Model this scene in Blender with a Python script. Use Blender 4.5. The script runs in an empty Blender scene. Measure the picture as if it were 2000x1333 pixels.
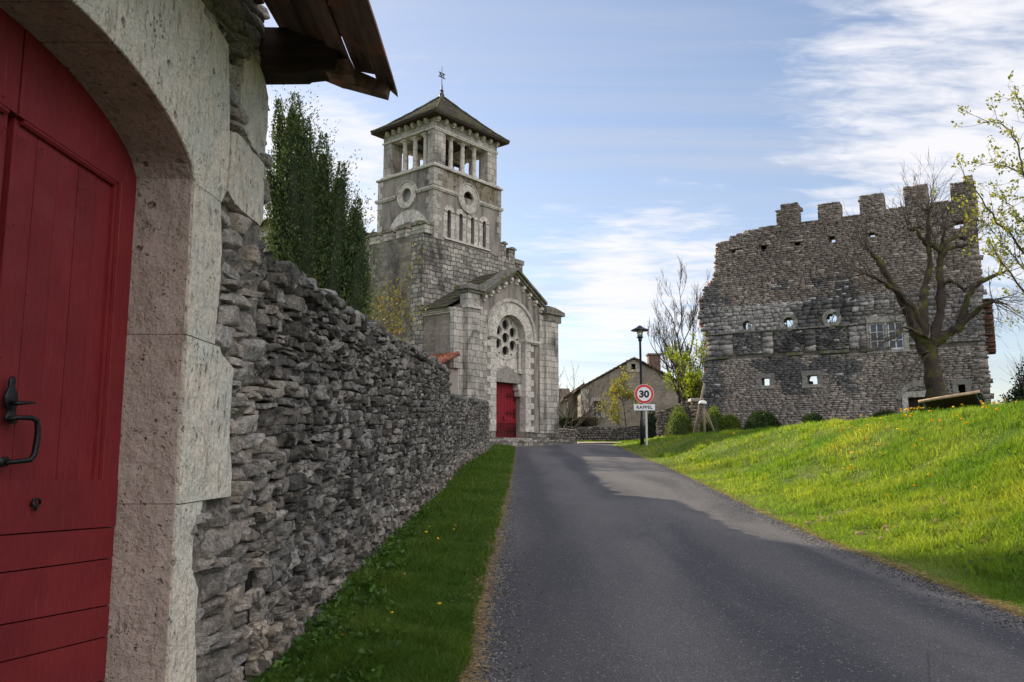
import bpy, bmesh, math, random
import numpy as np
from mathutils import Vector, Matrix, noise as mnoise
from mathutils.geometry import tessellate_polygon
R = math.radians
rng = np.random.default_rng(7)
random.seed(7)
SC = bpy.context.scene
COL = SC.collection

# ------------------------------------------------------------------ camera
F_PX, TH = 1600.0, math.atan(215 / 1600)
cd = bpy.data.cameras.new('camera')
cam = bpy.data.objects.new('camera', cd)
COL.objects.link(cam)
cd.sensor_width = 36.0
cd.lens = 36.0 * F_PX / 2000
cd.clip_start, cd.clip_end = 0.05, 6000
cam.location = (0, 0, 0)
cam.rotation_euler = (R(90) + TH, 0, 0)
SC.camera = cam
CT, ST = math.cos(TH), math.sin(TH)

def ray(px, py):
    u = (px - 1000) / F_PX; v = (666.5 - py) / F_PX
    return Vector((u, CT - v * ST, ST + v * CT))
def at(px, py, Y):
    r = ray(px, py); return r * (Y / r.y)
def atX(px, py, X):
    r = ray(px, py); return r * (X / r.x)

# ------------------------------------------------------------------ sun, sky, exposure
SUN_AZ, SUN_EL = -46.0, 24.0            # degrees east of +Y / above the horizon
sd = bpy.data.lights.new('sun', 'SUN'); sun = bpy.data.objects.new('sun', sd); COL.objects.link(sun)
sd.energy = 5.0; sd.angle = R(0.5); sd.color = (1.0, 0.86, 0.64)
sv = Vector((math.sin(R(SUN_AZ)) * math.cos(R(SUN_EL)), math.cos(R(SUN_AZ)) * math.cos(R(SUN_EL)), math.sin(R(SUN_EL))))
sun.rotation_euler = sv.to_track_quat('Z', 'Y').to_euler()
W = bpy.data.worlds.new('World'); SC.world = W; W.use_nodes = True
SKY_STRENGTH = 0.15
SC.view_settings.view_transform = 'Standard'; SC.view_settings.look = 'None'
SC.view_settings.exposure = 0.72; SC.view_settings.gamma = 1.0

def build_world():
    nt = W.node_tree; nt.nodes.clear(); N = nt.nodes.new; L = nt.links.new
    out = N('ShaderNodeOutputWorld'); bg = N('ShaderNodeBackground'); bg.inputs[1].default_value = SKY_STRENGTH
    sky = N('ShaderNodeTexSky'); sky.sky_type = 'NISHITA'; sky.sun_disc = False
    sky.sun_elevation = R(SUN_EL); sky.sun_rotation = R(SUN_AZ); sky.air_density = 1.0; sky.dust_density = 0.6; sky.ozone_density = 1.6
    tc = N('ShaderNodeTexCoord')
    sep = N('ShaderNodeSeparateXYZ'); L(tc.outputs['Generated'], sep.inputs[0])
    def M(op, a, b=None, clamp=False):
        m = N('ShaderNodeMath'); m.operation = op; m.use_clamp = clamp
        for i, x in enumerate((a, b)):
            if x is None: continue
            if isinstance(x, (int, float)): m.inputs[i].default_value = x
            else: L(x, m.inputs[i])
        return m.outputs[0]
    zc = M('MAXIMUM', M('ADD', sep.outputs[2], 0.12), 0.02)
    cx = M('DIVIDE', sep.outputs[0], zc); cy = M('DIVIDE', sep.outputs[1], zc)
    comb = N('ShaderNodeCombineXYZ'); L(cx, comb.inputs[0]); L(cy, comb.inputs[1])
    def noise(scale, detail, rough, rot, sc, dist=0.0):
        mp = N('ShaderNodeMapping'); L(comb.outputs[0], mp.inputs[0])
        mp.inputs['Rotation'].default_value = (0, 0, R(rot)); mp.inputs['Scale'].default_value = (*sc, 1)
        n = N('ShaderNodeTexNoise'); L(mp.outputs[0], n.inputs[0])
        n.inputs['Scale'].default_value = scale; n.inputs['Detail'].default_value = detail
        n.inputs['Roughness'].default_value = rough; n.inputs['Distortion'].default_value = dist
        return n.outputs[0]
    def blob(px, py, lo, hi):           # how near this direction of the sky is to a cloud bank
        d = ray(px, py).normalized()
        v = N('ShaderNodeVectorMath'); v.operation = 'DOT_PRODUCT'; L(tc.outputs['Generated'], v.inputs[0]); v.inputs[1].default_value = d
        r = N('ShaderNodeMapRange'); r.interpolation_type = 'SMOOTHSTEP'; L(v.outputs['Value'], r.inputs[0])
        r.inputs[1].default_value = math.cos(R(hi)); r.inputs[2].default_value = math.cos(R(lo))
        return r.outputs[0]
    puffs = noise(2.3, 9, 0.62, 24, (1.0, 2.6), 0.35)
    fine = noise(9.0, 8, 0.6, 24, (1.0, 2.2), 0.5)
    veil = noise(0.7, 7, 0.62, 38, (0.5, 2.6), 0.8)
    n = M('ADD', M('MULTIPLY', puffs, 0.62), M('MULTIPLY', fine, 0.38))
    bank = M('ADD', M('MULTIPLY', blob(1980, 170, 2, 17), 0.27), M('MULTIPLY', blob(1960, 380, 1, 8), 0.10))
    bank = M('ADD', bank, M('MULTIPLY', blob(1330, 560, 1, 8.5), 0.28))
    bank = M('ADD', bank, M('MULTIPLY', blob(1120, 560, 1, 6.5), 0.17))
    bank = M('ADD', bank, M('MULTIPLY', blob(610, 400, 2, 11), 0.30))
    bank = M('ADD', bank, M('MULTIPLY', blob(1100, 690, 1, 5.5), 0.06))
    bank = M('ADD', bank, M('MULTIPLY', blob(930, 240, 1, 5), 0.05))
    m = N('ShaderNodeMapRange'); m.interpolation_type = 'SMOOTHSTEP'
    L(M('ADD', n, bank), m.inputs[0]); m.inputs[1].default_value = 0.58; m.inputs[2].default_value = 0.90
    m.inputs[3].default_value = 0; m.inputs[4].default_value = 0.92
    m2 = N('ShaderNodeMapRange'); m2.interpolation_type = 'SMOOTHSTEP'; L(veil, m2.inputs[0])
    m2.inputs[1].default_value = 0.34; m2.inputs[2].default_value = 0.80; m2.inputs[3].default_value = 0.10; m2.inputs[4].default_value = 0.80
    tint = N('ShaderNodeMix'); tint.data_type = 'RGBA'; tint.blend_type = 'MULTIPLY'; tint.inputs[0].default_value = 1.0
    L(sky.outputs[0], tint.inputs[6]); tint.inputs[7].default_value = (0.80, 0.75, 0.76, 1)
    mixa = N('ShaderNodeMix'); mixa.data_type = 'RGBA'; L(m2.outputs[0], mixa.inputs[0]); L(tint.outputs[2], mixa.inputs[6])
    mixa.inputs[7].default_value = (2.6, 2.75, 3.1, 1)
    mixb = N('ShaderNodeMix'); mixb.data_type = 'RGBA'; L(m.outputs[0], mixb.inputs[0]); L(mixa.outputs[2], mixb.inputs[6])
    mixb.inputs[7].default_value = (4.1, 4.05, 4.2, 1)
    # unseen bright cloud added high behind the camera's right shoulder to fill the shade
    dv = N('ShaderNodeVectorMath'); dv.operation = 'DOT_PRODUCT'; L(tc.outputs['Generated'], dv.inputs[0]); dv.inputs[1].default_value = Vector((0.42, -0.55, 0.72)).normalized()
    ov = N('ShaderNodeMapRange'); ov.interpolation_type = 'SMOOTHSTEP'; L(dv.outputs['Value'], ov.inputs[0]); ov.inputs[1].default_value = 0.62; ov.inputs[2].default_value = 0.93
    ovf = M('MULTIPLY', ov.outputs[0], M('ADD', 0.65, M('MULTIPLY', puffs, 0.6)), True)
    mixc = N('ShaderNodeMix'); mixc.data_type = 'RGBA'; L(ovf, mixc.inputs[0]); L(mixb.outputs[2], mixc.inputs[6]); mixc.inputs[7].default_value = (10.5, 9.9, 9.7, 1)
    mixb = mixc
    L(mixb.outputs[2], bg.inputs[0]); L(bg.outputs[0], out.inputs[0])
build_world()

# ------------------------------------------------------------------ helpers: objects
def tag(o, label=None, cat=None, group=None, kind=None):
    if label: o['label'] = label
    if cat: o['category'] = cat
    if group: o['group'] = group
    if kind: o['kind'] = kind
    return o
def thing(name, label, cat, loc=(0, 0, 0), rz=0.0, group=None):
    o = bpy.data.objects.new(name, None); COL.objects.link(o); o.location = loc; o.rotation_euler = (0, 0, rz)
    o.empty_display_size = 0.2
    return tag(o, label, cat, group)
def box_uv(me):
    n = len(me.loops)
    if n == 0: return
    co = np.empty(len(me.vertices) * 3, np.float32); me.vertices.foreach_get('co', co); co = co.reshape(-1, 3)
    li = np.empty(n, np.int32); me.loops.foreach_get('vertex_index', li)
    pn = np.empty(len(me.polygons) * 3, np.float32); me.polygons.foreach_get('normal', pn); pn = pn.reshape(-1, 3)
    lt = np.empty(len(me.polygons), np.int32); me.polygons.foreach_get('loop_total', lt)
    nn = np.repeat(pn, lt, axis=0); c = co[li]
    a = np.abs(nn); d = np.argmax(a, axis=1)
    horiz = a[:, 2] > 0.75
    u = np.where(a[:, 0] > a[:, 1], c[:, 1], c[:, 0]); v = c[:, 2].copy()
    u = np.where(horiz, c[:, 0], u); v = np.where(horiz, c[:, 1], v)
    uv = np.stack([u, v], 1).astype(np.float32)
    l = me.uv_layers.new(name='uv'); l.data.foreach_set('uv', uv.ravel())
def link(name, me, mat, parent=None, smooth=False, loc=None):
    if mat is not None: me.materials.append(mat)
    if smooth: me.polygons.foreach_set('use_smooth', [True] * len(me.polygons))
    o = bpy.data.objects.new(name, me); COL.objects.link(o)
    if parent is not None: o.parent = parent
    if loc is not None: o.location = loc
    return o
def npmesh(name, V, Fq, mat, parent=None, smooth=False, col=None, uv=True):
    """V (n,3); Fq (m,3|4) int array or list of such arrays; col per-vertex (n,3)"""
    V = np.asarray(V, np.float32).reshape(-1, 3)
    if not isinstance(Fq, (list, tuple)): Fq = [Fq]
    Fq = [np.asarray(f, np.int32) for f in Fq if len(f)]
    me = bpy.data.meshes.new(name)
    me.vertices.add(len(V)); me.vertices.foreach_set('co', V.ravel())
    li = np.concatenate([f.ravel() for f in Fq]); lt = np.concatenate([np.full(len(f), f.shape[1], np.int32) for f in Fq])
    me.loops.add(len(li)); me.loops.foreach_set('vertex_index', li)
    me.polygons.add(len(lt)); st = np.concatenate([[0], np.cumsum(lt)[:-1]]).astype(np.int32)
    me.polygons.foreach_set('loop_start', st)
    try: me.polygons.foreach_set('loop_total', lt)
    except Exception: pass
    me.update(calc_edges=True)
    if col is not None:
        ca = me.color_attributes.new('Col', 'FLOAT_COLOR', 'POINT')
        c4 = np.ones((len(V), 4), np.float32); c4[:, :3] = col; ca.data.foreach_set('color', c4.ravel())
    if uv: box_uv(me)
    return link(name, me, mat, parent, smooth)

class MB:
    """collects shapes into ONE mesh; col = tone written per shape"""
    def __init__(s): s.v = []; s.f = []; s.c = []; s.k = []
    def cut(s): s.k.append((len(s.v), len(s.f))); return s      # what follows becomes a part of its own
    def add(s, V, F, tone=1.0):
        b = len(s.v); s.v += [tuple(p) for p in V]; s.f += [tuple(i + b for i in f) for f in F]
        t = tone if isinstance(tone, (tuple, list)) else (tone,) * 3
        s.c += [t] * len(V); return s
    def box(s, x0, x1, y0, y1, z0, z1, tone=1.0, jit=0.0):
        V = [(x, y, z) for z in (z0, z1) for y in (y0, y1) for x in (x0, x1)]
        if jit: V = [tuple(a + random.uniform(-jit, jit) for a in p) for p in V]
        return s.add(V, [(0, 2, 3, 1), (4, 5, 7, 6), (0, 1, 5, 4), (2, 6, 7, 3), (0, 4, 6, 2), (1, 3, 7, 5)], tone)
    def prism(s, outer, holes, t0, t1, ax='y', tone=1.0):
        """polygon given in (a,b), extruded t0..t1 along ax: y -> (a,t,b); x -> (t,a,b); z -> (a,b,t)"""
        def P(a, b, t): return {'y': (a, t, b), 'x': (t, a, b), 'z': (a, b, t)}[ax]
        polys = [outer] + list(holes)
        flat = [p for q in polys for p in q]
        tris = tessellate_polygon([[Vector((a, b, 0)) for a, b in q] for q in polys])
        n = len(flat); V = [P(a, b, t0) for a, b in flat] + [P(a, b, t1) for a, b in flat]
        F = []
        for t in tris: F.append(tuple(t)); F.append(tuple(i + n for i in reversed(t)))
        k = 0
        for q in polys:
            m = len(q)
            for i in range(m):
                j = (i + 1) % m; F.append((k + i, k + j, k + j + n, k + i + n))
            k += m
        return s.add(V, F, tone)
    def tube(s, pts, rad, sides=8, cap=True, tone=1.0):
        pts = [Vector(p) for p in pts]; k = len(pts)
        if not isinstance(rad, (list, tuple)): rad = [rad] * k
        V = []; F = []; up = None
        for i, p in enumerate(pts):
            d = (pts[min(i + 1, k - 1)] - pts[max(i - 1, 0)])
            if d.length < 1e-9: d = Vector((0, 0, 1))
            d.normalize()
            if up is None: up = d.orthogonal().normalized()
            up = (up - d * up.dot(d))
            if up.length < 1e-6: up = d.orthogonal()
            up.normalize(); sd_ = d.cross(up)
            for j in range(sides):
                a = 2 * math.pi * j / sides; V.append(p + (up * math.cos(a) + sd_ * math.sin(a)) * rad[i])
        for i in range(k - 1):
            for j in range(sides):
                j2 = (j + 1) % sides; F.append((i * sides + j, i * sides + j2, (i + 1) * sides + j2, (i + 1) * sides + j))
        if cap: F.append(tuple(reversed(range(sides)))); F.append(tuple((k - 1) * sides + j for j in range(sides)))
        return s.add(V, F, tone)
    def lathe(s, prof, c=(0, 0, 0), sides=16, tone=1.0):
        V = []; F = []; k = len(prof)
        for r, z in prof:
            for j in range(sides):
                a = 2 * math.pi * j / sides; V.append((c[0] + r * math.cos(a), c[1] + r * math.sin(a), c[2] + z))
        for i in range(k - 1):
            for j in range(sides):
                j2 = (j + 1) % sides; F.append((i * sides + j, i * sides + j2, (i + 1) * sides + j2, (i + 1) * sides + j))
        F.append(tuple(reversed(range(sides)))); F.append(tuple((k - 1) * sides + j for j in range(sides)))
        return s.add(V, F, tone)
    def ring(s, c, r0, r1, a0, a1, n, t0, t1, ax='y', gap=0.012, tones=(0.8, 1.1), sub=3):
        """voussoirs: n wedges between angles (deg)"""
        for i in range(n):
            b0 = R(a0 + (a1 - a0) * i / n); b1 = R(a0 + (a1 - a0) * (i + 1) / n); g = gap / ((r0 + r1) / 2) / 2
            aa = [b0 + g + (b1 - b0 - 2 * g) * j / sub for j in range(sub + 1)]
            poly = [(c[0] + r1 * math.cos(a), c[1] + r1 * math.sin(a)) for a in aa] + [(c[0] + r0 * math.cos(a), c[1] + r0 * math.sin(a)) for a in reversed(aa)]
            s.prism(poly, [], t0, t1, ax, random.uniform(*tones))
        return s
    def build(s, name, mat, parent=None, smooth=False, bevel=0.0, kind=None):
        if s.k:
            ks = [(0, 0)] + s.k + [(len(s.v), len(s.f))]; o = None
            for (a, b), (c, d) in zip(ks[:-1], ks[1:]):
                if c == a: continue
                m = MB(); m.v = s.v[a:c]; m.c = s.c[a:c]; m.f = [tuple(i - a for i in f) for f in s.f[b:d]]
                o = m.build(name, mat, parent, smooth, bevel)
            return o
        V = np.array(s.v, np.float32)
        me = bpy.data.meshes.new(name); me.from_pydata([tuple(p) for p in s.v], [], s.f); me.update()
        bm = bmesh.new(); bm.from_mesh(me); bmesh.ops.recalc_face_normals(bm, faces=bm.faces); bm.to_mesh(me); bm.free()
        ca = me.color_attributes.new('Col', 'FLOAT_COLOR', 'POINT')
        c4 = np.ones((len(V), 4), np.float32); c4[:, :3] = np.array(s.c, np.float32); ca.data.foreach_set('color', c4.ravel())
        box_uv(me)
        o = link(name, me, mat, parent, smooth)
        if bevel:
            b = o.modifiers.new('bevel', 'BEVEL'); b.width = bevel; b.segments = 2; b.limit_method = 'ANGLE'; b.angle_limit = R(40)
        return o

# ------------------------------------------------------------------ helpers: numpy noise
def _h(ix, iy, iz, seed):
    h = (ix.astype(np.int64) * 374761393 + iy.astype(np.int64) * 668265263 + iz.astype(np.int64) * 2147483647 + seed * 974634777) & 0xffffffff
    h = ((h ^ (h >> 13)) * 1274126177) & 0xffffffff
    h = (h ^ (h >> 16)) & 0xffffff
    return h.astype(np.float64) / 0xffffff * 2 - 1
def vnoise(P, freq=1.0, seed=0):
    P = np.asarray(P, np.float64) * freq; i = np.floor(P).astype(np.int64); f = P - i; f = f * f * (3 - 2 * f)
    r = 0
    for dx in (0, 1):
        wx = f[..., 0] if dx else 1 - f[..., 0]
        for dy in (0, 1):
            wy = f[..., 1] if dy else 1 - f[..., 1]
            for dz in (0, 1):
                wz = f[..., 2] if dz else 1 - f[..., 2]
                r = r + wx * wy * wz * _h(i[..., 0] + dx, i[..., 1] + dy, i[..., 2] + dz, seed)
    return r
def fbm(P, freq, seed=0, oct=3):
    r = 0; a = 1.0; t = 0
    for o in range(oct): r = r + a * vnoise(P, freq * 2 ** o, seed + o); t += a; a *= 0.5
    return r / t
def n2(x, y, freq, seed=0, oct=2):
    x = np.asarray(x, float); y = np.asarray(y, float)
    return fbm(np.stack([x, y, np.zeros_like(x) + seed * 3.7], -1), freq, seed, oct)

# ------------------------------------------------------------------ materials
MATS = {}
class NT:
    def __init__(s, name):
        s.m = bpy.data.materials.new(name); s.m.use_nodes = True; s.t = s.m.node_tree; s.t.nodes.clear()
        s.out = s.N('ShaderNodeOutputMaterial'); s.b = s.N('ShaderNodeBsdfPrincipled'); s.L(s.b.outputs[0], s.out.inputs[0])
        s.b.inputs['Roughness'].default_value = 0.9
        try: s.b.inputs['Specular IOR Level'].default_value = 0.25
        except Exception: pass
        MATS[name] = s.m
    def N(s, t): return s.t.nodes.new(t)
    def L(s, a, b): s.t.links.new(a, b)
    def put(s, sock, v):
        if isinstance(v, (int, float)): sock.default_value = v
        elif isinstance(v, (tuple, list)): sock.default_value = tuple(v) + (1,) * (len(sock.default_value) - len(v))
        else: s.L(v, sock)
    def math(s, op, a, b=0.0, clamp=False):
        m = s.N('ShaderNodeMath'); m.operation = op; m.use_clamp = clamp; s.put(m.inputs[0], a); s.put(m.inputs[1], b); return m.outputs[0]
    def rng(s, v, a, b, c=0.0, d=1.0, smooth=True):
        m = s.N('ShaderNodeMapRange'); m.interpolation_type = 'SMOOTHSTEP' if smooth else 'LINEAR'
        s.put(m.inputs[0], v); m.inputs[1].default_value = a; m.inputs[2].default_value = b; m.inputs[3].default_value = c; m.inputs[4].default_value = d
        return m.outputs[0]
    def mix(s, f, a, b, mode='MIX'):
        m = s.N('ShaderNodeMix'); m.data_type = 'RGBA'; m.blend_type = mode; m.clamp_factor = True
        s.put(m.inputs[0], f); s.put(m.inputs[6], a); s.put(m.inputs[7], b); return m.outputs[2]
    def coord(s, kind='Object', scale=(1, 1, 1), rot=(0, 0, 0)):
        t = s.N('ShaderNodeTexCoord'); mp = s.N('ShaderNodeMapping'); s.L(t.outputs[kind], mp.inputs[0])
        mp.inputs['Scale'].default_value = scale; mp.inputs['Rotation'].default_value = rot; return mp.outputs[0]
    def noise(s, v, scale, detail=6, rough=0.6, dist=0.0, col=False):
        n = s.N('ShaderNodeTexNoise'); s.L(v, n.inputs[0]); n.inputs['Scale'].default_value = scale; n.inputs['Detail'].default_value = detail
        n.inputs['Roughness'].default_value = rough; n.inputs['Distortion'].default_value = dist; return n.outputs[1 if col else 0]
    def vor(s, v, scale, feat='F1', out=0, rand=1.0):
        n = s.N('ShaderNodeTexVoronoi'); n.feature = feat; s.L(v, n.inputs[0]); n.inputs['Scale'].default_value = scale
        n.inputs['Randomness'].default_value = rand; return n.outputs[out]
    def attr(s, name='Col'):
        a = s.N('ShaderNodeAttribute'); a.attribute_name = name; return a.outputs[0]
    def bump(s, h, dist, strength=1.0, prev=None):
        b = s.N('ShaderNodeBump'); b.inputs['Distance'].default_value = dist; b.inputs['Strength'].default_value = strength
        s.L(h, b.inputs['Height'])
        if prev is not None: s.L(prev, b.inputs['Normal'])
        return b.outputs[0]
    def fin(s, col, normal=None, rough=None):
        s.put(s.b.inputs['Base Color'], col)
        if normal is not None: s.L(normal, s.b.inputs['Normal'])
        if rough is not None: s.put(s.b.inputs['Roughness'], rough)
        return s.m

def mat_masonry(name, bw, bh, c1, c2, mortar, msize=0.012, warp=0.03, dark=0.5, moss=0.0, bumpd=0.02, darkcol=(0.040, 0.038, 0.036), mosscol=(0.085, 0.075, 0.018), mosslo=0.54, seedrot=0.0, lich=0.25, stainlo=0.50, stainhi=0.68, even=0.0):
    t = NT(name); uv = t.coord('UV'); ob = t.coord('Object')
    wn = t.noise(ob, 1.7, 3, 0.6, col=True)
    w = t.N('ShaderNodeVectorMath'); w.operation = 'SUBTRACT'; t.L(wn, w.inputs[0]); w.inputs[1].default_value = (0.5, 0.5, 0.5)
    w2 = t.N('ShaderNodeVectorMath'); w2.operation = 'SCALE'; t.L(w.outputs[0], w2.inputs[0]); w2.inputs['Scale'].default_value = warp * 4
    ad = t.N('ShaderNodeVectorMath'); ad.operation = 'ADD'; t.L(uv, ad.inputs[0]); t.L(w2.outputs[0], ad.inputs[1])
    wn2 = t.noise(ob, 9, 3, 0.6, col=True)
    w3 = t.N('ShaderNodeVectorMath'); w3.operation = 'SCALE'; t.L(wn2, w3.inputs[0]); w3.inputs['Scale'].default_value = warp * 0.8
    ad2 = t.N('ShaderNodeVectorMath'); ad2.operation = 'ADD'; t.L(ad.outputs[0], ad2.inputs[0]); t.L(w3.outputs[0], ad2.inputs[1])
    br = t.N('ShaderNodeTexBrick'); t.L(ad2.outputs[0], br.inputs[0]); br.inputs['Scale'].default_value = 1.0
    br.inputs['Brick Width'].default_value = bw; br.inputs['Row Height'].default_value = bh
    br.inputs['Mortar Size'].default_value = msize; br.inputs['Mortar Smooth'].default_value = 0.35; br.offset = 0.5; br.squash = 0.72; br.squash_frequency = 3
    br.inputs['Color1'].default_value = (*c1, 1); br.inputs['Color2'].default_value = (*c2, 1); br.inputs['Mortar'].default_value = (*mortar, 1)
    tone = t.rng(t.noise(ob, 0.9, 5, 0.6), 0.3, 0.7, 0.72, 1.22, False)
    fin = t.rng(t.noise(ob, 22, 6, 0.7), 0.3, 0.7, 0.78, 1.2, False)
    c = t.mix(1.0, br.outputs[0], t.math('MULTIPLY', tone, fin), 'MULTIPLY')
    st = t.noise(t.coord('Object', (1.0, 1.0, 0.42)), 0.85, 8, 0.68, 0.6)
    f = t.math('MULTIPLY', t.rng(st, stainlo, stainhi), dark)
    c = t.mix(f, c, darkcol)
    sp = t.math('MULTIPLY', t.rng(t.noise(ob, 6.5, 7, 0.75), 0.56, 0.68), dark * 0.8)
    c = t.mix(sp, c, (0.05, 0.05, 0.05))
    li = t.math('MULTIPLY', t.rng(t.noise(ob, 11, 6, 0.7, 0.5), 0.60, 0.68), lich)
    c = t.mix(li, c, (0.42, 0.40, 0.33))
    if moss:
        g = t.math('MULTIPLY', t.rng(t.noise(ob, 2.6, 7, 0.7, 0.3), mosslo, mosslo + 0.12), moss)
        c = t.mix(g, c, mosscol)
    c = t.mix(1.0, c, t.attr(), 'MULTIPLY')
    inv = t.math('SUBTRACT', 1.0, br.outputs[1])
    h = t.math('ADD', inv, t.math('MULTIPLY', t.noise(ob, 14, 8, 0.7), 0.9))
    nb = t.bump(h, bumpd, 0.9)
    return t.fin(c, nb, 0.93)

def mat_rock(name, base, var=1.0, dark=0.5, ochre=0.3, white=0.25, bumpd=0.02, scale=1.0, rough=0.92, moss=0.0, spec=None):
    """rough limestone; tone comes per stone from the Col attribute"""
    t = NT(name); ob = t.coord('Object')
    n1 = t.noise(ob, 5 * scale, 9, 0.7, 0.4); n2_ = t.noise(ob, 26 * scale, 8, 0.75); n3 = t.noise(ob, 2.2 * scale, 5, 0.6)
    c = t.mix(1.0, t.attr(), base, 'MULTIPLY')
    c = t.mix(1.0, c, t.rng(n2_, 0.30, 0.70, 0.40, 1.65, False), 'MULTIPLY')
    c = t.mix(1.0, c, t.rng(t.noise(ob, 70 * scale, 5, 0.7), 0.35, 0.65, 0.65, 1.35, False), 'MULTIPLY')
    c = t.mix(t.math('MULTIPLY', t.rng(n1, 0.49, 0.59), dark), c, (0.028, 0.028, 0.030))
    c = t.mix(t.math('MULTIPLY', t.rng(t.noise(ob, 9 * scale, 8, 0.72, 0.6), 0.57, 0.66), ochre), c, (0.26, 0.17, 0.07))
    c = t.mix(t.math('MULTIPLY', t.rng(t.noise(ob, 7.3 * scale, 7, 0.7, 0.2), 0.62, 0.665), white), c, (0.50, 0.49, 0.46))
    if moss: c = t.mix(t.math('MULTIPLY', t.rng(n3, 0.50, 0.62), moss), c, (0.105, 0.105, 0.020))
    lam = t.noise(t.coord('Object', (1, 1, 4.5)), 11 * scale, 6, 0.7, 0.3)
    h = t.math('ADD', t.math('ADD', n1, t.math('MULTIPLY', n2_, 0.35)), t.math('MULTIPLY', lam, 0.6))
    nb = t.bump(h, bumpd, 1.0)
    pits = t.rng(t.vor(ob, 38 * scale), 0.0, 0.22, 0.0, 1.0)
    nb = t.bump(pits, bumpd * 0.22, 0.7, nb)
    return t.fin(c, nb, rough)

def mat_flat(name, col, rough=0.6, var=0.12, scale=8, bumpd=0.002, metal=0.0, spec=0.3):
    t = NT(name); ob = t.coord('Object')
    c = t.mix(1.0, col, t.rng(t.noise(ob, scale, 6, 0.65), 0.3, 0.7, 1 - var, 1 + var, False), 'MULTIPLY')
    c = t.mix(1.0, c, t.attr(), 'MULTIPLY')
    t.b.inputs['Metallic'].default_value = metal
    try: t.b.inputs['Specular IOR Level'].default_value = spec
    except Exception: pass
    return t.fin(c, t.bump(t.noise(ob, scale * 5, 5, 0.6), bumpd), rough)

def mat_leaf(name, c1, c2, transl=0.45, scale=3.0, rough=0.6, tcol=None):
    t = NT(name); ob = t.coord('Object')
    c = t.mix(t.rng(t.noise(ob, scale, 4, 0.6), 0.35, 0.65), c1, c2)
    c = t.mix(1.0, c, t.attr(), 'MULTIPLY')
    t.put(t.b.inputs['Base Color'], c); t.b.inputs['Roughness'].default_value = rough
    tr = t.N('ShaderNodeBsdfTranslucent')
    t.L(t.mix(1.0, c, tcol or (1.5, 1.5, 0.6), 'MULTIPLY'), tr.inputs[0])
    ms = t.N('ShaderNodeMixShader'); ms.inputs[0].default_value = transl
    t.L(t.b.outputs[0], ms.inputs[1]); t.L(tr.outputs[0], ms.inputs[2]); t.L(ms.outputs[0], t.out.inputs[0])
    return t.m

def mat_wood(name, col, rough=0.8, grain=(1, 1, 18), bumpd=0.004, dark=0.5, red=None):
    t = NT(name); g = t.noise(t.coord('Object', grain), 3.0, 7, 0.65, 0.4); ob = t.coord('Object')
    c = t.mix(1.0, col, t.rng(g, 0.3, 0.7, 1 - dark, 1 + dark, False), 'MULTIPLY')
    if red: c = t.mix(t.rng(t.noise(ob, 4, 5, 0.6), 0.5, 0.66), c, red)
    c = t.mix(1.0, c, t.attr(), 'MULTIPLY')
    return t.fin(c, t.bump(g, bumpd), rough)

m_ashlar = mat_masonry('ashlar limestone', 0.52, 0.30, (0.54, 0.51, 0.47), (0.34, 0.32, 0.29), (0.17, 0.16, 0.145), 0.013, 0.03, 0.9, 0.0, 0.02, lich=0.5, stainlo=0.49)
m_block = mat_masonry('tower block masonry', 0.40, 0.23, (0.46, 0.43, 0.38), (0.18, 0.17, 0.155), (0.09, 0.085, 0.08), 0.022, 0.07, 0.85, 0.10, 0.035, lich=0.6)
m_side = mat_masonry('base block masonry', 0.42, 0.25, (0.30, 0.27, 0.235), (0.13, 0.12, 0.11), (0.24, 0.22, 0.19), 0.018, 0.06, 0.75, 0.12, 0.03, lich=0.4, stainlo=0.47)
m_belfry = mat_masonry('belfry limestone', 0.50, 0.34, (0.50, 0.47, 0.43), (0.33, 0.305, 0.28), (0.17, 0.155, 0.14), 0.012, 0.02, 0.9, 0.05, 0.012, lich=0.45, stainlo=0.47)
def mat_render(name, col, dark, moss=0.0, tone2=(0.30, 0.272, 0.245)):
    t = NT(name); ob = t.coord('Object')
    c = t.mix(t.rng(t.noise(ob, 0.8, 6, 0.6), 0.4, 0.65), col, tone2)
    st = t.noise(t.coord('Object', (1.3, 1.3, 0.35)), 1.2, 8, 0.7, 0.4)
    c = t.mix(t.math('MULTIPLY', t.rng(st, 0.46, 0.66), dark), c, (0.05, 0.048, 0.045))
    if moss: c = t.mix(t.math('MULTIPLY', t.rng(t.noise(ob, 2.4, 8, 0.72), 0.48, 0.6), moss), c, (0.075, 0.058, 0.018))
    c = t.mix(1.0, c, t.rng(t.noise(ob, 30, 6, 0.7), 0.3, 0.7, 0.8, 1.2, False), 'MULTIPLY')
    c = t.mix(1.0, c, t.attr(), 'MULTIPLY')
    return t.fin(c, t.bump(t.noise(ob, 18, 8, 0.7), 0.012), 0.95)
m_stucco = mat_render('grey lime render', (0.25, 0.22, 0.20), 0.8)
m_stuccom = mat_render('mossy tower render', (0.22, 0.19, 0.15), 0.85, 0.9)
m_cream = mat_render('cream lime render', (0.36, 0.31, 0.25), 0.35, 0.0, (0.42, 0.38, 0.32))
m_farm = mat_masonry('farmhouse rubble render', 0.28, 0.14, (0.32, 0.28, 0.235), (0.22, 0.195, 0.17), (0.27, 0.24, 0.205), 0.012, 0.06, 0.55, 0.0, 0.02, lich=0.3)
m_stone = mat_rock('dressed pale stone', (0.50, 0.47, 0.43, 1), dark=0.42, ochre=0.10, white=0.10, bumpd=0.01, scale=1.2)
m_wallstone = mat_rock('dark weathered limestone', (1, 1, 1, 1), dark=0.85, ochre=0.45, white=0.85, bumpd=0.04, scale=1.7)
m_ruin = mat_rock('ruin rubble stone', (1, 1, 1, 1), dark=0.45, ochre=0.12, white=0.3, bumpd=0.03, scale=0.8)
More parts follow.
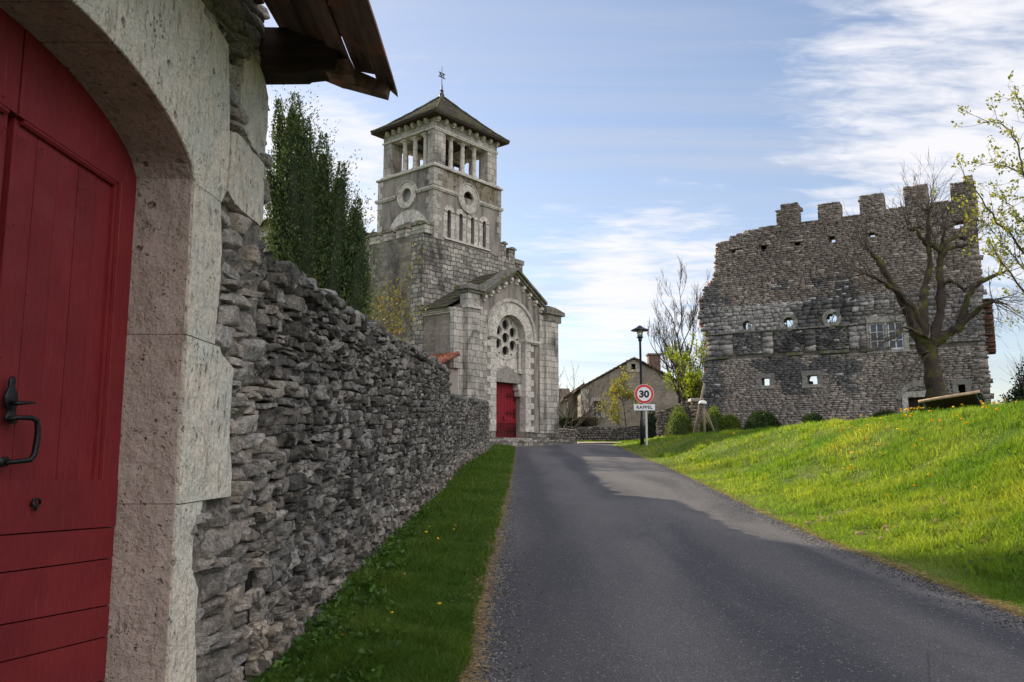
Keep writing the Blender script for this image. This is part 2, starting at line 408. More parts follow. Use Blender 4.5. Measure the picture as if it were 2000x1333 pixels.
m_mossstone = mat_rock('mossy coping stone', (0.24, 0.23, 0.21, 1), dark=0.6, ochre=0.2, white=0.2, bumpd=0.03, moss=0.8)
def mat_joint():
    t = NT('dark joint earth'); ob = t.coord('Object')
    c = t.mix(t.rng(t.noise(ob, 9, 6, 0.7), 0.4, 0.6), (0.035, 0.032, 0.028), (0.10, 0.09, 0.075)); c = t.mix(1.0, c, t.attr(), 'MULTIPLY')
    return t.fin(c, t.bump(t.noise(ob, 20, 6, 0.7), 0.03), 1.0)
m_joint = mat_joint()
def mat_surround(name, base, tint, k=1.0):
    t = NT(name); ob = t.coord('Object')
    c = t.mix(t.rng(t.noise(ob, 3.0, 6, 0.6), 0.35, 0.65), base, tint)
    c = t.mix(1.0, c, t.attr(), 'MULTIPLY')
    streak = t.noise(t.coord('Object', (3, 3, 0.9)), 9, 7, 0.7, 0.3)
    c = t.mix(t.math('MULTIPLY', t.rng(streak, 0.50, 0.66), 0.65), c, (0.27, 0.235, 0.18))
    c = t.mix(t.math('MULTIPLY', t.rng(t.noise(ob, 5.5, 8, 0.75), 0.52, 0.66), 0.38 * k), c, (0.22, 0.215, 0.20))
    c = t.mix(t.math('MULTIPLY', t.rng(t.noise(t.coord('Object', (1, 1, .35)), 6, 6, 0.7), 0.58, 0.66), 0.5 * k), c, (0.34, 0.23, 0.13))
    c = t.mix(1.0, c, t.rng(t.noise(ob, 60, 6, 0.75), 0.32, 0.68, 1 - .40 * k, 1 + .40 * k, False), 'MULTIPLY')
    pz = t.N('ShaderNodeVectorMath'); pz.operation = 'ADD'; t.L(ob, pz.inputs[0])
    wn = t.N('ShaderNodeVectorMath'); wn.operation = 'SCALE'; t.L(t.noise(ob, 25, 4, 0.6, col=True), wn.inputs[0]); wn.inputs['Scale'].default_value = 0.035
    t.L(wn.outputs[0], pz.inputs[1])
    gate = t.rng(t.noise(ob, 5, 4, 0.6), 0.50, 0.62)
    v1 = t.vor(pz.outputs[0], 30); pit = t.math('MULTIPLY', t.rng(v1, 0.05, 0.28, 1.0, 0.0), gate)
    v2 = t.vor(pz.outputs[0], 70); pit2 = t.rng(v2, 0.1, 0.26, 0.65, 0.0)
    v3 = t.vor(pz.outputs[0], 8); g3 = t.rng(t.noise(ob, 2.2, 3, 0.5), 0.50, 0.56); pit3 = t.math('MULTIPLY', t.rng(v3, 0.05, 0.17, 1.0, 0.0), g3)
    pv = t.N('ShaderNodeVectorMath'); pv.operation = 'MULTIPLY'; t.L(pz.outputs[0], pv.inputs[0]); pv.inputs[1].default_value = (1.0, 1.0, 0.38)
    v4 = t.vor(pv.outputs[0], 42); pit = t.math('MAXIMUM', pit, t.math('MULTIPLY', t.rng(v4, 0.06, 0.30, 0.9 * k * k, 0.0), t.rng(t.noise(ob, 9, 5, 0.7), 0.46, 0.58)))
    v5 = t.vor(pv.outputs[0], 13); pit = t.math('MAXIMUM', pit, t.math('MULTIPLY', t.rng(v5, 0.04, 0.22, 1.0, 0.0), t.rng(t.noise(ob, 3.1, 4, 0.7), 0.52, 0.60)))
    allp = t.math('MAXIMUM', pit, t.math('MAXIMUM', pit3, t.math('MULTIPLY', pit2, t.rng(t.noise(ob, 14, 3, 0.5), 0.45, 0.6))))
    c = t.mix(t.math('MULTIPLY', allp, 0.62), c, (0.15, 0.115, 0.07))
    h = t.math('SUBTRACT', t.math('MULTIPLY', t.noise(ob, 30, 8, 0.72), 0.55), t.math('MULTIPLY', allp, 1.3))
    nb = t.bump(h, 0.010 + 0.010 * k, 1.0)
    nb = t.bump(t.noise(ob, 5.0, 6, 0.6), 0.03 + 0.06 * k, 0.8, nb)
    return t.fin(c, nb, 0.9)
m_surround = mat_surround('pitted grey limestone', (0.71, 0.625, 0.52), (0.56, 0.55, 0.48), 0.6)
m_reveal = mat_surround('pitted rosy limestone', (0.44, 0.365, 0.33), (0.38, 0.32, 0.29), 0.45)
def mat_reddoor():
    t = NT('dark red door paint'); ob = t.coord('Object'); g = t.noise(t.coord('Object', (1, 14, 1)), 12, 6, 0.6, 0.2)
    gv = t.noise(t.coord('Object', (6, 6, 0.5)), 22, 5, 0.6)
    c = t.mix(t.rng(t.noise(ob, 2.5, 5, 0.6), 0.35, 0.65), (0.165, 0.014, 0.018), (0.210, 0.019, 0.023))
    c = t.mix(1.0, c, t.rng(gv, 0.25, 0.75, 0.8, 1.15, False), 'MULTIPLY')
    c = t.mix(t.math('MULTIPLY', t.rng(t.noise(ob, 38, 6, 0.8), 0.67, 0.71), 0.8), c, (0.05, 0.012, 0.014))
    sz = t.N('ShaderNodeSeparateXYZ'); t.L(ob, sz.inputs[0])
    foot = t.math('MULTIPLY', t.rng(sz.outputs[2], 0.0, 0.9, 1.0, 0.0), t.rng(t.noise(ob, 7, 7, 0.75), 0.42, 0.66))
    c = t.mix(t.math('MULTIPLY', foot, 0.6), c, (0.07, 0.022, 0.022))
    c = t.mix(t.math('MULTIPLY', t.rng(t.noise(t.coord('Object', (8, 8, 0.8)), 4, 6, 0.7), 0.60, 0.70), 0.35), c, (0.26, 0.07, 0.07))
    c = t.mix(1.0, c, t.attr(), 'MULTIPLY')
    t.b.inputs['Specular IOR Level'].default_value = 0.22
    return t.fin(c, t.bump(t.math('ADD', gv, t.math('MULTIPLY', t.noise(ob, 1.6, 4, 0.5), 1.5)), 0.003), t.rng(t.noise(ob, 6, 5, 0.6), 0.3, 0.7, 0.48, 0.75))
m_reddoor = mat_reddoor()
m_churchdoor = mat_wood('church door red paint', (0.21, 0.012, 0.022), 0.6, (4, 4, 0.4), 0.004, 0.18)
m_iron = mat_flat('black wrought iron', (0.012, 0.012, 0.014), 0.45, 0.3, 30, 0.001, 0.6, 0.5)
m_pole = mat_flat('dark navy painted steel', (0.010, 0.012, 0.022), 0.4, 0.2, 10, 0.0005, 0.0, 0.5)
m_zinc = mat_flat('galvanised post', (0.48, 0.49, 0.49), 0.45, 0.1, 20, 0.0005, 0.3, 0.5)
m_white = mat_flat('white sign face', (0.72, 0.73, 0.76), 0.35, 0.04, 5, 0.0002)
m_signred = mat_flat('sign red', (0.60, 0.028, 0.03), 0.35, 0.06, 5, 0.0002)
m_signblack = mat_flat('sign black', (0.012, 0.012, 0.02), 0.35, 0.05, 5, 0.0002)
m_wood = mat_wood('old dark roof timber', (0.12, 0.078, 0.062), 0.85, (3, 0.25, 3), 0.012, 0.85, red=(0.20, 0.085, 0.055))
m_beam = mat_wood('dark oak beam', (0.040, 0.027, 0.022), 0.85, (0.4, 3, 6), 0.006, 0.6)
m_pale = mat_wood('grey stake wood', (0.20, 0.17, 0.14), 0.85, (6, 6, 0.8), 0.004, 0.4)
m_bark = mat_rock('pollard bark', (0.062, 0.046, 0.036, 1), dark=0.6, ochre=0.1, white=0.06, bumpd=0.05, scale=1.0, moss=0.8)
m_twig = mat_flat('grey twig bark', (0.085, 0.066, 0.052), 0.9, 0.3, 10, 0.002)
m_twigd = mat_flat('dark twig bark', (0.070, 0.058, 0.050), 0.9, 0.3, 10, 0.002)
m_bud = mat_leaf('spring leaves', (0.17, 0.19, 0.025), (0.25, 0.25, 0.04), 0.45, 2.0)
m_gold = mat_leaf('golden young leaves', (0.30, 0.27, 0.04), (0.22, 0.22, 0.04), 0.45, 2.0)
m_brightleaf = mat_leaf('fresh green leaves', (0.13, 0.19, 0.02), (0.23, 0.26, 0.04), 0.5, 2.0)
m_ochreleaf = mat_leaf('ochre shrub leaves', (0.17, 0.12, 0.02), (0.11, 0.12, 0.02), 0.3, 2.0)
m_cyp = mat_leaf('cypress foliage', (0.045, 0.074, 0.030), (0.088, 0.112, 0.038), 0.2, 1.6, tcol=(1.3, 1.4, 0.7))
m_box = mat_leaf('boxwood foliage', (0.085, 0.135, 0.018), (0.13, 0.175, 0.026), 0.35, 2.5)
m_boxd = mat_leaf('dark boxwood foliage', (0.028, 0.055, 0.014), (0.040, 0.068, 0.018), 0.2, 2.5)
m_ever = mat_leaf('dark evergreen foliage', (0.022, 0.036, 0.020), (0.034, 0.050, 0.024), 0.2, 1.5)
m_grass = mat_leaf('sunny grass', (0.105, 0.200, 0.018), (0.235, 0.300, 0.040), 0.57, 0.45, 0.5)
m_grassd = mat_leaf('lush verge grass', (0.060, 0.120, 0.014), (0.095, 0.155, 0.022), 0.38, 0.9, 0.55)
m_weed = mat_leaf('broad leaf weeds', (0.035, 0.085, 0.012), (0.065, 0.125, 0.020), 0.3, 3.0, 0.5)
m_straw = mat_leaf('dry straw', (0.30, 0.21, 0.11), (0.38, 0.29, 0.16), 0.2, 3.0, 0.8)
m_yellow = mat_leaf('dandelion yellow', (0.75, 0.50, 0.01), (0.8, 0.55, 0.02), 0.35, 3.0, 0.6, tcol=(1.2, 1.1, 0.4))
m_tile = mat_masonry('mossy flat roof tiles', 0.17, 0.12, (0.085, 0.075, 0.060), (0.055, 0.050, 0.045), (0.02, 0.02, 0.018), 0.012, 0.012, 0.3, 1.0, 0.02, lich=0.15, mosscol=(0.105, 0.105, 0.028), mosslo=0.50)
m_tilebr = mat_masonry('brown roof tiles', 0.2, 0.3, (0.15, 0.10, 0.075), (0.10, 0.075, 0.06), (0.04, 0.03, 0.03), 0.02, 0.02, 0.5, 0.1, 0.03, lich=0.2)
m_tilered = mat_masonry('red clay tiles', 0.2, 0.3, (0.30, 0.11, 0.065), (0.22, 0.085, 0.055), (0.10, 0.04, 0.03), 0.02, 0.02, 0.3, 0.0, 0.03, lich=0.2)
m_dark = mat_flat('dark interior', (0.02, 0.018, 0.016), 0.9, 0.2)
m_greenpaint = mat_flat('dark green metal', (0.012, 0.045, 0.030), 0.45, 0.2)
m_redbrick = mat_rock('red broken brick', (1, 1, 1, 1), dark=0.25, ochre=0.15, white=0.25, bumpd=0.03)
def mat_glass():
    t = NT('window glass'); t.b.inputs['Base Color'].default_value = (0.05, 0.055, 0.065, 1); t.b.inputs['Roughness'].default_value = 0.08
    t.b.inputs['Specular IOR Level'].default_value = 0.8
    return t.m
m_glass = mat_glass()

# ------------------------------------------------------------------ terrain
_ry = np.array([-30, 5, 7, 10, 13.4, 17.2, 24, 28, 33, 41, 46, 52, 60.0])
_xl = np.array([-.5, -.36, -.34, -.28, -.20, -.14, -.05, 0.0, 0.05, 0.10, 1.2, 2.6, 3.5])
_xr = np.array([4.1, 4.08, 4.06, 3.96, 4.03, 4.25, 4.55, 4.62, 4.78, 5.15, 5.3, 5.0, 5.2])
def XL(Y): return np.interp(Y, _ry, _xl)
def XR(Y): return np.interp(Y, _ry, _xr)
def ZR(Y):
    Y = np.asarray(Y, float)
    return np.where(Y < 38, -1.6 + .047 * np.maximum(Y, -16), np.where(Y < 70, .186 + .030 * (Y - 38), 1.146))
def sm(x): x = np.clip(x, 0, 1); return x * x * (3 - 2 * x)
def TZ(X, Y):
    X = np.asarray(X, float); Y = np.asarray(Y, float); zr = ZR(Y)
    P = np.clip(.34 + .046 * X - .06 * sm((Y - 18) / 8), .34, 1.22) + 0.22 * sm((X - 12) / 8) * sm((36 - Y) / 10)
    d = X - XR(Y)
    w = np.interp(Y, [0, 10, 20, 30, 36, 45], [7.0, 6.4, 4.8, 3.2, 2.0, 3.0])
    lift = sm(d / w) * np.maximum(P - zr, 0) * sm((58 - Y) / 14)
    near = np.interp(Y, [-20, 0, 8], [0.3, 0.8, 1.0])
    bumps = sm(d / 2.0) * (0.10 * n2(X, Y, 0.45, 3) + 0.045 * n2(X, Y, 1.5, 5)) * sm((50 - Y) / 10)
    left = sm((XL(Y) - X) / 0.9) * 0.05
    far = 0
    return zr + lift * near + bumps + left + far
def tz(x, y): return float(TZ(np.array([x]), np.array([y]))[0])

def build_ground():
    xs = np.concatenate([[-3000, -800, -200, -80, -40, -25, -15, -10, -6, -4, -3], np.arange(-2.5, 0.6, 0.15), np.arange(0.75, 3.6, 0.4), np.arange(3.7, 20, 0.22), np.arange(20.5, 30, 0.8), [35, 45, 60, 90, 200, 800, 3000]])
    ys = np.concatenate([[-3000, -500, -60, -20, -10, -5, 0, 2], np.arange(3, 45, 0.35), np.arange(45.5, 75, 1.2), [80, 90, 110, 150, 300, 800, 3000, 5000]])
    X, Y = np.meshgrid(xs, ys); Z = TZ(X, Y)
    # keep the ground sheet just below the road surface
    inroad = (X > XL(Y) + .12) & (X < XR(Y) - .12) & (Y < 54)
    Z = np.where(inroad, Z - 0.05, Z)
    V = np.stack([X, Y, Z], -1).reshape(-1, 3); nx = len(xs)
    i = np.arange((len(ys) - 1) * nx).reshape(len(ys) - 1, nx)[:, :-1].ravel()
    Fq = np.stack([i, i + 1, i + nx + 1, i + nx], 1)
    t = NT('meadow soil'); ob = t.coord('Object')
    c = t.mix(t.rng(t.noise(ob, 0.5, 6, 0.6), 0.4, 0.6), (0.075, 0.105, 0.020), (0.125, 0.145, 0.032))
    c = t.mix(t.rng(t.noise(ob, 2.5, 7, 0.7), 0.60, 0.68), c, (0.20, 0.13, 0.07))
    t.fin(c, t.bump(t.noise(ob, 12, 8, 0.7), 0.06), 1.0)
    tag(npmesh('ground', V, Fq, t.m, smooth=True), kind='structure')
build_ground()

def build_road():
    ys = np.concatenate([[-60, -30, -15], np.arange(-10, 54, 0.25)]); k = 41
    V = []; 
    for y in ys:
        e1 = 0.035 * float(n2([y], [0.0], 2.3, 8, 3)[0]) + 0.05 * float(n2([y], [5.0], 0.6, 9)[0]); e2 = 0.035 * float(n2([y], [9.0], 2.6, 11, 3)[0]) + 0.05 * float(n2([y], [7.0], .5, 12)[0])
        a = XL(y) + e1; b = XR(y) + e2
        f = np.linspace(0, 1, k); x = a + (b - a) * f
        z = ZR(y) + 0.012 + 0.035 * np.sin(np.pi * f) - 0.015
        V.append(np.stack([x, np.full(k, y), z], 1))
    V = np.concatenate(V); i = np.arange((len(ys) - 1) * k).reshape(-1, k)[:, :-1].ravel()
    Fq = np.stack([i, i + 1, i + k + 1, i + k], 1)
    t = NT('old asphalt'); ob = t.coord('Object')
    agg = t.vor(ob, 95, 'F1', 1); sepc = t.N('ShaderNodeSeparateXYZ'); t.L(agg, sepc.inputs[0])
    base = t.mix(t.rng(t.noise(t.coord('Object', (1, 0.22, 1)), 0.9, 6, 0.6, 0.5), 0.38, 0.64), (0.056, 0.057, 0.066), (0.104, 0.101, 0.106))
    sx = t.N('ShaderNodeSeparateXYZ'); t.L(t.coord('Object'), sx.inputs[0])
    wv = t.math('ADD', sx.outputs[0], t.math('MULTIPLY', t.math('SUBTRACT', t.noise(ob, 0.25, 3, 0.5), 0.5), 0.9))
    tr1 = t.rng(t.math('ABSOLUTE', t.math('SUBTRACT', wv, 1.15)), 0.15, 0.65, 1.0, 0.0)
    tr2 = t.rng(t.math('ABSOLUTE', t.math('SUBTRACT', wv, 2.75)), 0.15, 0.65, 1.0, 0.0)
    ed = t.rng(t.math('ABSOLUTE', t.math('SUBTRACT', wv, 0.35)), 0.05, 0.5, 1.0, 0.0)
    c = t.mix(t.math('MULTIPLY', t.math('ADD', tr1, tr2), 0.45), base, (0.135, 0.128, 0.128))
    c = t.mix(t.math('MULTIPLY', ed, 0.5), c, (0.06, 0.058, 0.062))
    c = t.mix(1.0, c, t.rng(sepc.outputs[0], 0, 1, 0.76, 1.24, False), 'MULTIPLY')
    c = t.mix(t.rng(sepc.outputs[1], 0.975, 0.985), c, (0.26, 0.25, 0.24))
    ck = t.rng(t.vor(t.mix(0.06, ob, t.noise(ob, 2.0, 5, 0.7, col=True)), 0.55, 'DISTANCE_TO_EDGE'), 0.0, 0.006, 1.0, 0.0); c = t.mix(t.math('MULTIPLY', ck, t.rng(t.noise(ob, 0.5, 3, 0.5), 0.5, 0.6, 0, 0.5)), c, (0.025, 0.025, 0.027))
    c = t.mix(t.rng(t.noise(ob, 40, 5, 0.8), 0.66, 0.70), c, (0.04, 0.038, 0.036))
    c = t.mix(t.rng(t.noise(ob, 1.6, 6, 0.7, 0.7), 0.63, 0.68, 0, 0.35), c, (0.055, 0.053, 0.055))
    h = t.math('ADD', t.vor(ob, 95), t.math('MULTIPLY', t.noise(ob, 35, 6, 0.7), 1.2))
    t.b.inputs['Specular IOR Level'].default_value = 0.3
    t.fin(c, t.bump(h, 0.010, 1.0), 0.82)
    tag(npmesh('road', V, Fq, t.m, smooth=True), kind='structure')
    # gravel path beyond the bend
    t2 = NT('sandy path'); ob = t2.coord('Object')
    t2.fin(t2.mix(t2.rng(t2.noise(ob, 3, 6, 0.7), 0.35, 0.65), (0.40, 0.33, 0.25), (0.30, 0.26, 0.20)), t2.bump(t2.noise(ob, 30, 6, 0.7), 0.02), 1.0)
    P = [(2.4, 45.3), (5.9, 44.6), (6.3, 47.2), (6.0, 49.0), (3.4, 49.4)]
    mb = MB(); mb.v = [(x, y, tz(x, y) + 0.035) for x, y in P]; mb.c = [(1, 1, 1)] * 5; mb.f = [tuple(range(5))]
    tag(mb.build('path', t2.m), kind='structure')
build_road()

# ------------------------------------------------------------------ stones
def cube_template(n, back=True):
    """surface grid of the cube [-1,1]^3; returns verts, quads (outward)"""
    key = {}; V = []; F = []
    def vid(p):
        k = tuple(int(round(c * 1000)) for c in p)
        if k not in key: key[k] = len(V); V.append(p)
        return key[k]
    g = np.linspace(-1, 1, n + 1)
    for ax in range(3):
        for sg in (-1, 1):
            if not back and ax == 1 and sg == -1: continue
            a, b = [i for i in range(3) if i != ax]
            for i in range(n):
                for j in range(n):
                    q = []
                    for (u, v) in ((g[i], g[j]), (g[i + 1], g[j]), (g[i + 1], g[j + 1]), (g[i], g[j + 1])):
                        p = [0, 0, 0]; p[ax] = sg; p[a] = u; p[b] = v; q.append(vid(tuple(p)))
                    flip = (sg < 0) != (ax == 1)
                    F.append(q[::-1] if flip else q)
    return np.array(V, float), np.array(F, np.int32)
def rows(s0, s1, z0, z1, hmin, hmax, wmin, wmax, rg, split=0.25):
    """coursed cells (s0,s1,z0,z1) with irregular courses"""
    out = []; z = z0
    while z < z1 - hmin * 0.5:
        h = rg.uniform(hmin, hmax); s = s0 - rg.uniform(0, wmin)
        while s < s1:
            w = rg.uniform(wmin, wmax) if rg.random() > 0.2 else rg.uniform(wmin * 0.5, wmin)
            if rg.random() < split and h > hmin * 1.25:
                f = rg.uniform(0.35, 0.65); out.append((s, s + w, z, z + h * f)); out.append((s, s + w, z + h * f, z + h))
            else: out.append((s, s + w, z, z + h))
            s += w
        z += h
    return np.array(out)
def stones(cells, n, O, A, Nn, depth, prot, rg, gap=0.006, k=5.0, amp=0.012, freq=9.0, warp=0.05, wfreq=0.7, rot=3.0, tone=None, keepfn=None, back=False, seed=0, slope=0.0, chisel=0):
    """cells -> rounded, noise-worn stones. O origin, A along, Nn outward; z is up. returns V,F,C"""
    O, A, Nn = [np.array(x, float) for x in (O, A, Nn)]
    cells = np.array(cells, float); cs = (cells[:, 0] + cells[:, 1]) / 2; cz = (cells[:, 2] + cells[:, 3]) / 2
    wz = warp * n2(cs, cz, wfreq, 21 + seed) ; ws = warp * n2(cs, cz, wfreq, 33 + seed)
    cz2 = cz + wz + slope * cs; cs2 = cs + ws
    if keepfn is not None:
        kk = keepfn(cs2, cz2, cells); cells, cs2, cz2 = cells[kk], cs2[kk], cz2[kk]
    N = len(cells)
    T, F = cube_template(n, back)
    nk = (np.abs(T) ** k).sum(1) ** (1 / k); T2 = T / nk[:, None] if n > 1 else T
    hw = (cells[:, 1] - cells[:, 0]) / 2 - gap + rg.uniform(-.004, .006, N); hh = (cells[:, 3] - cells[:, 2]) / 2 - gap + rg.uniform(-.004, .004, N)
    hw = np.maximum(hw, 0.012); hh = np.maximum(hh, 0.010)
    p = rg.uniform(-prot, prot, N)
    L = T2[None] * np.stack([hw, np.full(N, depth / 2), hh], 1)[:, None, :]
    for q_ in range(chisel):      # knock flat facets off each stone
        nv = rg.normal(0, 1, (N, 3)) * np.array([1, .9, 1]); nv[:, 1] = np.abs(nv[:, 1]) + .35; nv /= np.linalg.norm(nv, axis=1, keepdims=True)
        ext = np.stack([hw, np.full(N, depth / 2), hh], 1); sup = (np.abs(nv) * ext).sum(1)
        dd = sup * rg.uniform(.60, .86, N); ov_ = np.maximum((L * nv[:, None, :]).sum(-1) - dd[:, None], 0)
        L -= ov_[..., None] * nv[:, None, :]
    # shear the corners so that no stone is a plain box
    sh = rg.uniform(-0.16, 0.16, (N, 4))
    L[..., 2] += L[..., 0] * sh[:, 0:1] * 0.55; L[..., 0] += L[..., 2] * sh[:, 1:2] * 1.3
    L[..., 1] += L[..., 2] * sh[:, 2:3] * 1.2 + L[..., 0] * sh[:, 3:4] * 0.8
    a = np.radians(rg.uniform(-rot, rot, N)); ca, sa = np.cos(a)[:, None], np.sin(a)[:, None]
    x, z = L[..., 0].copy(), L[..., 2].copy(); L[..., 0] = x * ca - z * sa; L[..., 2] = x * sa + z * ca
    L[..., 0] += cs2[:, None]; L[..., 2] += cz2[:, None]; L[..., 1] += (p - depth / 2)[:, None]
    if amp:
        Q = L + rg.uniform(0, 50, (N, 1, 3))
        if n > 1:
            q = Q.reshape(-1, 3)
            dn = np.stack([fbm(q, freq, 5, 3), fbm(q, freq, 9, 3), fbm(q, freq, 14, 3)], -1).reshape(L.shape)
            rid = (1 - 2 * np.abs(fbm(q * np.array([0.8, 0.8, 2.2]), freq * 1.2, 17, 2))).reshape(L.shape[:2])
            L += dn * amp * np.array([0.8, 1.6, 0.8]); L[..., 1] += rid * amp * 0.9
        else: L += rg.uniform(-amp, amp, L.shape)
    V = O + L[..., 0:1] * A + L[..., 1:2] * Nn + L[..., 2:3] * np.array([0, 0, 1.0])
    c = np.array([tone(s_, z_, rg) for s_, z_ in zip(cs2, cz2)])
    C = np.repeat(c[:, None, :], T.shape[0], 1).reshape(-1, 3)
    FF = (F[None] + (np.arange(N) * T.shape[0])[:, None, None]).reshape(-1, 4)
    return V.reshape(-1, 3), FF, C
def join(parts):
    V = []; F = []; C = []; b = 0
    for v, f, c in parts: V.append(v); F.append(f + b); C.append(c); b += len(v)
    return np.concatenate(V), np.concatenate(F), np.concatenate(C)
def boxgeo(x0, x1, y0, y1, z0, z1, c=0.3):
    V = np.array([(x, y, z) for z in (z0, z1) for y in (y0, y1) for x in (x0, x1)], float)
    F = np.array([(0, 2, 3, 1), (4, 5, 7, 6), (0, 1, 5, 4), (2, 6, 7, 3), (0, 4, 6, 2), (1, 3, 7, 5)], np.int32)
    return V, F, np.full((8, 3), c)

# ------------------------------------------------------------------ the dry stone garden wall on the left
WX = -1.42
def wall_x(y): return WX + 0.04 * np.sin(y * 0.5) + np.interp(y, [0, 19, 26, 34], [0, 0.06, 0.16, 0.62])
def build_garden_wall():
    rg = np.random.default_rng(11)
    def tone(s, z, rg):
        y = s
        near = max(0, 1 - abs(y - 4.6) / 1.3)
        h = z - float(ZR(y))
        g = 0.055 + 0.27 * rg.random() ** 1.35 + near * 0.12
        if h < 0.55: g += rg.uniform(0.02, 0.10)
        if rg.random() < 0.10: g += 0.10
        warm = rg.uniform(0.82, 0.96) - near * 0.10 - (0.08 if h < 0.4 else 0)
        return (g, g * (0.5 + warm / 2 - 0.005), g * warm * 0.97)
    def make(y0, y1, top, n, hr, wr, seed):
        cells = rows(y0, y1, 0.0 - 0.15, top + 0.12, *hr, *wr, rg, 0.3)
        def keep(s, z, c):
            t = top + 0.07 * n2(s, s * 0, 1.6, 5 + seed) - 0.045
            return (s > (4.66 + 0.09 * n2(s * 0, z - 1.38, 2.5, 7) if seed == 1 else y0)) & (s < y1) & (z < t)
        # the courses follow the rising ground: local z is height above the ground at s
        V, F, C = stones(cells, n, (0, 0, 0), (0, 1, 0), (1, 0, 0), 0.28, 0.026, rg, gap=0.004, k=14, amp=0.011, freq=12.0, warp=0.09, wfreq=1.1, rot=6, chisel=3, tone=lambda s, z, r: tone(s, z + float(ZR(s)), r), keepfn=keep, seed=seed)
        V[:, 0] += wall_x(V[:, 1]); V[:, 2] += ZR(V[:, 1]) + 0.02
        # batter: the face leans back a little with height
        V[:, 0] -= 0.035 * (V[:, 2] - ZR(V[:, 1]))
        return V, F, C
    def core(y0, y1, top):
        ys = np.linspace(y0, y1, 24); V = []; F = []
        for y in ys:
            x = float(wall_x(y)); z = float(ZR(y))
            V += [(x - 0.075, y, z - 0.2), (x - 0.165, y, z + top - 0.06), (x - 0.44, y, z + top - 0.06), (x - 0.5, y, z - 0.2)]
        for i in range(len(ys) - 1):
            for j in range(4):
                a = i * 4 + j; b = i * 4 + (j + 1) % 4; F.append((a, b, b + 4, a + 4))
        return np.array(V), np.array(F, np.int32), np.full((len(V), 3), 0.3)
    root = thing('garden_wall', 'dark grey dry stone wall running up the left side of the road to the church', 'stone wall', (float(WX), 5, float(ZR(5))))
    P = [make(4.50, 9.6, 2.55, 9, (0.045, 0.125), (0.09, 0.34), 1), make(9.6, 19.2, 2.55, 5, (0.050, 0.12), (0.10, 0.30), 2)]
    # coping stones laid on edge / flat along the top
    for (y0, y1, top) in ((4.62, 19.2, 2.50),):
        cc = []; y = y0
        while y < y1: w = rg.uniform(0.16, 0.42); cc.append((y, y + w, top + rg.uniform(-.03, .02), top + rg.uniform(0.05, 0.13))); y += w
        V, F, C = stones(cc, 6, (0, 0, 0), (0, 1, 0), (1, 0, 0), 0.46, 0.03, rg, gap=0.002, k=8, chisel=4, amp=0.018, freq=7, warp=0.02, rot=7, tone=lambda s, z, r: (lambda g: (g, g * .98, g * .93))(r.uniform(.14, .26)))
        V[:, 0] += wall_x(V[:, 1]) - 0.06; V[:, 2] += ZR(V[:, 1]); P.append((V, F, C))
    V, F, C = join(P)
    o = npmesh('stonework', V - np.array(root.location), F, m_wallstone, root, False, C, uv=False)
    V, F, C = core(4.6, 19.2, 2.52); npmesh('wall_core', V - np.array(root.location), F, m_joint, root, False, C, uv=False)
    r2 = thing('low_garden_wall', 'lower end of the dry stone wall beside the church door, below head height', 'stone wall', (float(WX), 19.3, float(ZR(19.3))))
    V, F, C = make(19.25, 33.2, 1.98, 3, (0.06, 0.12), (0.11, 0.30), 3)
    P = [(V, F, C)]
    cc = []; y = 19.3
    while y < 33.1: w = rg.uniform(0.16, 0.36); cc.append((y, y + w, 1.92 + rg.uniform(-.03, .02), 1.96 + rg.uniform(0.03, 0.12))); y += w
    V, F, C = stones(cc, 4, (0, 0, 0), (0, 1, 0), (1, 0, 0), 0.46, 0.03, rg, gap=0.002, k=8, chisel=4, amp=0.018, freq=7, warp=0.02, rot=8, tone=lambda s, z, r: (lambda g: (g, g * .98, g * .93))(r.uniform(.12, .22)))
    V[:, 0] += wall_x(V[:, 1]) - 0.06; V[:, 2] += ZR(V[:, 1]); P.append((V, F, C))
    V, F, C = join(P)
    npmesh('stonework', V - np.array(r2.location), F, m_wallstone, r2, True, C, uv=False)
    V, F, C = core(19.26, 33.15, 1.95); npmesh('wall_core', V - np.array(r2.location), F, m_joint, r2, False, C, uv=False)
build_garden_wall()

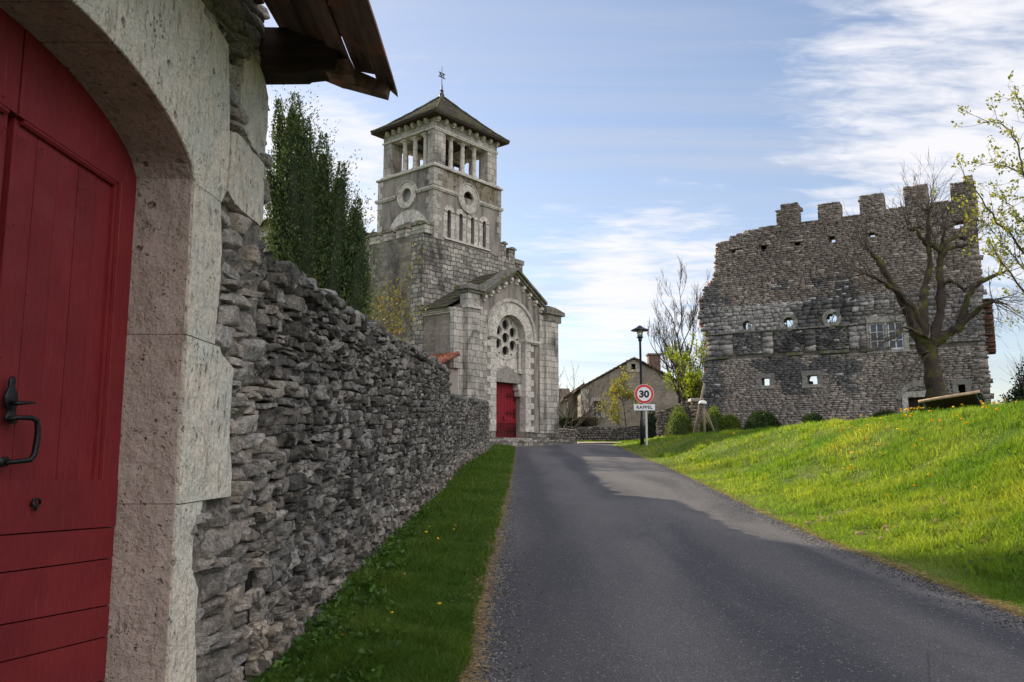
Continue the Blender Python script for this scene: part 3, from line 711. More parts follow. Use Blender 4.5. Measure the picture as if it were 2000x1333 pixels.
# ------------------------------------------------------------------ the barn with the red door
BX = -1.40; DX = -1.655; ZG = lambda y: float(ZR(y))
def bp(px, py, X=BX):
    p = atX(px, py, X); return (p.y, p.z)
ARC_C, ARC_H, ARC_Z, ARC_R = 2.60, 0.885, 1.19, 0.235
def arch_z(y): return ARC_Z + ARC_R * max(0.0, 1 - ((y - ARC_C) / ARC_H) ** 2) ** 0.62
def build_barn():
    root = thing('stone_barn', 'stone barn with arched dark red double door and ragged board eave at the left', 'barn', (BX, 3.5, ZG(3.5)))
    O = np.array(root.location)
    def put(mb, name, mat, smooth=False, bevel=0.0, parent=None):
        mb.v = [(v[0] - O[0], v[1] - O[1], v[2] - O[2]) for v in mb.v]
        return mb.build(name, mat, parent or root, smooth, bevel)
    y0, y1 = ARC_C - ARC_H, ARC_C + ARC_H
    arc = [(y0 + (y1 - y0) * i / 40, 0) for i in range(41)]; arc = [(y, arch_z(y)) for y, _ in arc]
    def wig(pts, a=0.006):
        out = []
        for i in range(len(pts)):
            p = pts[i]; q = pts[(i + 1) % len(pts)]; d = math.dist(p, q); n = max(1, int(d / 0.05))
            for j in range(n):
                f = j / n; out.append((p[0] + (q[0] - p[0]) * f + random.uniform(-a, a), p[1] + (q[1] - p[1]) * f + random.uniform(-a, a)))
        return out
    # jamb blocks (right jamb), outer face outlines; the reveal is the side of the block
    zb = ZG(3.5) - 0.15
    edges = [(348, 654, [(432, 396), (434, 480), (430, 560), (421, 650)]), (655.5, 985.5, [(428, 688), (455, 720), (449, 800), (446, 854), (451, 920), (449, 981)]), (987, 1480, [(396, 988), (376, 1059), (374, 1108), (387, 1155), (381, 1215), (384, 1333), (388, 1420)])]
    for k, (pt, pb, ed) in enumerate(edges):
        zt = bp(386 - (pt - 345) * 0.066, pt)[1]; zbm = bp(386 - (pb - 345) * 0.066, pb)[1]
        right = [bp(*e) for e in ed]
        if k == 0: right = [(right[0][0], zt)] + right
        poly_r = wig(right, 0.005)[:-len(right)] if False else right
        left = [(y1, zbm + 0.0012), (y1, zt - 0.0012)]
        q = []
        for i in range(len(right) - 1):
            a, b = right[i], right[i + 1]; n = 6
            for j in range(n): q.append((a[0] + (b[0] - a[0]) * j / n + random.uniform(-.006, .006), a[1] + (b[1] - a[1]) * j / n))
        q.append((right[-1][0], zbm + 0.0012))
        poly = [left[1]] + [(q[0][0], zt - 0.0012)] + q[1:] + [left[0]]
        # block body: reveal colour behind, grey weathered face plate in front
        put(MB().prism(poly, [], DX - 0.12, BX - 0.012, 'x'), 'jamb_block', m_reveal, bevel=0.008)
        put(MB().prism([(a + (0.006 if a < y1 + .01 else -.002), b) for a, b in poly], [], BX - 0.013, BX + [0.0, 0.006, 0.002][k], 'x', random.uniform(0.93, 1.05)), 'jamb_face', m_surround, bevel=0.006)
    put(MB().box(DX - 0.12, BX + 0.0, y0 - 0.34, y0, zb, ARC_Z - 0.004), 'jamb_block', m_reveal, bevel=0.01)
    m = MB()
    for pj in (654.7, 986.2): m.cut(); zj = bp(386 - (pj - 345) * 0.066, pj)[1]; m.box(DX - .10, BX - .008, y1 + .003, y1 + .16, zj - .012, zj + .012, .8)
    m.cut(); m.box(DX - .10, BX - .008, y1 + .003, y1 + .12, ARC_Z - .014, ARC_Z + .012, .8); put(m, 'mortar_joint', m_reveal)
    # arch stones
    def vou(ya, yb, outer, t):
        inner = [(y, z) for y, z in arc if ya - 1e-6 <= y <= yb + 1e-6]
        if not inner or inner[0][0] > ya + 1e-4: inner = [(ya, arch_z(ya))] + inner
        if inner[-1][0] < yb - 1e-4: inner += [(yb, arch_z(yb))]
        poly = inner + outer
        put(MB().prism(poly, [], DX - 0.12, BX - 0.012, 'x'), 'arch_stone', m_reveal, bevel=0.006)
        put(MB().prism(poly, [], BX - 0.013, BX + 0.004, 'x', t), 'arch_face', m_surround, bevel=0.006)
    R0 = [bp(*e) for e in ((432, 396), (441, 375), (448, 290), (448, 200), (446, 90), (392, 0), (330, -60))]
    sp = [(y1, ARC_Z)]
    vou(2.72, y1, [(y1 + 0.02, ARC_Z - 0.02), (R0[0][0], R0[0][1])] + R0[1:] + [(2.74, 2.03)], 1.0)
    vou(2.45, 2.712, [(2.73, 2.03), (2.43, 2.06)], 0.95)
    vou(y0, 2.442, [(2.42, 2.06), (2.0, 1.98), (1.5, 1.7), (1.42, 1.19), (y0 - .001, ARC_Z)], 1.0)
    # rubble masonry of the barn face round the surround
    rg = np.random.default_rng(5)
    def tone(s, z, r):
        g = r.uniform(0.26, 0.42); w = r.uniform(0.74, 0.88)
        if r.random() < 0.12: g, w = 0.46, 0.72
        if z < 0.0: g *= 0.75
        return (g, g * (0.5 + w / 2), g * w)
    R1 = sorted([bp(*e) for e in ((446, 90), (448, 200), (441, 375), (432, 396), (434, 480), (421, 650), (455, 720), (446, 854), (449, 981), (380, 1000), (376, 1059), (374, 1108), (387, 1155), (381, 1215), (384, 1333), (388, 1420))], key=lambda p: p[1])
    ez = np.array([p[1] for p in R1]); ey = np.array([p[0] for p in R1])
    ez = np.append(ez, [1.95, 2.10, 2.3]); ey = np.append(ey, [3.55, 3.0, 2.0])
    def edge(z): return np.interp(z, ez, ey)
    def inpoly(a, b, q_):
        c_ = False; j = len(q_) - 1
        for i in range(len(q_)):
            if (q_[i][1] > b) != (q_[j][1] > b) and a < (q_[j][0] - q_[i][0]) * (b - q_[i][1]) / (q_[j][1] - q_[i][1]) + q_[i][0]: c_ = not c_
            j = i
        return c_
    QP = [[bp(*e) for e in q_] for q_ in ([(478, 112), (497, 106), (515, 150), (524, 190), (523, 240), (517, 300), (513, 316), (492, 285), (474, 250), (470, 190)],
        [(449, 258), (462, 262), (487, 292), (513, 322), (512, 380), (511, 432), (504, 440), (478, 420), (455, 398), (441, 374), (447, 330)])]
    def keep(s, z, c):
        hw = (c[:, 1] - c[:, 0]) / 2
        e = np.minimum(edge(z - 0.03), edge(z + 0.03))
        inq = np.array([any(inpoly(a, b, q_) for q_ in QP) for a, b in zip(s, z)])
        return (s - hw > e - 0.05) & (s + hw < 4.63 + np.where(z < 0.85, 0.07 + 0.09 * n2(s * 0, z, 2.5, 7), 0)) & ~inq
    cells = rows(2.0, 4.80, ZG(3.8) - 0.1, 2.42, 0.05, 0.135, 0.10, 0.32, rg, 0.3)
    P = [stones(cells, 10, (BX, 0, 0), (0, 1, 0), (1, 0, 0), 0.30, 0.016, rg, gap=0.003, k=12, chisel=3, amp=0.012, freq=10, warp=0.05, wfreq=1.2, rot=6, tone=tone, keepfn=keep)]
    # left of the door (outside the frame)
    cells = rows(-3.2, y0 - 0.36, ZG(0) - 0.3, 2.40, 0.08, 0.17, 0.16, 0.40, rg, 0.2)
    P.append(stones(cells, 4, (BX, 0, 0), (0, 1, 0), (1, 0, 0), 0.30, 0.016, rg, gap=0.003, k=12, chisel=3, amp=0.012, freq=10, warp=0.05, wfreq=1.2, rot=5, tone=tone))
    cells = rows(y0 - 0.4, 2.95, 2.04, 2.42, 0.08, 0.15, 0.16, 0.34, rg, 0.2)
    P.append(stones(cells, 4, (BX, 0, 0), (0, 1, 0), (1, 0, 0), 0.30, 0.016, rg, gap=0.003, k=12, chisel=3, amp=0.012, freq=10, warp=0.03, wfreq=1.2, rot=4, tone=tone))
    V, F, C = join(P)
    npmesh('rubble_wall', V - O, F, m_barnrub, root, False, C, uv=False)
    # large dressed corner stones, irregular
    for q_ in QP:
        pl = []
        for i in range(len(q_)):
            a_, b_ = q_[i], q_[(i + 1) % len(q_)]
            for j in range(5): f = j / 5; pl.append((a_[0] + (b_[0] - a_[0]) * f + random.uniform(-.006, .006), a_[1] + (b_[1] - a_[1]) * f + random.uniform(-.006, .006)))
        put(MB().prism(pl, [], BX - 0.30, BX + random.uniform(.0, .012), 'x', 0.92), 'corner_stone', m_surround, bevel=0.012)
    put(MB().box(BX - .20, BX - .045, y1 + .05, 4.57, zb - .1, 2.36, 2.6).box(BX - .20, BX - .03, y1 + .06, 3.9, zb - .1, -.2, 2.6), 'mortar', m_joint)
    # gable wall seen edge-on, and the core
    mb = MB(); mb.box(BX - 0.52, BX - 0.06, -3.2, y0 - 0.02, zb - 0.3, 2.36); mb.box(BX - 0.52, BX - 0.06, y1 + 0.02, 4.56, zb - 0.2, 2.36)
    mb.box(BX - 0.52, BX - 0.06, y0 - 0.02, y1 + 0.02, 1.62, 2.36)
    mb.box(BX - 6.0, BX - 0.52, 4.10, 4.54, zb - 0.2, 2.36); mb.prism([(BX - 6.0, 2.36), (BX - 0.1, 2.36), (BX - 3.0, 3.7)], [], 4.12, 4.52, 'y')
    mb.box(BX - 6.0, BX - 5.5, -3.2, 4.1, zb - 0.2, 2.36)
    put(mb, 'wall_core', m_joint)
    # ---- door leaves
    def leaf(ya, yb, pin):
        """ya<yb span; pin = True for the right-hand leaf (detailed)"""
        m = MB(); X0 = DX - 0.055
        top = lambda y: arch_z(y) + 0.03
        zlow = ZG(3) - 0.12
        ybar = 0.0
        st = 0.165                                       # stile width
        fr = DX
        pz0 = bp(225, 938, DX)[1] + 0.0; pzt = lambda y: 1.02 + (1.235 - 1.02) * ((ya + yb) / 2 + 0.2 - y) / 0.5
        pL, pR = bp(36, 225, DX), bp(224, 352, DX)
        def F(y): yy = y if pin else 2 * pL[0] - y; return pL[1] + (pR[1] - pL[1]) * (yy - pL[0]) / (pR[0] - pL[0])
        if pin: a, b = ya + 0.012, yb - st
        else: a, b = ya + st, yb - 0.012
        # backing of vertical planks
        n = 5; w = (b - a) / n
        for i in range(n):
            p0, p1 = a + i * w + 0.002, a + (i + 1) * w - 0.002
            m.box(X0, fr - 0.022 + random.uniform(-.0015, .0015), p0, p1, pz0 - 0.05, 1.33, random.uniform(0.93, 1.05))
        # stile + arched head as one board frame
        ysn = [ya + 0.003 + (yb - ya - 0.006) * i / 24 for i in range(25)]
        inner = [y for y in ysn if a <= y <= b]
        if pin:
            outer = [(y, top(y)) for y in ysn] + [(yb - 0.003, pz0), (b, pz0)]
            hole = [(b, F(b))] + [(y, F(y)) for y in reversed(inner)] + [(ya + 0.003, F(ya))]
        else:
            outer = [(ya + .003, pz0)] + [(y, top(y)) for y in ysn]
            hole = [(yb - 0.003, F(yb))] + [(y, F(y)) for y in reversed(inner)] + [(a, F(a)), (a, pz0)]
        m.prism(outer + hole, [], X0, fr, 'x')
        # mouldings along the panel edge
        ed = (b if pin else a)
        sgn = -1 if pin else 1
        m.box(fr - 0.024, fr - 0.008, min(ed, ed + sgn * 0.022), max(ed, ed + sgn * 0.022), pz0, F(ed) - 0.001, 1.06)
        pts = [(fr - 0.012, y, F(y) - 0.008) for y in inner]
        m.tube(pts, 0.012, 6, tone=1.05)
        m.tube([(fr + .001, ed - sgn * 0.018, pz0 + .002), (fr + .001, ed - sgn * 0.018, F(ed) + 0.01)], 0.006, 6)
        # lower horizontal boards; their joints sag a little towards the jamb
        js = [(936, 936), (1046, 1030), (1120, 1091), (1222, 1182), (1295, 1242), (1395, 1325), (1500, 1430)]
        zl = []
        for (l, r_) in js:
            A_ = bp(0, l, DX); B_ = bp(215, r_, DX)
            sl = (B_[1] - A_[1]) / (B_[0] - A_[0]); zl.append((A_, sl))
        for i in range(len(zl) - 1):
            def zat(k_, y): (A_, sl) = zl[k_]; yy = y if pin else 2 * ARC_C - y; return A_[1] + sl * (yy - A_[0])
            g = 0.0025
            poly = [(ya + .004, zat(i, ya) - g), (yb - .003, zat(i, yb) - g), (yb - .003, zat(i + 1, yb) + g), (ya + .004, zat(i + 1, ya) + g)]
            m.prism(poly, [], X0, fr + (0.004 if i == 0 else 0.0) + random.uniform(-.001, .001), 'x', random.uniform(0.92, 1.04))
        o = put(m, 'door_leaf', m_reddoor, bevel=0.002)
        return o
    lf = leaf(bp(36, 223, DX)[0], y1 + 0.012, True)
    lf2 = leaf(y0 - 0.012, bp(36, 223, DX)[0] - 0.004, False)
    mb = MB(); mb.box(DX - 0.10, DX - 0.07, y0 - 0.05, y1 + 0.05, zb, 1.5); put(mb, 'door_backing', m_dark)
    # nail heads
    mb = MB()
    for (px, py) in ((8, 188), (12, 250), (46, 270), (56, 275), (84, 290), (86, 298), (166, 366), (167, 402), (28, 438), (54, 575), (105, 1000), (2, 695)):
        p = atX(px, py, DX + 0.003)
        mb.lathe([(0.0075, 0), (0.006, 0.003), (0.002, 0.0045)], (0, 0, 0), 8)
        for i in range(-24, 0):
            x, y, z = mb.v[i]; mb.v[i] = (p.x + z - .003, p.y + x, p.z + y)
    mb.v = [(v[0] - O[0], v[1] - O[1], v[2] - O[2]) for v in mb.v]; mb.build('nail_heads', m_reddoor, lf)
    # iron latch and handle
    X = DX + 0.004
    def q(px, py, dx=0): p = atX(px, py, X); return (p.x + dx, p.y, p.z)
    m = MB()
    out = [(23, 735), (28, 737), (29, 748), (27, 757), (31, 765), (34, 776), (33, 790), (29, 800), (27, 806), (31, 812), (34, 820), (30, 828), (18, 828), (8, 822), (10, 812), (14, 806), (13, 800), (9, 790), (8, 776), (12, 765), (17, 757), (17, 748), (19, 738)]
    m.prism([bp(a_, b_, X) for a_, b_ in out], [], X - .002, X + 0.004, 'x')
    m.tube([q(18, 788, 0.0), q(22, 788, 0.03), q(40, 787, 0.032), q(50, 787, 0.033)], [0.007, 0.007, 0.005, 0.003], 8)
    m.tube([q(12, 819, 0.004), q(22, 816, 0.022), q(36, 817, 0.045), q(43, 822, 0.05), q(44, 840, 0.052), q(42, 862, 0.052), q(38, 888, 0.050), q(33, 899, 0.044), q(20, 902, 0.022), q(8, 904, 0.004)], [0.008, 0.008, 0.0085, 0.009, 0.010, 0.0105, 0.010, 0.009, 0.008, 0.008], 10)
    m.prism([bp(a_, b_, X) for a_, b_ in ((-2, 894), (14, 892), (20, 902), (12, 912), (-4, 913))], [], X - .002, X + 0.004, 'x')
    m.v = [(v[0] - O[0], v[1] - O[1], v[2] - O[2]) for v in m.v]; m.build('handle', m_iron, lf, True)
    m = MB()
    c0 = atX(71, 985, X + 0.010)
    ringp = [(c0.x + 0.004 * math.sin(2 * a_), c0.y + 0.018 * math.cos(a_), c0.z + 0.018 * math.sin(a_)) for a_ in [2 * math.pi * i / 20 for i in range(21)]]
    m.tube(ringp, 0.0045, 7)
    m.tube([(X - .002, c0.y - 0.016, c0.z), (X + 0.014, c0.y - 0.016, c0.z)], 0.007, 8)
    m.v = [(v[0] - O[0], v[1] - O[1], v[2] - O[2]) for v in m.v]; m.build('pull_ring', m_iron, lf, True)
    # ---- eave: rafters' boards laid along the barn, with gaps, ragged ends; the corner bracket beam
    sl = math.tan(R(24))
    def rz(x): return 2.115 + (-0.70 - x) * sl            # underside height of the boards
    bounds = [-0.685, -0.795, -0.925, -1.045, -1.165, -1.34, -1.49]
    ends = [4.56, 4.55, 4.56, 4.52, 4.50, 4.30, 4.30]
    for i in range(len(bounds) - 1):
        xa, xb = bounds[i], bounds[i + 1]; g = [0.001, 0.002, 0.003, 0.002, 0.012, 0.02][i]; m = MB(); ye = ends[i]
        ys = [-3.3, 0.0, 2.5, 3.3, 3.9, ye - 0.12, ye]
        V = []; lift = [0.0, 0.014, 0.0, 0.016, 0.002, 0.018][i]
        for j, y in enumerate(ys):
            wob = 0.006 * math.sin(y * 2 + i) if j < 6 else 0
            x0_, x1_ = xa - g * (0.3 + 0.7 * abs(math.sin(y * 1.3 + i))), xb + g * (0.2 + abs(math.cos(y * 1.7 + i)))
            for (x, dz) in ((x0_, 0), (x1_, 0), (x1_, 0.024), (x0_, 0.024)): V.append((x + wob, y, rz(x) + dz + lift))
        # broken end: the two edges finish at different lengths
        e = -4; rag = [(0.13, -0.03), (-0.03, 0.04), (0.05, -0.04), (0.02, 0.03), (0.0, 0.04), (-0.1, 0.0)][i]
        for (k_, d) in ((-4, rag[0]), (-1, rag[0] * 0.8), (-3, rag[1]), (-2, rag[1] * 0.7)): x, y, z = V[k_]; V[k_] = (x, y + d, z)
        Fc = []
        for j in range(len(ys) - 1):
            for k_ in range(4): a_ = j * 4 + k_; b_ = j * 4 + (k_ + 1) % 4; Fc.append((a_, b_, b_ + 4, a_ + 4))
        Fc += [(3, 2, 1, 0), tuple(len(V) - 4 + k_ for k_ in range(4))]
        m.add(V, Fc, random.uniform(0.75, 1.25)); put(m, 'eave_board', m_wood)
    # clay tile slabs resting on the boards, short of the rotten edge and leaving the gaps by the wall open
    m = MB()
    for r_ in range(22):
        for c_ in range(24):
            y = -3.2 + c_ * 0.34 - (r_ % 2) * 0.1
            if y > 4.1: continue
            xb = -0.78 - r_ * 0.26
            if r_ in (1, 2) and y > 3.3 : continue
            if xb < -3.2: break
            z = rz(xb) + 0.055
            m.add([(xb, y, z), (xb, y + .32, z), (xb - .34, y + .32, z + .34 * sl - .02), (xb - .34, y, z + .34 * sl - .02), (xb, y, z + .02), (xb, y + .32, z + .02), (xb - .34, y + .32, z + .34 * sl), (xb - .34, y, z + .34 * sl)], [(0, 1, 2, 3), (4, 7, 6, 5), (0, 4, 5, 1), (1, 5, 6, 2), (2, 6, 7, 3), (3, 7, 4, 0)], random.uniform(0.7, 1.2))
    put(m, 'roof_tiles', m_tilebr)
    # the far slope of the roof
    m = MB(); m.add([(-3.1, -3.3, rz(-3.1) + .03), (-3.1, 4.4, rz(-3.1) + .03), (-7.6, 4.4, 1.3), (-7.6, -3.3, 1.3), (-3.1, -3.3, rz(-3.1) + .09), (-3.1, 4.4, rz(-3.1) + .09), (-7.6, 4.4, 1.36), (-7.6, -3.3, 1.36)], [(0, 1, 2, 3), (4, 7, 6, 5), (0, 4, 5, 1), (1, 5, 6, 2), (2, 6, 7, 3), (3, 7, 4, 0)])
    m.add([(-1.5, -3.3, rz(-1.5) - .0), (-1.5, 4.3, rz(-1.5) - .0), (-3.1, 4.3, rz(-3.1) - .0), (-3.1, -3.3, rz(-3.1)), (-1.5, -3.3, rz(-1.5) + .03), (-1.5, 4.3, rz(-1.5) + .03), (-3.1, 4.3, rz(-3.1) + .03), (-3.1, -3.3, rz(-3.1) + .03)], [(0, 1, 2, 3), (4, 7, 6, 5), (0, 4, 5, 1), (1, 5, 6, 2), (2, 6, 7, 3), (3, 7, 4, 0)])
    put(m, 'roof_slope', m_tilebr)
    # bracket beam out of the corner, with a shaped end, a wedge and the last rafter
    m = MB(); yb = 4.36
    prof = [(-1.62, 2.385), (-1.02, 2.375), (-0.98, 2.24), (-1.0, 2.13), (-1.07, 2.125), (-1.16, 2.115), (-1.17, 2.105), (-1.62, 2.10)]
    m.prism(prof, [], yb, yb + 0.15, 'y'); put(m, 'bracket_beam', m_beam, bevel=0.006)
    m = MB(); m.prism([(-1.10, 2.20), (-0.93, 2.20), (-0.90, 2.10), (-0.97, 2.105), (-1.05, 2.118)], [], yb + .02, yb + .13, 'y', 1.7)
    put(m, 'wedge', m_wood)
    m = MB(); xa, xb2 = -1.55, -0.72
    m.prism([(xa, rz(xa) - .004), (xb2, rz(xb2) - .004), (xb2 - .01, rz(xb2) - .07), (-0.98, 2.125), (-1.0, rz(-1.0) - .12), (xa, rz(xa) - .13)], [], yb + 0.165, yb + 0.25, 'y', 1.2)
    put(m, 'rafter', m_wood)
    for y in (3.3, 2.1, 0.9, -0.4, -1.8):
        m = MB(); m.prism([(xa, rz(xa) - .004), (xb2, rz(xb2) - .004), (xb2 - .01, rz(xb2) - .06), (xa, rz(xa) - .13)], [], y, y + 0.08, 'y'); put(m, 'rafter', m_wood)
    return root
m_barnrub = mat_rock('pale barn rubble', (1, 1, 1, 1), dark=0.30, ochre=0.22, white=0.35, bumpd=0.025, scale=1.4)
build_barn()

# ------------------------------------------------------------------ the church
def build_church():
    F0 = at(988, 853, 40.0)
    root = thing('church', 'grey stone church with square belfry and gabled porch with red door and round window', 'church', (F0.x, F0.y, 0.45), R(50.5))
    Z = 0.45
    def put(mb, name, mat, parent=None, smooth=False, bevel=0.0, dz=True):
        mb.v = [(v[0], v[1], v[2] - Z) for v in mb.v]
        return mb.build(name, mat, parent or root, smooth, bevel)
    circ = lambda cx, cz, r, n=28, a0=0, a1=360: [(cx + r * math.cos(R(a0 + (a1 - a0) * i / n)), cz + r * math.sin(R(a0 + (a1 - a0) * i / n))) for i in range(n + (1 if a1 - a0 < 360 else 0))]
    rect = lambda x0, x1, z0, z1: [(x0, z0), (x1, z0), (x1, z1), (x0, z1)]
    # --- wide crenellated base of the tower
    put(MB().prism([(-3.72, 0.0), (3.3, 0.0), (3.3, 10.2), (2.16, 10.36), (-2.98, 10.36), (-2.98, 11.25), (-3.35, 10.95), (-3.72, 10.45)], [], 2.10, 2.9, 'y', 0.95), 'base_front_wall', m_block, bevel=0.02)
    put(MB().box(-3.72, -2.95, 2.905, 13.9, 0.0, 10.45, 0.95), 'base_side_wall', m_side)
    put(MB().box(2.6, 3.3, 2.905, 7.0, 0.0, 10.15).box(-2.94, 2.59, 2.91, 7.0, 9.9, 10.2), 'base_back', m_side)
    put(MB().box(-3.80, -3.70, 2.0, 2.09, 6.9, 7.2), 'string_stub', m_stone)
    rgm = random.Random(3)
    for (a, b) in ((1.95, 2.9), (3.25, 3.98), (4.28, 5.0), (5.32, 6.02), (6.35, 7.05), (7.4, 8.1), (8.45, 9.2)):
        put(MB().box(-3.76, -3.2, a, b, 10.44, 10.86, rgm.uniform(.95, 1.2)), 'merlon', m_ashlar, bevel=0.03)
        m = MB(); prof = [(a - .05, 10.865)] + [(a - .05 + (b - a + .1) * i / 8, 10.865 + 0.10 + 0.13 * math.sin(math.pi * i / 8)) for i in range(9)] + [(b + .05, 10.865)]
        m.prism(prof, [], -3.84, -3.14, 'x'); put(m, 'merlon_cap', m_mossstone, bevel=0.02)
    for (a, b, z0, z1) in ((2.36, 2.78, 10.3, 11.16), (3.0, 3.55, 10.2, 10.98)):
        put(MB().box(a, b, 2.3, 2.85, z0, z1), 'merlon', m_block, bevel=0.03)
        m = MB(); prof = [(a - .06, z1 + .005)] + [(a - .06 + (b - a + .12) * i / 6, z1 + .05 + .09 * math.sin(math.pi * i / 6)) for i in range(7)] + [(b + .06, z1 + .005)]
        m.prism(prof, [], 2.22, 2.93, 'y'); put(m, 'merlon_cap', m_mossstone, bevel=0.02)
    put(MB().box(3.31, 4.2, 2.3, 3.0, 0.2, 10.25), 'base_pier', m_block, bevel=0.03)
    put(MB().box(3.25, 4.28, 2.24, 3.06, 10.255, 10.52), 'pier_cap', m_mossstone, bevel=0.03)
    # --- tower shaft
    lan = [-1.87, -1.0, -0.12, 0.79]
    def lancet(c, z0=10.62, z1=11.86, w=0.125): return [(c - w, z0), (c + w, z0), (c + w, z1), (c + w * 0.5, z1 + 0.17), (c, z1 + 0.24), (c - w * 0.5, z1 + 0.17), (c - w, z1)]
    shaftf = MB().prism([(-2.98, 10.365), (2.15, 10.365), (2.15, 12.93), (-2.98, 12.93)], [lancet(c) for c in lan], 2.17, 2.75, 'y')
    put(shaftf, 'shaft_front_wall', m_stucco)
    put(MB().prism([(-2.98, 12.935), (2.15, 12.935), (2.15, 14.02), (-2.98, 14.02)], [circ(-0.50, 12.94 + 0.0, 0.40, 14, 0, 180)], 2.17, 2.75, 'y'), 'shaft_band', m_stuccom)
    # left wall, with oculus
    put(MB().prism([(2.755, 9.0), (6.3, 9.0), (6.3, 14.02), (2.755, 14.02)], [circ(4.07, 12.88, 0.36)], -2.98, -2.45, 'x'), 'shaft_left_wall', m_stucco)
    put(MB().box(-2.44, 2.15, 5.75, 6.3, 9.0, 14.02).box(1.6, 2.15, 2.755, 5.745, 9.0, 14.02), 'shaft_back_wall', m_stucco)
    put(MB().box(-2.44, 1.59, 2.76, 5.74, 11.9, 12.1).box(-2.44, 1.59, 3.4, 3.6, 10.3, 11.88), 'floor', m_dark)
    put(MB().box(-2.4, 1.55, 2.77, 2.80, 10.4, 12.3), 'lancet_glass', m_glass)
    # oculus rings
    m = MB().ring((-0.50, 12.93), 0.36, 0.72, 0, 360, 16, 2.09, 2.2, 'y', 0.008, (.7, 1.0)); m.ring((-0.50, 12.93), 0.725, 0.80, 0, 360, 24, 2.06, 2.19, 'y', 0.0, (0.75, 0.8))
    put(m, 'oculus_ring', m_stone)
    m = MB().ring((4.07, 12.88), 0.36, 0.68, 0, 360, 16, -3.05, -2.96, 'x', 0.008, (1.0, 1.2)); m.ring((4.07, 12.88), 0.685, 0.76, 8, 172, 18, -3.09, -2.97, 'x', 0.0, (0.75, 0.85))
    put(m, 'oculus_ring', m_stone)
    put(MB().prism(circ(4.07, 12.88, 0.38), [], -2.75, -2.72, 'x', .55), 'oculus_pane', m_white)  # glass pane; its sky reflection is painted in as a flat pale colour
    # string course
    m = MB().box(-3.10, -1.31, 2.06, 2.165, 12.90, 13.02, .9).box(0.31, 2.26, 2.06, 2.165, 12.90, 13.02, .9).box(-3.10, -2.985, 2.17, 3.30, 12.90, 13.02, .9).box(-3.10, -2.985, 4.84, 6.42, 12.90, 13.02, .9)
    m.box(-3.06, -2.985, 2.17, 3.29, 12.84, 12.895, 1.1).box(-3.06, -1.32, 2.10, 2.165, 12.84, 12.895, 1.1).box(0.32, 2.22, 2.10, 2.165, 12.84, 12.895, 1.1).box(-3.06, -2.985, 4.85, 6.38, 12.84, 12.895, 1.1)
    put(m, 'string_course', m_stone)
    # quoins of the shaft
    m = MB(); z = 10.4; k = 0
    while z < 13.9:
        h = random.uniform(0.26, 0.34)
        if abs(z + h / 2 - 12.96) > 0.22:
            a = random.uniform(.45, .7) if k % 2 else random.uniform(.25, .4); b = random.uniform(.25, .4) if k % 2 else random.uniform(.45, .7); t = random.uniform(0.55, 0.95)
            m.box(-2.995, -2.98 + a, 2.155, 2.169, z + .006, z + h - .006, t); m.box(-2.995, -2.981, 2.1695, 2.17 + b, z + .006, z + h - .006, t)
            if z > 11.2: m.box(2.16 - b * .7, 2.165, 2.155, 2.169, z + .006, z + h - .006, random.uniform(.5, .8))
            m.box(-2.995, -2.981, 6.3 - a * .6, 6.3, z + .006, z + h - .006, random.uniform(.8, 1.1))
        z += h; k += 1
    put(m, 'quoin', m_stone)
    # stones between and over the lancets
    m = MB()
    for c in lan:
        m.cut()
        for sg in (-1, 1):
            zz = 10.55
            while zz < 11.8:
                h = random.uniform(0.24, 0.34); w = random.uniform(0.22, 0.295); x0 = c + sg * 0.135; x1 = c + sg * (0.135 + w)
                m.box(min(x0, x1), max(x0, x1), 2.150, 2.169, zz + .005, min(zz + h, 11.84) - .005, random.uniform(.75, 1.2)); zz += h
        m.ring((c, 11.86), 0.15, 0.40, 14, 166, 5, 2.145, 2.169, 'y', 0.01, (0.85, 1.15))
    put(m, 'lancet_surround', m_stone); put(MB().box(-2.2, 1.2, 2.08, 2.165, 10.46, 10.54, 1.05), 'lancet_sill', m_stone)
    # blind relieving arch on the left face
    m = MB().ring((4.0, 10.55), 0.92, 1.55, 8, 172, 17, -3.0, -2.975, 'x', 0.014, (0.95, 1.25)); put(m, 'relieving_arch', m_stone)
    # --- belfry
    put(MB().box(-3.07, 2.24, 2.07, 6.39, 14.025, 14.13, .85).box(-3.0, 2.0, 2.12, 6.1, 14.131, 14.22, 1.0), 'belfry_sill', m_stone, bevel=0.015)
    bx0, bx1, by0, by1 = -2.90, 1.84, 2.20, 6.02
    z0, z1 = 14.225, 16.02
    m = MB()
    m.box(bx0, -2.14, by0, 2.72, z0, z1).cut().box(1.09, bx1, by0, 2.72, z0, z1).cut().box(bx0, -2.14, 5.40, by1, z0, z1).cut().box(1.09, bx1, 5.40, by1, z0, z1)
    put(m, 'corner_pier', m_belfry, bevel=0.01)
    put(MB().box(bx0, bx1, by0, by0 + .5, z1 + .002, 16.62).box(bx0, bx1, by1 - .5, by1, z1 + .002, 16.62).box(bx0, bx0 + .5, by0 + .502, by1 - .502, z1 + .002, 16.62).box(bx1 - .5, bx1, by0 + .502, by1 - .502, z1 + .002, 16.62), 'lintel', m_belfry)
    m = MB(); o = 0.055
    m.box(bx0 - o, bx1 + o, by0 - o, by0 - .002, 16.03, 16.11, 1.05).box(bx0 - o, bx0 - .002, by0, by1 + o, 16.03, 16.11, 1.05).box(bx1 + .002, bx1 + o, by0, by1 + o, 16.03, 16.11, 1.05)
    m.box(bx0 - o * .6, bx1 + o * .6, by0 - o * .6, by0 - .002, 15.95, 16.028, 1.0)
    put(m, 'architrave', m_stone)
    m = MB()
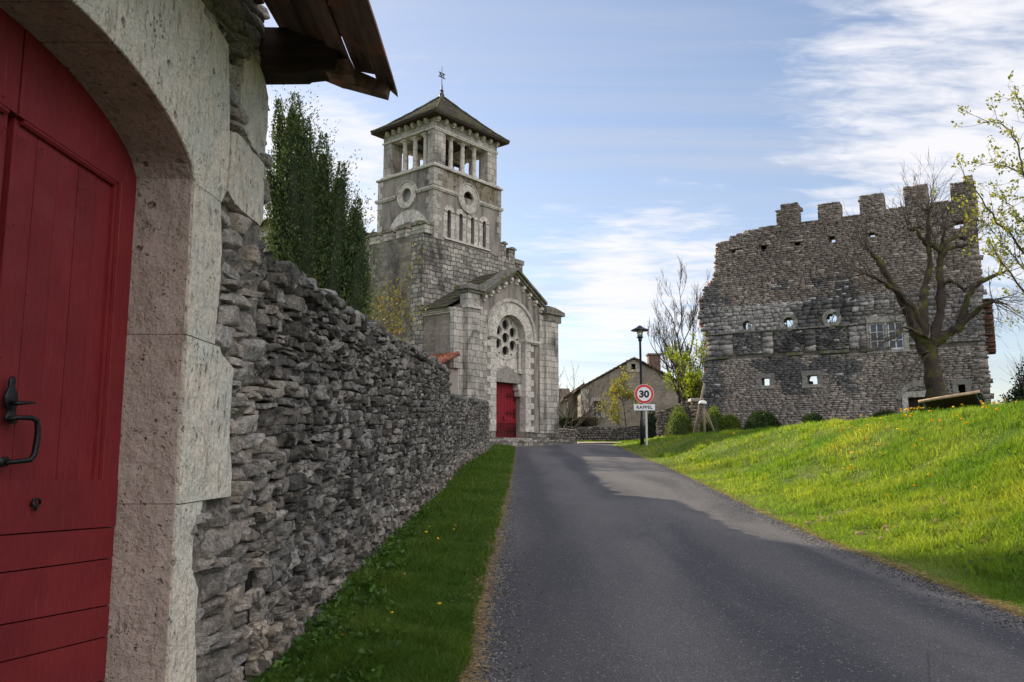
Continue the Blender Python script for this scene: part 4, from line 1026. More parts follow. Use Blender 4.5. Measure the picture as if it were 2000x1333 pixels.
    def col(x, y, s=1.0):
        mm = MB()
        mm.box(x - .15, x + .15, y - .15, y + .15, z0, z0 + .12, .9)
        mm.lathe([(.14, z0 + .12), (.14, z0 + .17), (.125, z0 + .22), (.122, z0 + .30), (.112, z1 - .36), (.105, z1 - .34), (.105, z1 - .31), (.095, z1 - .30), (.11, z1 - .24), (.16, z1 - .12), (.17, z1 - .10)], (x, y, 0), 14)
        mm.box(x - .20, x + .20, y - .20, y + .20, z1 - .10, z1 - .002, 1.05)
        put(mm, 'column', m_stone, bevel=0.008)
    for x in (-1.50, -0.62, 0.28): col(x, by0 + .26); col(x, by1 - .26)
    for y in (3.12, 3.88, 4.64): col(bx0 + .26, y); col(bx1 - .26, y)
    m = MB().box(-1.9, -1.78, 2.8, 5.4, 14.6, 14.72).box(0.7, 0.82, 2.8, 5.4, 14.6, 14.72).box(-2.3, 1.2, 4.0, 4.14, 15.4, 15.54)
    m.tube([(-2.1, 4.1, 14.3), (-0.9, 4.1, 15.4)], 0.06, 6).tube([(1.0, 4.1, 14.3), (-0.2, 4.1, 15.4)], 0.06, 6)
    m.lathe([(0.42, 14.55), (0.40, 14.62), (0.30, 14.8), (0.25, 15.1), (0.20, 15.25), (0.06, 15.33)], (-0.55, 4.1, 0), 18)
    put(m, 'bell_frame', m_dark)
    m = MB()
    def corb(x0, x1, y0, y1, ax, sg):
        # little stepped bracket
        m.cut()
        if ax == 'y': m.box(x0, x1, y0, y1, 16.44, 16.60, 1.1); m.box(x0 + .01, x1 - .01, y0 + .07, y1, 16.36, 16.438, 1.0)
        else: m.box(x0, x1, y0, y1, 16.44, 16.60, 1.1); m.box(x0 + .07, x1, y0 + .01, y1 - .01, 16.36, 16.438, 1.0)
    for i in range(9):
        x = bx0 + 0.02 + i * (bx1 - bx0 - 0.2) / 8; corb(x, x + .15, by0 - .22, by0 - .002, 'y', 1)
    for i in range(1, 8):
        y = by0 - 0.02 + i * (by1 - by0) / 8; corb(bx0 - .22, bx0 - .002, y, y + .15, 'x', 1)
    put(m, 'corbel', m_stone)
    # roof, courses of stone tile
    ex0, ex1, ey0, ey1, ez, az_ = -3.40, 2.34, 1.70, 6.52, 16.60, 18.93; cx, cy = -0.53, 4.11
    m = MB(); n = 20
    def corner(f):
        s_ = 1 - f; return [(cx + (ex0 - cx) * s_, cy + (ey0 - cy) * s_), (cx + (ex1 - cx) * s_, cy + (ey0 - cy) * s_), (cx + (ex1 - cx) * s_, cy + (ey1 - cy) * s_), (cx + (ex0 - cx) * s_, cy + (ey1 - cy) * s_)]
    def hz(f): return ez + 0.10 + (az_ - ez) * (f ** 1.12)
    for i in range(n):
        f0, f1 = i / n, min(1.0, (i + 1.35) / n)
        a = corner(f0); b = corner(min(f1, 0.995)); za, zb_ = hz(f0), hz(f1)
        j = [random.uniform(-.012, .012) for _ in range(4)]
        V = [(p[0], p[1], za + .035 + j[k]) for k, p in enumerate(a)] + [(p[0], p[1], zb_ + .01) for p in b] + [(p[0], p[1], za - .01) for p in a]
        Fc = [(k, (k + 1) % 4, 4 + (k + 1) % 4, 4 + k) for k in range(4)] + [(8 + k, 8 + (k + 1) % 4, (k + 1) % 4, k) for k in range(4)]
        m.add(V, Fc, random.uniform(.85, 1.1))
    rf = put(m, 'roof', m_tile)
    m = MB().box(ex0 + .02, ex1 - .02, ey0 + .02, ey1 - .02, ez, ez + .075, 1.0); put(m, 'eave_soffit', m_beam, rf)
    m = MB()
    for (cxx, cyy) in ((ex0, ey0), (ex1, ey0), (ex0, ey1), (ex1, ey1)):
        pts = []; m.cut()
        for i in range(15): f = i / 14; pts.append((cxx + (cx - cxx) * f, cyy + (cy - cyy) * f, hz(f) + .05 + random.uniform(-.01, .015)))
        m.tube(pts, [0.055 + random.uniform(-.01, .01) for _ in pts], 6)
    put(m, 'ridge_tiles', m_tile, rf)
    fin = put(MB().lathe([(0.16, 18.88), (0.15, 19.1), (0.10, 19.22), (0.09, 19.30), (0.11, 19.36), (0.05, 19.42), (0.05, 19.65)], (cx, cy, 0), 12), 'finial', m_pole, rf)
    m = MB().tube([(cx, cy, 19.6), (cx, cy, 20.75)], [0.022, 0.012], 6)
    for dz, L in ((20.12, .26), (20.36, .24)): m.box(cx - L, cx + L, cy - .012, cy + .012, dz - .02, dz + .02)
    m.box(cx - .17, cx - .13, cy - .012, cy + .012, 20.14, 20.34).box(cx + .12, cx + .16, cy - .012, cy + .012, 20.14, 20.34).tube([(cx - .02, cy, 20.14), (cx + .10, cy, 20.34)], .02, 4).tube([(cx - .12, cy, 20.34), (cx - .02, cy, 20.14)], .02, 4)
    put(m, 'weather_vane', m_iron)
    # --- nave and choir behind, mostly hidden by the cypress
    m = MB().box(-2.9, 2.9, 7.01, 13.95, 0.0, 9.2); put(m, 'nave_wall', m_block)
    m = MB().add([(-3.2, 7.0, 9.2), (3.2, 7.0, 9.2), (0, 7.0, 10.9), (-3.2, 14, 9.2), (3.2, 14, 9.2), (0, 14, 10.9)], [(0, 1, 2), (3, 5, 4), (0, 2, 5, 3), (1, 4, 5, 2), (0, 3, 4, 1)]); put(m, 'nave_roof', m_tile)
    ch = MB().prism([(15.2, 0.0), (24, 0.0), (24, 14.0), (15.2, 14.0)], [rect(15.6 + i * .8, 16.0 + i * .8, 12.6, 13.3) + [] for i in range(9)], -2.0, -1.2, 'x')
    ch.box(-1.19, 3.8, 15.2, 15.9, 0, 14.0).box(3.2, 3.8, 15.91, 24, 0, 14).box(-1.19, 3.19, 23.3, 24, 0, 14)
    cw = put(ch, 'choir_wall', m_cream)
    m = MB()
    for i in range(9): m.cut(); m.ring((15.8 + i * .8, 13.3), 0.2, 0.34, 0, 180, 5, -2.04, -2.002, 'x', 0.01)
    put(m, 'window_arch', m_stone, cw)
    m = MB().box(-2.4, 4.2, 14.8, 24.4, 14.0, 14.12).add([(-2.5, 14.7, 14.13), (4.3, 14.7, 14.13), (4.3, 24.5, 14.13), (-2.5, 24.5, 14.13), (0.9, 19.6, 16.0)], [(0, 1, 2, 3), (0, 1, 4), (1, 2, 4), (2, 3, 4), (3, 0, 4)]); put(m, 'choir_roof', m_tile)
    # --- porch
    AC, AZ, AR = 0.38, 5.60, 1.12
    gable = [(-3.30, 0.3), (3.72, 0.3), (3.72, 6.95), (2.9, 7.42), (0.50, 8.86), (-1.9, 7.42), (-3.30, 6.7)]
    hole = [(-0.76, 0.3)] + [(AC + 1.14 * math.cos(R(a)), AZ + 1.14 * math.sin(R(a))) for a in range(180, -1, -10)] + [(1.52, 0.3)]
    # the hole opens at the foot, so walk round it as one outline
    outl = [(-3.30, 0.3), (-0.76, 0.3)] + hole[1:-1] + [(1.52, 0.3), (3.72, 0.3), (3.72, 6.95), (2.9, 7.42), (0.50, 8.86), (-1.9, 7.42), (-3.30, 6.7)]
    put(MB().prism(outl, [], 0.0, 0.60, 'y'), 'porch_front_wall', m_stucco)
    # panel with the round window, set back
    rose = [circ(AC, 5.60, 0.27, 20)] + [circ(AC + 0.66 * math.cos(R(a)), 5.60 + 0.66 * math.sin(R(a)) * 1.0, 0.255, 20) for a in (90, 30, -30, -90, -150, 150)] + [circ(AC + 0.93 * math.cos(R(a)), 5.60 + 0.93 * math.sin(R(a)), 0.07, 8) for a in (60, 0, -60, -120, 180, 120)]
    disc = circ(AC, AZ, 1.07, 48)
    put(MB().prism(disc, rose, 0.36, 0.50, 'y', 1.05), 'round_window_plate', m_stone, bevel=0.02)
    m = MB()
    for h in rose[:7]:
        cxr = sum(p[0] for p in h) / len(h); czr = sum(p[1] for p in h) / len(h)
        m.ring((cxr, czr), 0.255, 0.285, 0, 360, 20, 0.335, 0.362, 'y', 0.0, (1.0, 1.0))
    m.ring((AC, AZ), 1.04, 1.10, 0, 360, 40, 0.33, 0.375, 'y', 0, (.95, .95))
    put(m, 'window_moulding', m_stone)
    put(MB().prism(circ(AC, AZ, 1.0, 30), [], 0.56, 0.58, 'y'), 'window_glass', m_dark)
    panel = [(-0.755, 3.42), (1.515, 3.42), (1.515, AZ)] + [(AC + 1.075 * math.cos(R(a)), AZ + 1.075 * math.sin(R(a))) for a in range(0, -181, -9)] + [(-0.755, AZ)]
    put(MB().prism(panel, [], 0.38, 0.56, 'y', 1.1), 'tympanum', m_ashlar)
    m = MB().ring((AC, 3.0), 1.20, 1.75, 42, 138, 9, 0.355, 0.378, 'y', 0.01, (1.0, 1.25)); put(m, 'lintel_arch', m_stone)
    put(MB().prism([(-0.76, 3.36), (1.52, 3.36), (1.52, 3.72), (0.38, 4.16), (-0.76, 3.72)], [], 0.22, 0.45, 'y', 0.55), 'door_lintel', m_stone, bevel=0.01)
    m = MB()
    for (xa, xb) in ((-0.76, -0.50), (1.26, 1.52)):
        m.cut()
        m.box(xa, xb, 0.24, 0.62, 3.02, 3.35, 1.1).box(xa, xb + (-.08 if xa < 0 else 0), 0.24, 0.60, 2.72, 3.015, 1.0) if xa < 0 else m.box(xa, xb, 0.24, 0.62, 3.02, 3.35, 1.1).box(xa + .08, xb, 0.24, 0.60, 2.72, 3.015, 1.0)
    put(m, 'lintel_corbel', m_stone, bevel=0.03)
    # door
    m = MB(); m.box(-0.76, AC - .006, 0.60, 0.66, 1.40, 3.36).box(AC + .006, 1.52, 0.60, 0.66, 1.40, 3.36)
    m.box(-0.76, AC - .006, 0.592, 0.66, 0.66, 1.395, 0.42).box(AC + .006, 1.52, 0.592, 0.66, 0.66, 1.395, 0.42)
    for i in range(1, 10): x = -0.76 + i * 0.228; m.box(x - .006, x + .006, 0.598, 0.604, 1.41, 3.35, 0.4)
    door = put(m, 'door', m_churchdoor)
    for sg, hx in ((1, 1.50), (-1, -0.74)):
        for hz_ in (2.72, 1.86, 0.98):
            m = MB(); y = 0.575; d = -sg
            m.box(min(hx, hx + d * .85), max(hx, hx + d * .85), y, y + .02, hz_ - .018, hz_ + .018)
            for k_, (dx, r_) in enumerate(((0.14, .20), (.42, .16), (.64, .13))):
                for s2 in (-1, 1):
                    a = [(hx + d * (dx + .10 * (1 - math.cos(t_))), y + .01, hz_ + s2 * r_ * math.sin(t_)) for t_ in [math.pi * .5 * q_ / 5 for q_ in range(6)]]
                    m.tube(a, [.016, .016, .016, .014, .014, .018], 5)
            a = []
            for s2 in (-1, 1):
                sp = [(hx + d * (0.10 + .10 * math.cos(t_) * (1 - t_ / 9)), y + .01, hz_ + s2 * (.13 + .10 * math.sin(t_) * (1 - t_ / 9))) for t_ in [-1.2 + q_ * .5 for q_ in range(11)]]
                m.tube(sp, .015, 5)
            put(m, 'hinge', m_iron, door)
    put(MB().box(-0.34, -0.16, 0.57, 0.59, 2.1, 2.42, (0.35, 1.2, 0.2)), 'notice', m_white, door)
    put(MB().tube([(AC + .10, .55, 1.72), (AC + .10, .55, 1.55)], .02, 6).box(AC + .04, AC + .3, .58, .59, 1.5, 1.53), 'handle', m_iron, door)
    # jambs: long-and-short quoins, proud of the render
    m = MB()
    for sg in (-1, 1):
        m.cut(); z = 0.95; k = 0
        while z < 5.46:
            h = 0.29; w = 0.42 if k % 2 else 0.66
            xa = -0.765 if sg < 0 else 1.525; x0, x1 = (xa - w, xa) if sg < 0 else (xa, xa + w); t = random.uniform(.85, 1.2)
            m.box(x0, x1, -0.035, -0.002, z + .005, min(z + h, 5.46) - .005, t)
            m.box((xa if sg < 0 else xa - .014), (xa + .014 if sg < 0 else xa), -0.035, 0.36, z + .005, min(z + h, 5.46) - .005, t)
            z += h; k += 1
    put(m, 'jamb_quoin', m_stone, bevel=0.008)
    m = MB().box(-1.55, -0.70, -0.12, 0.34, 5.47, 5.60).box(-1.50, -0.72, -0.08, 0.34, 5.40, 5.469, .85).cut().box(1.46, 2.78, -0.12, 0.34, 5.47, 5.60).box(1.48, 2.74, -0.08, 0.34, 5.40, 5.469, .85); put(m, 'impost', m_stone, bevel=0.012)
    m = MB().ring((AC, AZ), 1.12, 1.76, 0, 180, 21, -0.05, 0.35, 'y', 0.008, (.92, 1.2)); put(m, 'arch_stone', m_stone, bevel=0.006)
    m = MB().ring((AC, AZ), 1.765, 1.93, 0, 180, 21, -0.13, 0.02, 'y', 0.0, (.7, .95)); put(m, 'hood_moulding', m_stone)
    for x in (-0.60, 1.36):
        m = MB().lathe([(.085, 3.98), (.10, 4.02), (.085, 4.08), (.075, 4.12), (.072, 5.12), (.09, 5.15), (.08, 5.18), (.12, 5.36), (.13, 5.398)], (x, 0.25, 0), 12).box(x - .11, x + .11, .14, .36, 3.86, 3.975)
        put(m, 'colonnette', m_stone)
    # buttress piers
    put(MB().box(-3.12, -2.30, -0.34, -0.062, 0.2, 7.32).box(-3.12, -2.30, -0.059, 0.2, 6.6, 7.32).box(-3.76, -2.20, -0.06, 0.22, 0.2, 6.58, .95).box(-2.195, -1.55, -0.14, -0.003, 0.2, 6.70, .95), 'left_pier', m_ashlar, bevel=0.02)
    m = MB().box(-3.22, -2.16, -0.42, 0.28, 7.33, 7.46, .85).box(-3.34, -2.06, -0.52, 0.38, 7.461, 7.66, .8).add([(-3.34, -.52, 7.661), (-2.06, -.52, 7.661), (-2.06, .38, 7.661), (-3.34, .38, 7.661), (-2.7, -.05, 7.86)], [(0, 1, 2, 3), (0, 1, 4), (1, 2, 4), (2, 3, 4), (3, 0, 4)], .8); put(m, 'pier_cap', m_mossstone, bevel=0.015)
    put(MB().box(-3.20, -2.2, -0.42, -0.342, 6.60, 6.74).box(-3.20, -3.121, -0.34, 0.2, 6.60, 6.74), 'pier_string', m_stone)
    put(MB().box(2.96, 4.02, -0.26, 1.0, 0.2, 7.0).box(2.62, 2.955, -0.10, -0.003, 0.2, 7.0, .95), 'right_pier', m_ashlar, bevel=0.02)
    m = MB().box(2.94, 4.24, -0.30, 0.9, 6.72, 7.1, .85).prism([(2.88, 7.102), (4.46, 7.102), (4.44, 7.30), (3.6, 7.48), (2.88, 7.50)], [], -0.40, 1.0, 'y', .8); put(m, 'pier_cap', m_mossstone, bevel=0.015)
    put(MB().box(-3.95, -1.50, -0.42, 0.0, 0.2, 0.92, .8).cut().box(1.50, 4.14, -0.38, 0.0, 0.2, 0.92, .8), 'plinth', m_block, bevel=0.03)
    # raking cornice with brackets
    m = MB()
    def rake(xa, za, xb, zb_, off0, off1, y0_, y1_, t):
        m.prism([(xa, za + off0), (xb, zb_ + off0), (xb, zb_ + off1), (xa, za + off1)], [], y0_, y1_, 'y', t)
    for (xa, za, xb, zb_) in ((-1.95, 7.42, 0.50, 8.86), (0.505, 8.86, 2.95, 7.42)):
        rake(xa, za, xb, zb_, -0.02, 0.13, -0.26, 0.6, .85); rake(xa, za, xb, zb_, 0.131, 0.26, -0.36, 0.62, .75); rake(xa, za, xb, zb_, -0.12, -0.021, -0.16, -0.002, 1.0)
    put(m, 'gable_cornice', m_mossstone)
    m = MB()
    for i in range(10):
        if i in (4, 5): pass
        x = -1.72 + i * 0.493; z = 7.42 + (1 - abs(x - 0.5) / 2.42) * 1.44 - 0.14
        m.cut(); m.box(x - .08, x + .08, -0.24, -0.003, z - .16, z - .0, 1.1).box(x - .07, x + .07, -0.15, -0.003, z - .27, z - .162, 1.25)
    put(m, 'gable_bracket', m_stone, bevel=0.015)
    # side wall of the porch, its little cornice and the mossy lean-to roof
    put(MB().box(-3.62, -3.31, 0.225, 2.095, 0.2, 6.35), 'porch_side_wall', m_farm)
    put(MB().box(3.30, 3.70, 0.61, 2.095, 0.2, 6.5), 'porch_side_wall', m_ashlar)
    m = MB()
    for k_, (o_, z_) in enumerate(((.06, 6.36), (.12, 6.44), (.18, 6.52))): m.box(-3.62 - o_, -3.5, 0.23, 2.09, z_, z_ + .078, 1.1 - .15 * k_)
    put(m, 'eave_bricks', m_stone)
    m = MB(); n = 9
    for i in range(n):
        f0, f1 = i / n, (i + 1.2) / n
        x0 = -3.92 + f0 * 4.4; x1 = -3.92 + f1 * 4.4; z0_ = 6.60 + f0 * 2.45; z1_ = 6.60 + min(f1, 1) * 2.45
        yf = 0.23 if x0 < -2.3 else 0.63; m.add([(x0, yf, z0_ + .03), (x0, 2.095, z0_ + .03), (min(x1, .5), 2.095, z1_), (min(x1, .5), yf, z1_), (x0, yf, z0_ - .01), (x0, 2.095, z0_ - .01)], [(0, 1, 2, 3), (4, 5, 1, 0)], random.uniform(.9, 1.1))
    m.add([(0.5, .63, 9.05), (.5, 2.095, 9.05), (4.4, 2.095, 6.75), (4.4, .63, 6.75)], [(0, 1, 2, 3)]); m.add([(-3.9, .235, 6.59), (-3.9, 2.09, 6.59), (.5, 2.09, 6.7), (.5, .235, 6.7)], [(0, 1, 2, 3)])
    put(m, 'porch_roof', m_tile)
    # steps
    m = MB().box(-3.4, 4.6, -1.1, -0.43, 0.15, 0.42, .8).box(-2.6, 4.3, -0.75, -0.425, 0.42, 0.55, .9).box(-1.5, 1.9, -0.42, 0.59, 0.3, 0.64, .9); put(m, 'steps', m_block, bevel=0.03)
    return root
church = build_church()

def church_world(s, t, z):
    a = R(50.5); F0 = at(988, 853, 40.0)
    return Vector((F0.x + s * math.cos(a) - t * math.sin(a), F0.y + s * math.sin(a) + t * math.cos(a), z))

def build_annex():
    p = church_world(-4.85, 1.2, 0.1)
    root = thing('lean_to_shed', 'small rendered lean-to with red clay tiles against the side of the porch', 'shed', p, R(50.5))
    MB().box(-0.55, 1.02, -1.6, 1.6, 0, 3.55).build('wall', m_stucco, root)
    m = MB()
    for i in range(10):
        y0, y1 = -1.75 + i * .35, -1.75 + (i + 1) * .35
        m.tube([(-0.75, (y0 + y1) / 2, 3.50), (1.04, (y0 + y1) / 2, 4.28)], .12, 8, tone=random.uniform(.8, 1.2)); 
    m.box(-.7, 1.0, -1.7, 1.7, 3.56, 3.6)
    m.build('roof', m_tilered, root, True)
build_annex()

# ------------------------------------------------------------------ the ruined castle wall on the right
def build_ruin():
    R0 = at(1933, 750, 34.0); zb = 0.75
    root = thing('ruined_castle', 'tall roofless ruined castle wall with battlements and round holes on the right', 'ruin', (R0.x, R0.y, zb), R(150))
    # local x runs from the right-hand end to the left-hand end, y faces the road
    rg = np.random.default_rng(21)
    holes = [(10.34, 9.74, .10, .09), (8.97, 9.68, .10, .09), (7.33, 9.72, .11, .10), (5.85, 9.72, .12, .10), (4.18, 9.76, .09, .08), (2.33, 9.72, .11, .10), (0.72, 9.70, .13, .14)]
    rounds = [(9.89, 5.99), (7.96, 6.0), (6.05, 6.02)]
    sq = [(9.13, 3.24, .19, .17), (7.02, 3.24, .22, .20)]
    win = [(4.19, 5.06, .30, .60), (3.44, 5.06, .30, .60)]
    door = (2.55, 1.0)
    left_x = np.array([12.23, 12.23, 12.18, 12.30, 12.0, 11.96, 12.0, 12.29, 12.25, 11.9, 11.5, 11.4, 11.3, 11.25]); left_z = np.array([0.0, 1.5, 4.26, 4.30, 4.45, 5.0, 5.8, 6.2, 7.4, 8.1, 8.4, 9.0, 10.2, 12])
    def top(x): 
        x = np.asarray(x)
        t = np.interp(x, [0, 1.4, 2.7, 4.6, 6.8, 8.4, 9.4, 10.2, 10.6, 11.0, 11.3], [10.75, 10.82, 10.80, 10.78, 10.76, 10.78, 10.72, 10.62, 10.40, 10.28, 10.22])
        for a, b, h in ((-0.2, 0.34, 11.68), (0.34, 0.9, 11.5), (1.78, 2.74, 11.66), (3.57, 4.60, 11.52), (5.42, 6.42, 11.42), (7.30, 8.34, 11.64)):
            t = np.where((x >= a) & (x < b), h, t)
        t = np.where((x > 8.10) & (x < 8.4) & (t > 11), 11.42, t)
        return t
    def solid(x, z):
        x = np.asarray(x, float); z = np.asarray(z, float)
        k = (x > -0.02) & (x < np.interp(z, left_z, left_x)) & (z < top(x))
        for (cx, cz, w, h) in holes + sq + win: k &= ~((np.abs(x - cx) < w) & (np.abs(z - cz) < h))
        for (cx, cz) in rounds: k &= ((x - cx) ** 2 + (z - cz) ** 2 > 0.24 ** 2)
        k &= ~((np.abs(x - 1.03) < .15) & (z > 2.1) & (z < 2.80))
        k &= ~((np.abs(x - 2.55) < .56) & (z < 2.35))
        return k
    ns = lambda x, z, f, s: n2(x, z, f, s, 3)
    def tone(x, z, r):
        u = float(ns([x], [z], 0.35, 3)[0]); v = float(ns([x], [z], 1.1, 9)[0])
        if z > 7.0: g = 0.235 + 0.10 * u + .05 * v; wm = 0.73
        elif z > 4.4: g = 0.30 + 0.24 * v + .1 * u; wm = 0.90
        else: g = 0.27 + 0.14 * u + .08 * v; wm = 0.77
        if x > 11.2 and z < 8.3: g *= 0.50; wm = .97
        for (a, b) in ((9.22, 10.61), (7.29, 8.70), (5.36, 6.78)):
            if a < x < b and 4.55 < z < 5.64: g *= 0.50; wm = .92
        if 2.6 < z < 8.0 and v + .5 * u < -0.06 and x > 5: g *= 0.5; wm = .98
        if z > 4.4 and z < 7.0 and x < 3.0: g *= 0.75
        g *= r.uniform(0.78, 1.22)
        if r.random() < .06: g = 0.42
        g = max(g, .04)
        return (g, g * (0.45 + wm * .53), g * wm)
    MER = ((0.02, 0.40, 11.78), (0.40, 0.92, 11.56), (1.78, 2.74, 11.72), (3.57, 4.60, 11.58), (5.42, 6.42, 11.48), (7.30, 8.10, 11.70), (8.10, 8.36, 11.45))
    parts = []
    def keepf(x, z, c): 
        hw = (c[:, 1] - c[:, 0]) / 2 * 0.62; hh = (c[:, 3] - c[:, 2]) / 2 * 0.5
        return solid(x, z) & solid(x - hw, z) & solid(x + hw, z) & solid(x, z + hh) & solid(x, z - hh)
    def piers(x, z):      # the dressed stone framing of the three tall windows
        return ((x > 5.0) & (x < 12.3) & (z > 5.64) & (z < 6.9))
    c1 = rows(-0.05, 12.5, 0.0, 4.35, 0.075, 0.12, 0.14, 0.40, rg, 0.2)
    c2 = rows(-0.05, 12.5, 4.60, 5.62, 0.07, 0.105, 0.16, 0.40, rg, 0.2)
    c3 = rows(-0.05, 12.5, 5.64, 6.80, 0.16, 0.25, 0.22, 0.55, rg, 0.35)
    c4 = rows(-0.05, 12.5, 6.80, 11.7, 0.075, 0.115, 0.15, 0.44, rg, 0.15)
    PIER = ((10.63, 11.9), (8.72, 9.20), (6.80, 7.27), (4.62, 5.34))
    c2 = c2[[not any(a - .08 < (q[0] + q[1]) / 2 < b + .08 for a, b in PIER) for q in c2]]
    c5 = []
    for a, b in PIER:
        z = 4.57
        while z < 5.5:
            h = rg.uniform(.2, .3); k = rg.uniform(.35, .65) if b - a > .6 else 0
            if k: c5 += [(a, a + (b - a) * k, z, min(z + h, 5.62)), (a + (b - a) * k, b, z, min(z + h, 5.62))]
            else: c5.append((a, b, z, min(z + h, 5.62)))
            z += h
    c5 = np.array(c5)
    for c, wp in ((c1, .05), (c2, .0), (c3, .02), (c4, .05), (c5, 0)):
        c = c[c[:, 0] < 12.4]
        parts.append(stones(c, 1 if c is c3 or len(c) == len(c5) else 2, (0, 0, 0), (1, 0, 0), (0, 1, 0), 0.24, 0.008, rg, gap=0.000, k=14, amp=0.007, freq=6, warp=wp, wfreq=.5, rot=1.5, tone=tone, keepfn=keepf, back=True))
    for a, b, h in MER:
        cm = []; z = float(top(a - .12 if a > 1 else 1.2)) - .22
        while z < h - .02:
            hh_ = rg.uniform(.075, .12); q = a; 
            while q < b - .02:
                w_ = rg.uniform(.16, .38); e_ = q + w_ if q + w_ < b - .08 else b; cm.append((q, e_, z, min(z + hh_, h + .02))); q = e_
            z += hh_
        for yy, dp in ((0, .42), (-.42, .42)): parts.append(stones(cm, 2, (0, yy, 0), (1, 0, 0), (0, 1, 0), dp, 0.010, rg, gap=0.001, k=14, amp=0.010, freq=6, warp=0, rot=1.0, tone=tone, back=True))
    ce = []; z = 0.0
    while z < 10.7:
        hh_ = rg.uniform(.16, .28); w_ = rg.uniform(.3, .55)
        ce.append((0.0, w_, z, z + hh_)); z += hh_
    parts.append(stones(ce, 2, (0, 0.012, 0), (1, 0, 0), (0, 1, 0), .6, 0.004, rg, gap=0.003, k=14, amp=0.008, freq=5, warp=0, rot=.5, tone=tone, back=True, keepfn=lambda x, z, c: ~((np.abs(x - .72) < .5) & (np.abs(z - 9.7) < .3))))
    # back face and filling between
    cb = rows(-0.05, 12.5, 0.0, 11.7, 0.16, 0.24, 0.3, 0.7, rg, 0.1)
    parts.append(stones(cb, 1, (0, -0.70, 0), (1, 0, 0), (0, 1, 0), 0.26, 0.02, rg, gap=0.004, k=6, amp=0.012, warp=.03, rot=1, tone=tone, keepfn=keepf, back=True))
    V, F, C = join(parts); V[:, 2] -= zb
    npmesh('stonework', V, F, m_ruin, root, False, C, uv=False)
    # core cells
    g = 0.13; xs = np.arange(0.0, 12.5, g); zs = np.arange(0.0, 11.8, g); P = []
    XX, ZZ = np.meshgrid(xs + g / 2, zs + g / 2, indexing='ij'); S = solid(XX, ZZ) & solid(XX + .07, ZZ) & solid(XX - .07, ZZ) & solid(XX, ZZ + .09) & solid(XX, ZZ - .06)
    Vc = []; Fc = []; Cc = []
    def addq(p): Fc.append([len(Vc) + i for i in range(4)]); Vc.extend(p)
    for i in range(len(xs)):
        for j in range(len(zs)):
            if not S[i, j]: continue
            x0, x1, z0, z1 = xs[i], xs[i] + g, zs[j], zs[j] + g; y0, y1 = -0.85, -0.09
            addq([(x0, y1, z0), (x1, y1, z0), (x1, y1, z1), (x0, y1, z1)]); addq([(x0, y0, z0), (x0, y0, z1), (x1, y0, z1), (x1, y0, z0)])
            if i == 0 or not S[i - 1, j]: addq([(x0, y0, z0), (x0, y1, z0), (x0, y1, z1), (x0, y0, z1)])
            if i == len(xs) - 1 or not S[i + 1, j]: addq([(x1, y0, z0), (x1, y0, z1), (x1, y1, z1), (x1, y1, z0)])
            if j == 0 or not S[i, j - 1]: addq([(x0, y0, z0), (x1, y0, z0), (x1, y1, z0), (x0, y1, z0)])
            if j == len(zs) - 1 or not S[i, j + 1]: addq([(x0, y0, z1), (x0, y1, z1), (x1, y1, z1), (x1, y0, z1)])
    Vc = np.array(Vc); cc = np.where((Vc[:, 0:1] > 11.9) | ((Vc[:, 0:1] > 10.8) & (Vc[:, 2:3] > 7.8)), np.array([[0.36, 0.17, 0.11]]), np.array([[0.16, 0.14, 0.12]]))
    Vc[:, 2] -= zb
    npmesh('wall_core', Vc, np.array(Fc), m_ruin, root, False, cc, uv=False)
    # broken brick and rubble toothing down the left edge
    cells = []; z = 4.9
    while z < 10.2:
        h = rg.uniform(.08, .15); e = float(np.interp(z, left_z, left_x))
        for y in range(5): cells.append((e - .15 + rg.uniform(-.14, .12), z, h, y))
        z += h
    P = []
    for (x, z, h, y) in cells:
        V, F, C = stones([(x - .12, x + .10, z, z + h)], 2, (0, -0.07 - y * .17, 0), (1, 0, 0), (0, 1, 0), 0.17, 0.01, rg, gap=.004, k=5, amp=.02, freq=7, warp=0, rot=8, tone=lambda a, b, r: ((.42, .17, .10) if r.random() < .5 else (.28, .19, .14)))
        P.append((V, F, C))
    V, F, C = join(P); V[:, 2] -= zb
    npmesh('broken_edge', V, F, m_redbrick, root, False, C, uv=False)
    def put(mb, name, mat, par=None, bevel=0.01):
        mb.v = [(v[0], v[1], v[2] - zb) for v in mb.v]; return mb.build(name, mat, par or root, False, bevel)
    # string courses
    m = MB(); x = 0.2
    while x < 12.1:
        w = random.uniform(.4, .8)
        if not (9.1 < x < 10.5) and random.random() > .12 and x > 3.4: m.box(x, min(x + w, 12.25) - .01, -.05, random.uniform(.05, .09), 4.42 + random.uniform(-.015, .015), 4.55, random.uniform(.35, .9))
        x += w
    put(m, 'string_course', m_mossstone)
    m = MB(); x = 5.1
    while x < 11.9:
        w = random.uniform(.5, .9)
        m.box(x, x + w - .01, -.05, 0.045, 5.63, 5.70, random.uniform(.5, 1.1)); x += w
    put(m, 'window_head_course', m_mossstone)
    # rings of the three round openings
    m = MB()
    for (cx, cz) in rounds: m.cut(); m.ring((cx, cz), .225, .42, 0, 360, 9, -.10, .02, 'y', .008, (.35, .7))
    put(m, 'round_opening_ring', m_stone)
    # square openings' frames
    m = MB()
    for (cx, cz, w, h) in sq + [(1.03, 2.45, .13, .33)]:
        m.cut(); m.box(cx - w - .22, cx - w, -.5, .03, cz - h, cz + h, .42).box(cx + w, cx + w + .22, -.5, .03, cz - h, cz + h, .5).box(cx - w - .25, cx + w + .25, -.5, .025, cz + h + .003, cz + h + .22, .4).box(cx - w - .25, cx + w + .25, -.5, .03, cz - h - .16, cz - h - .003, .6)
    put(m, 'opening_surround', m_stone)
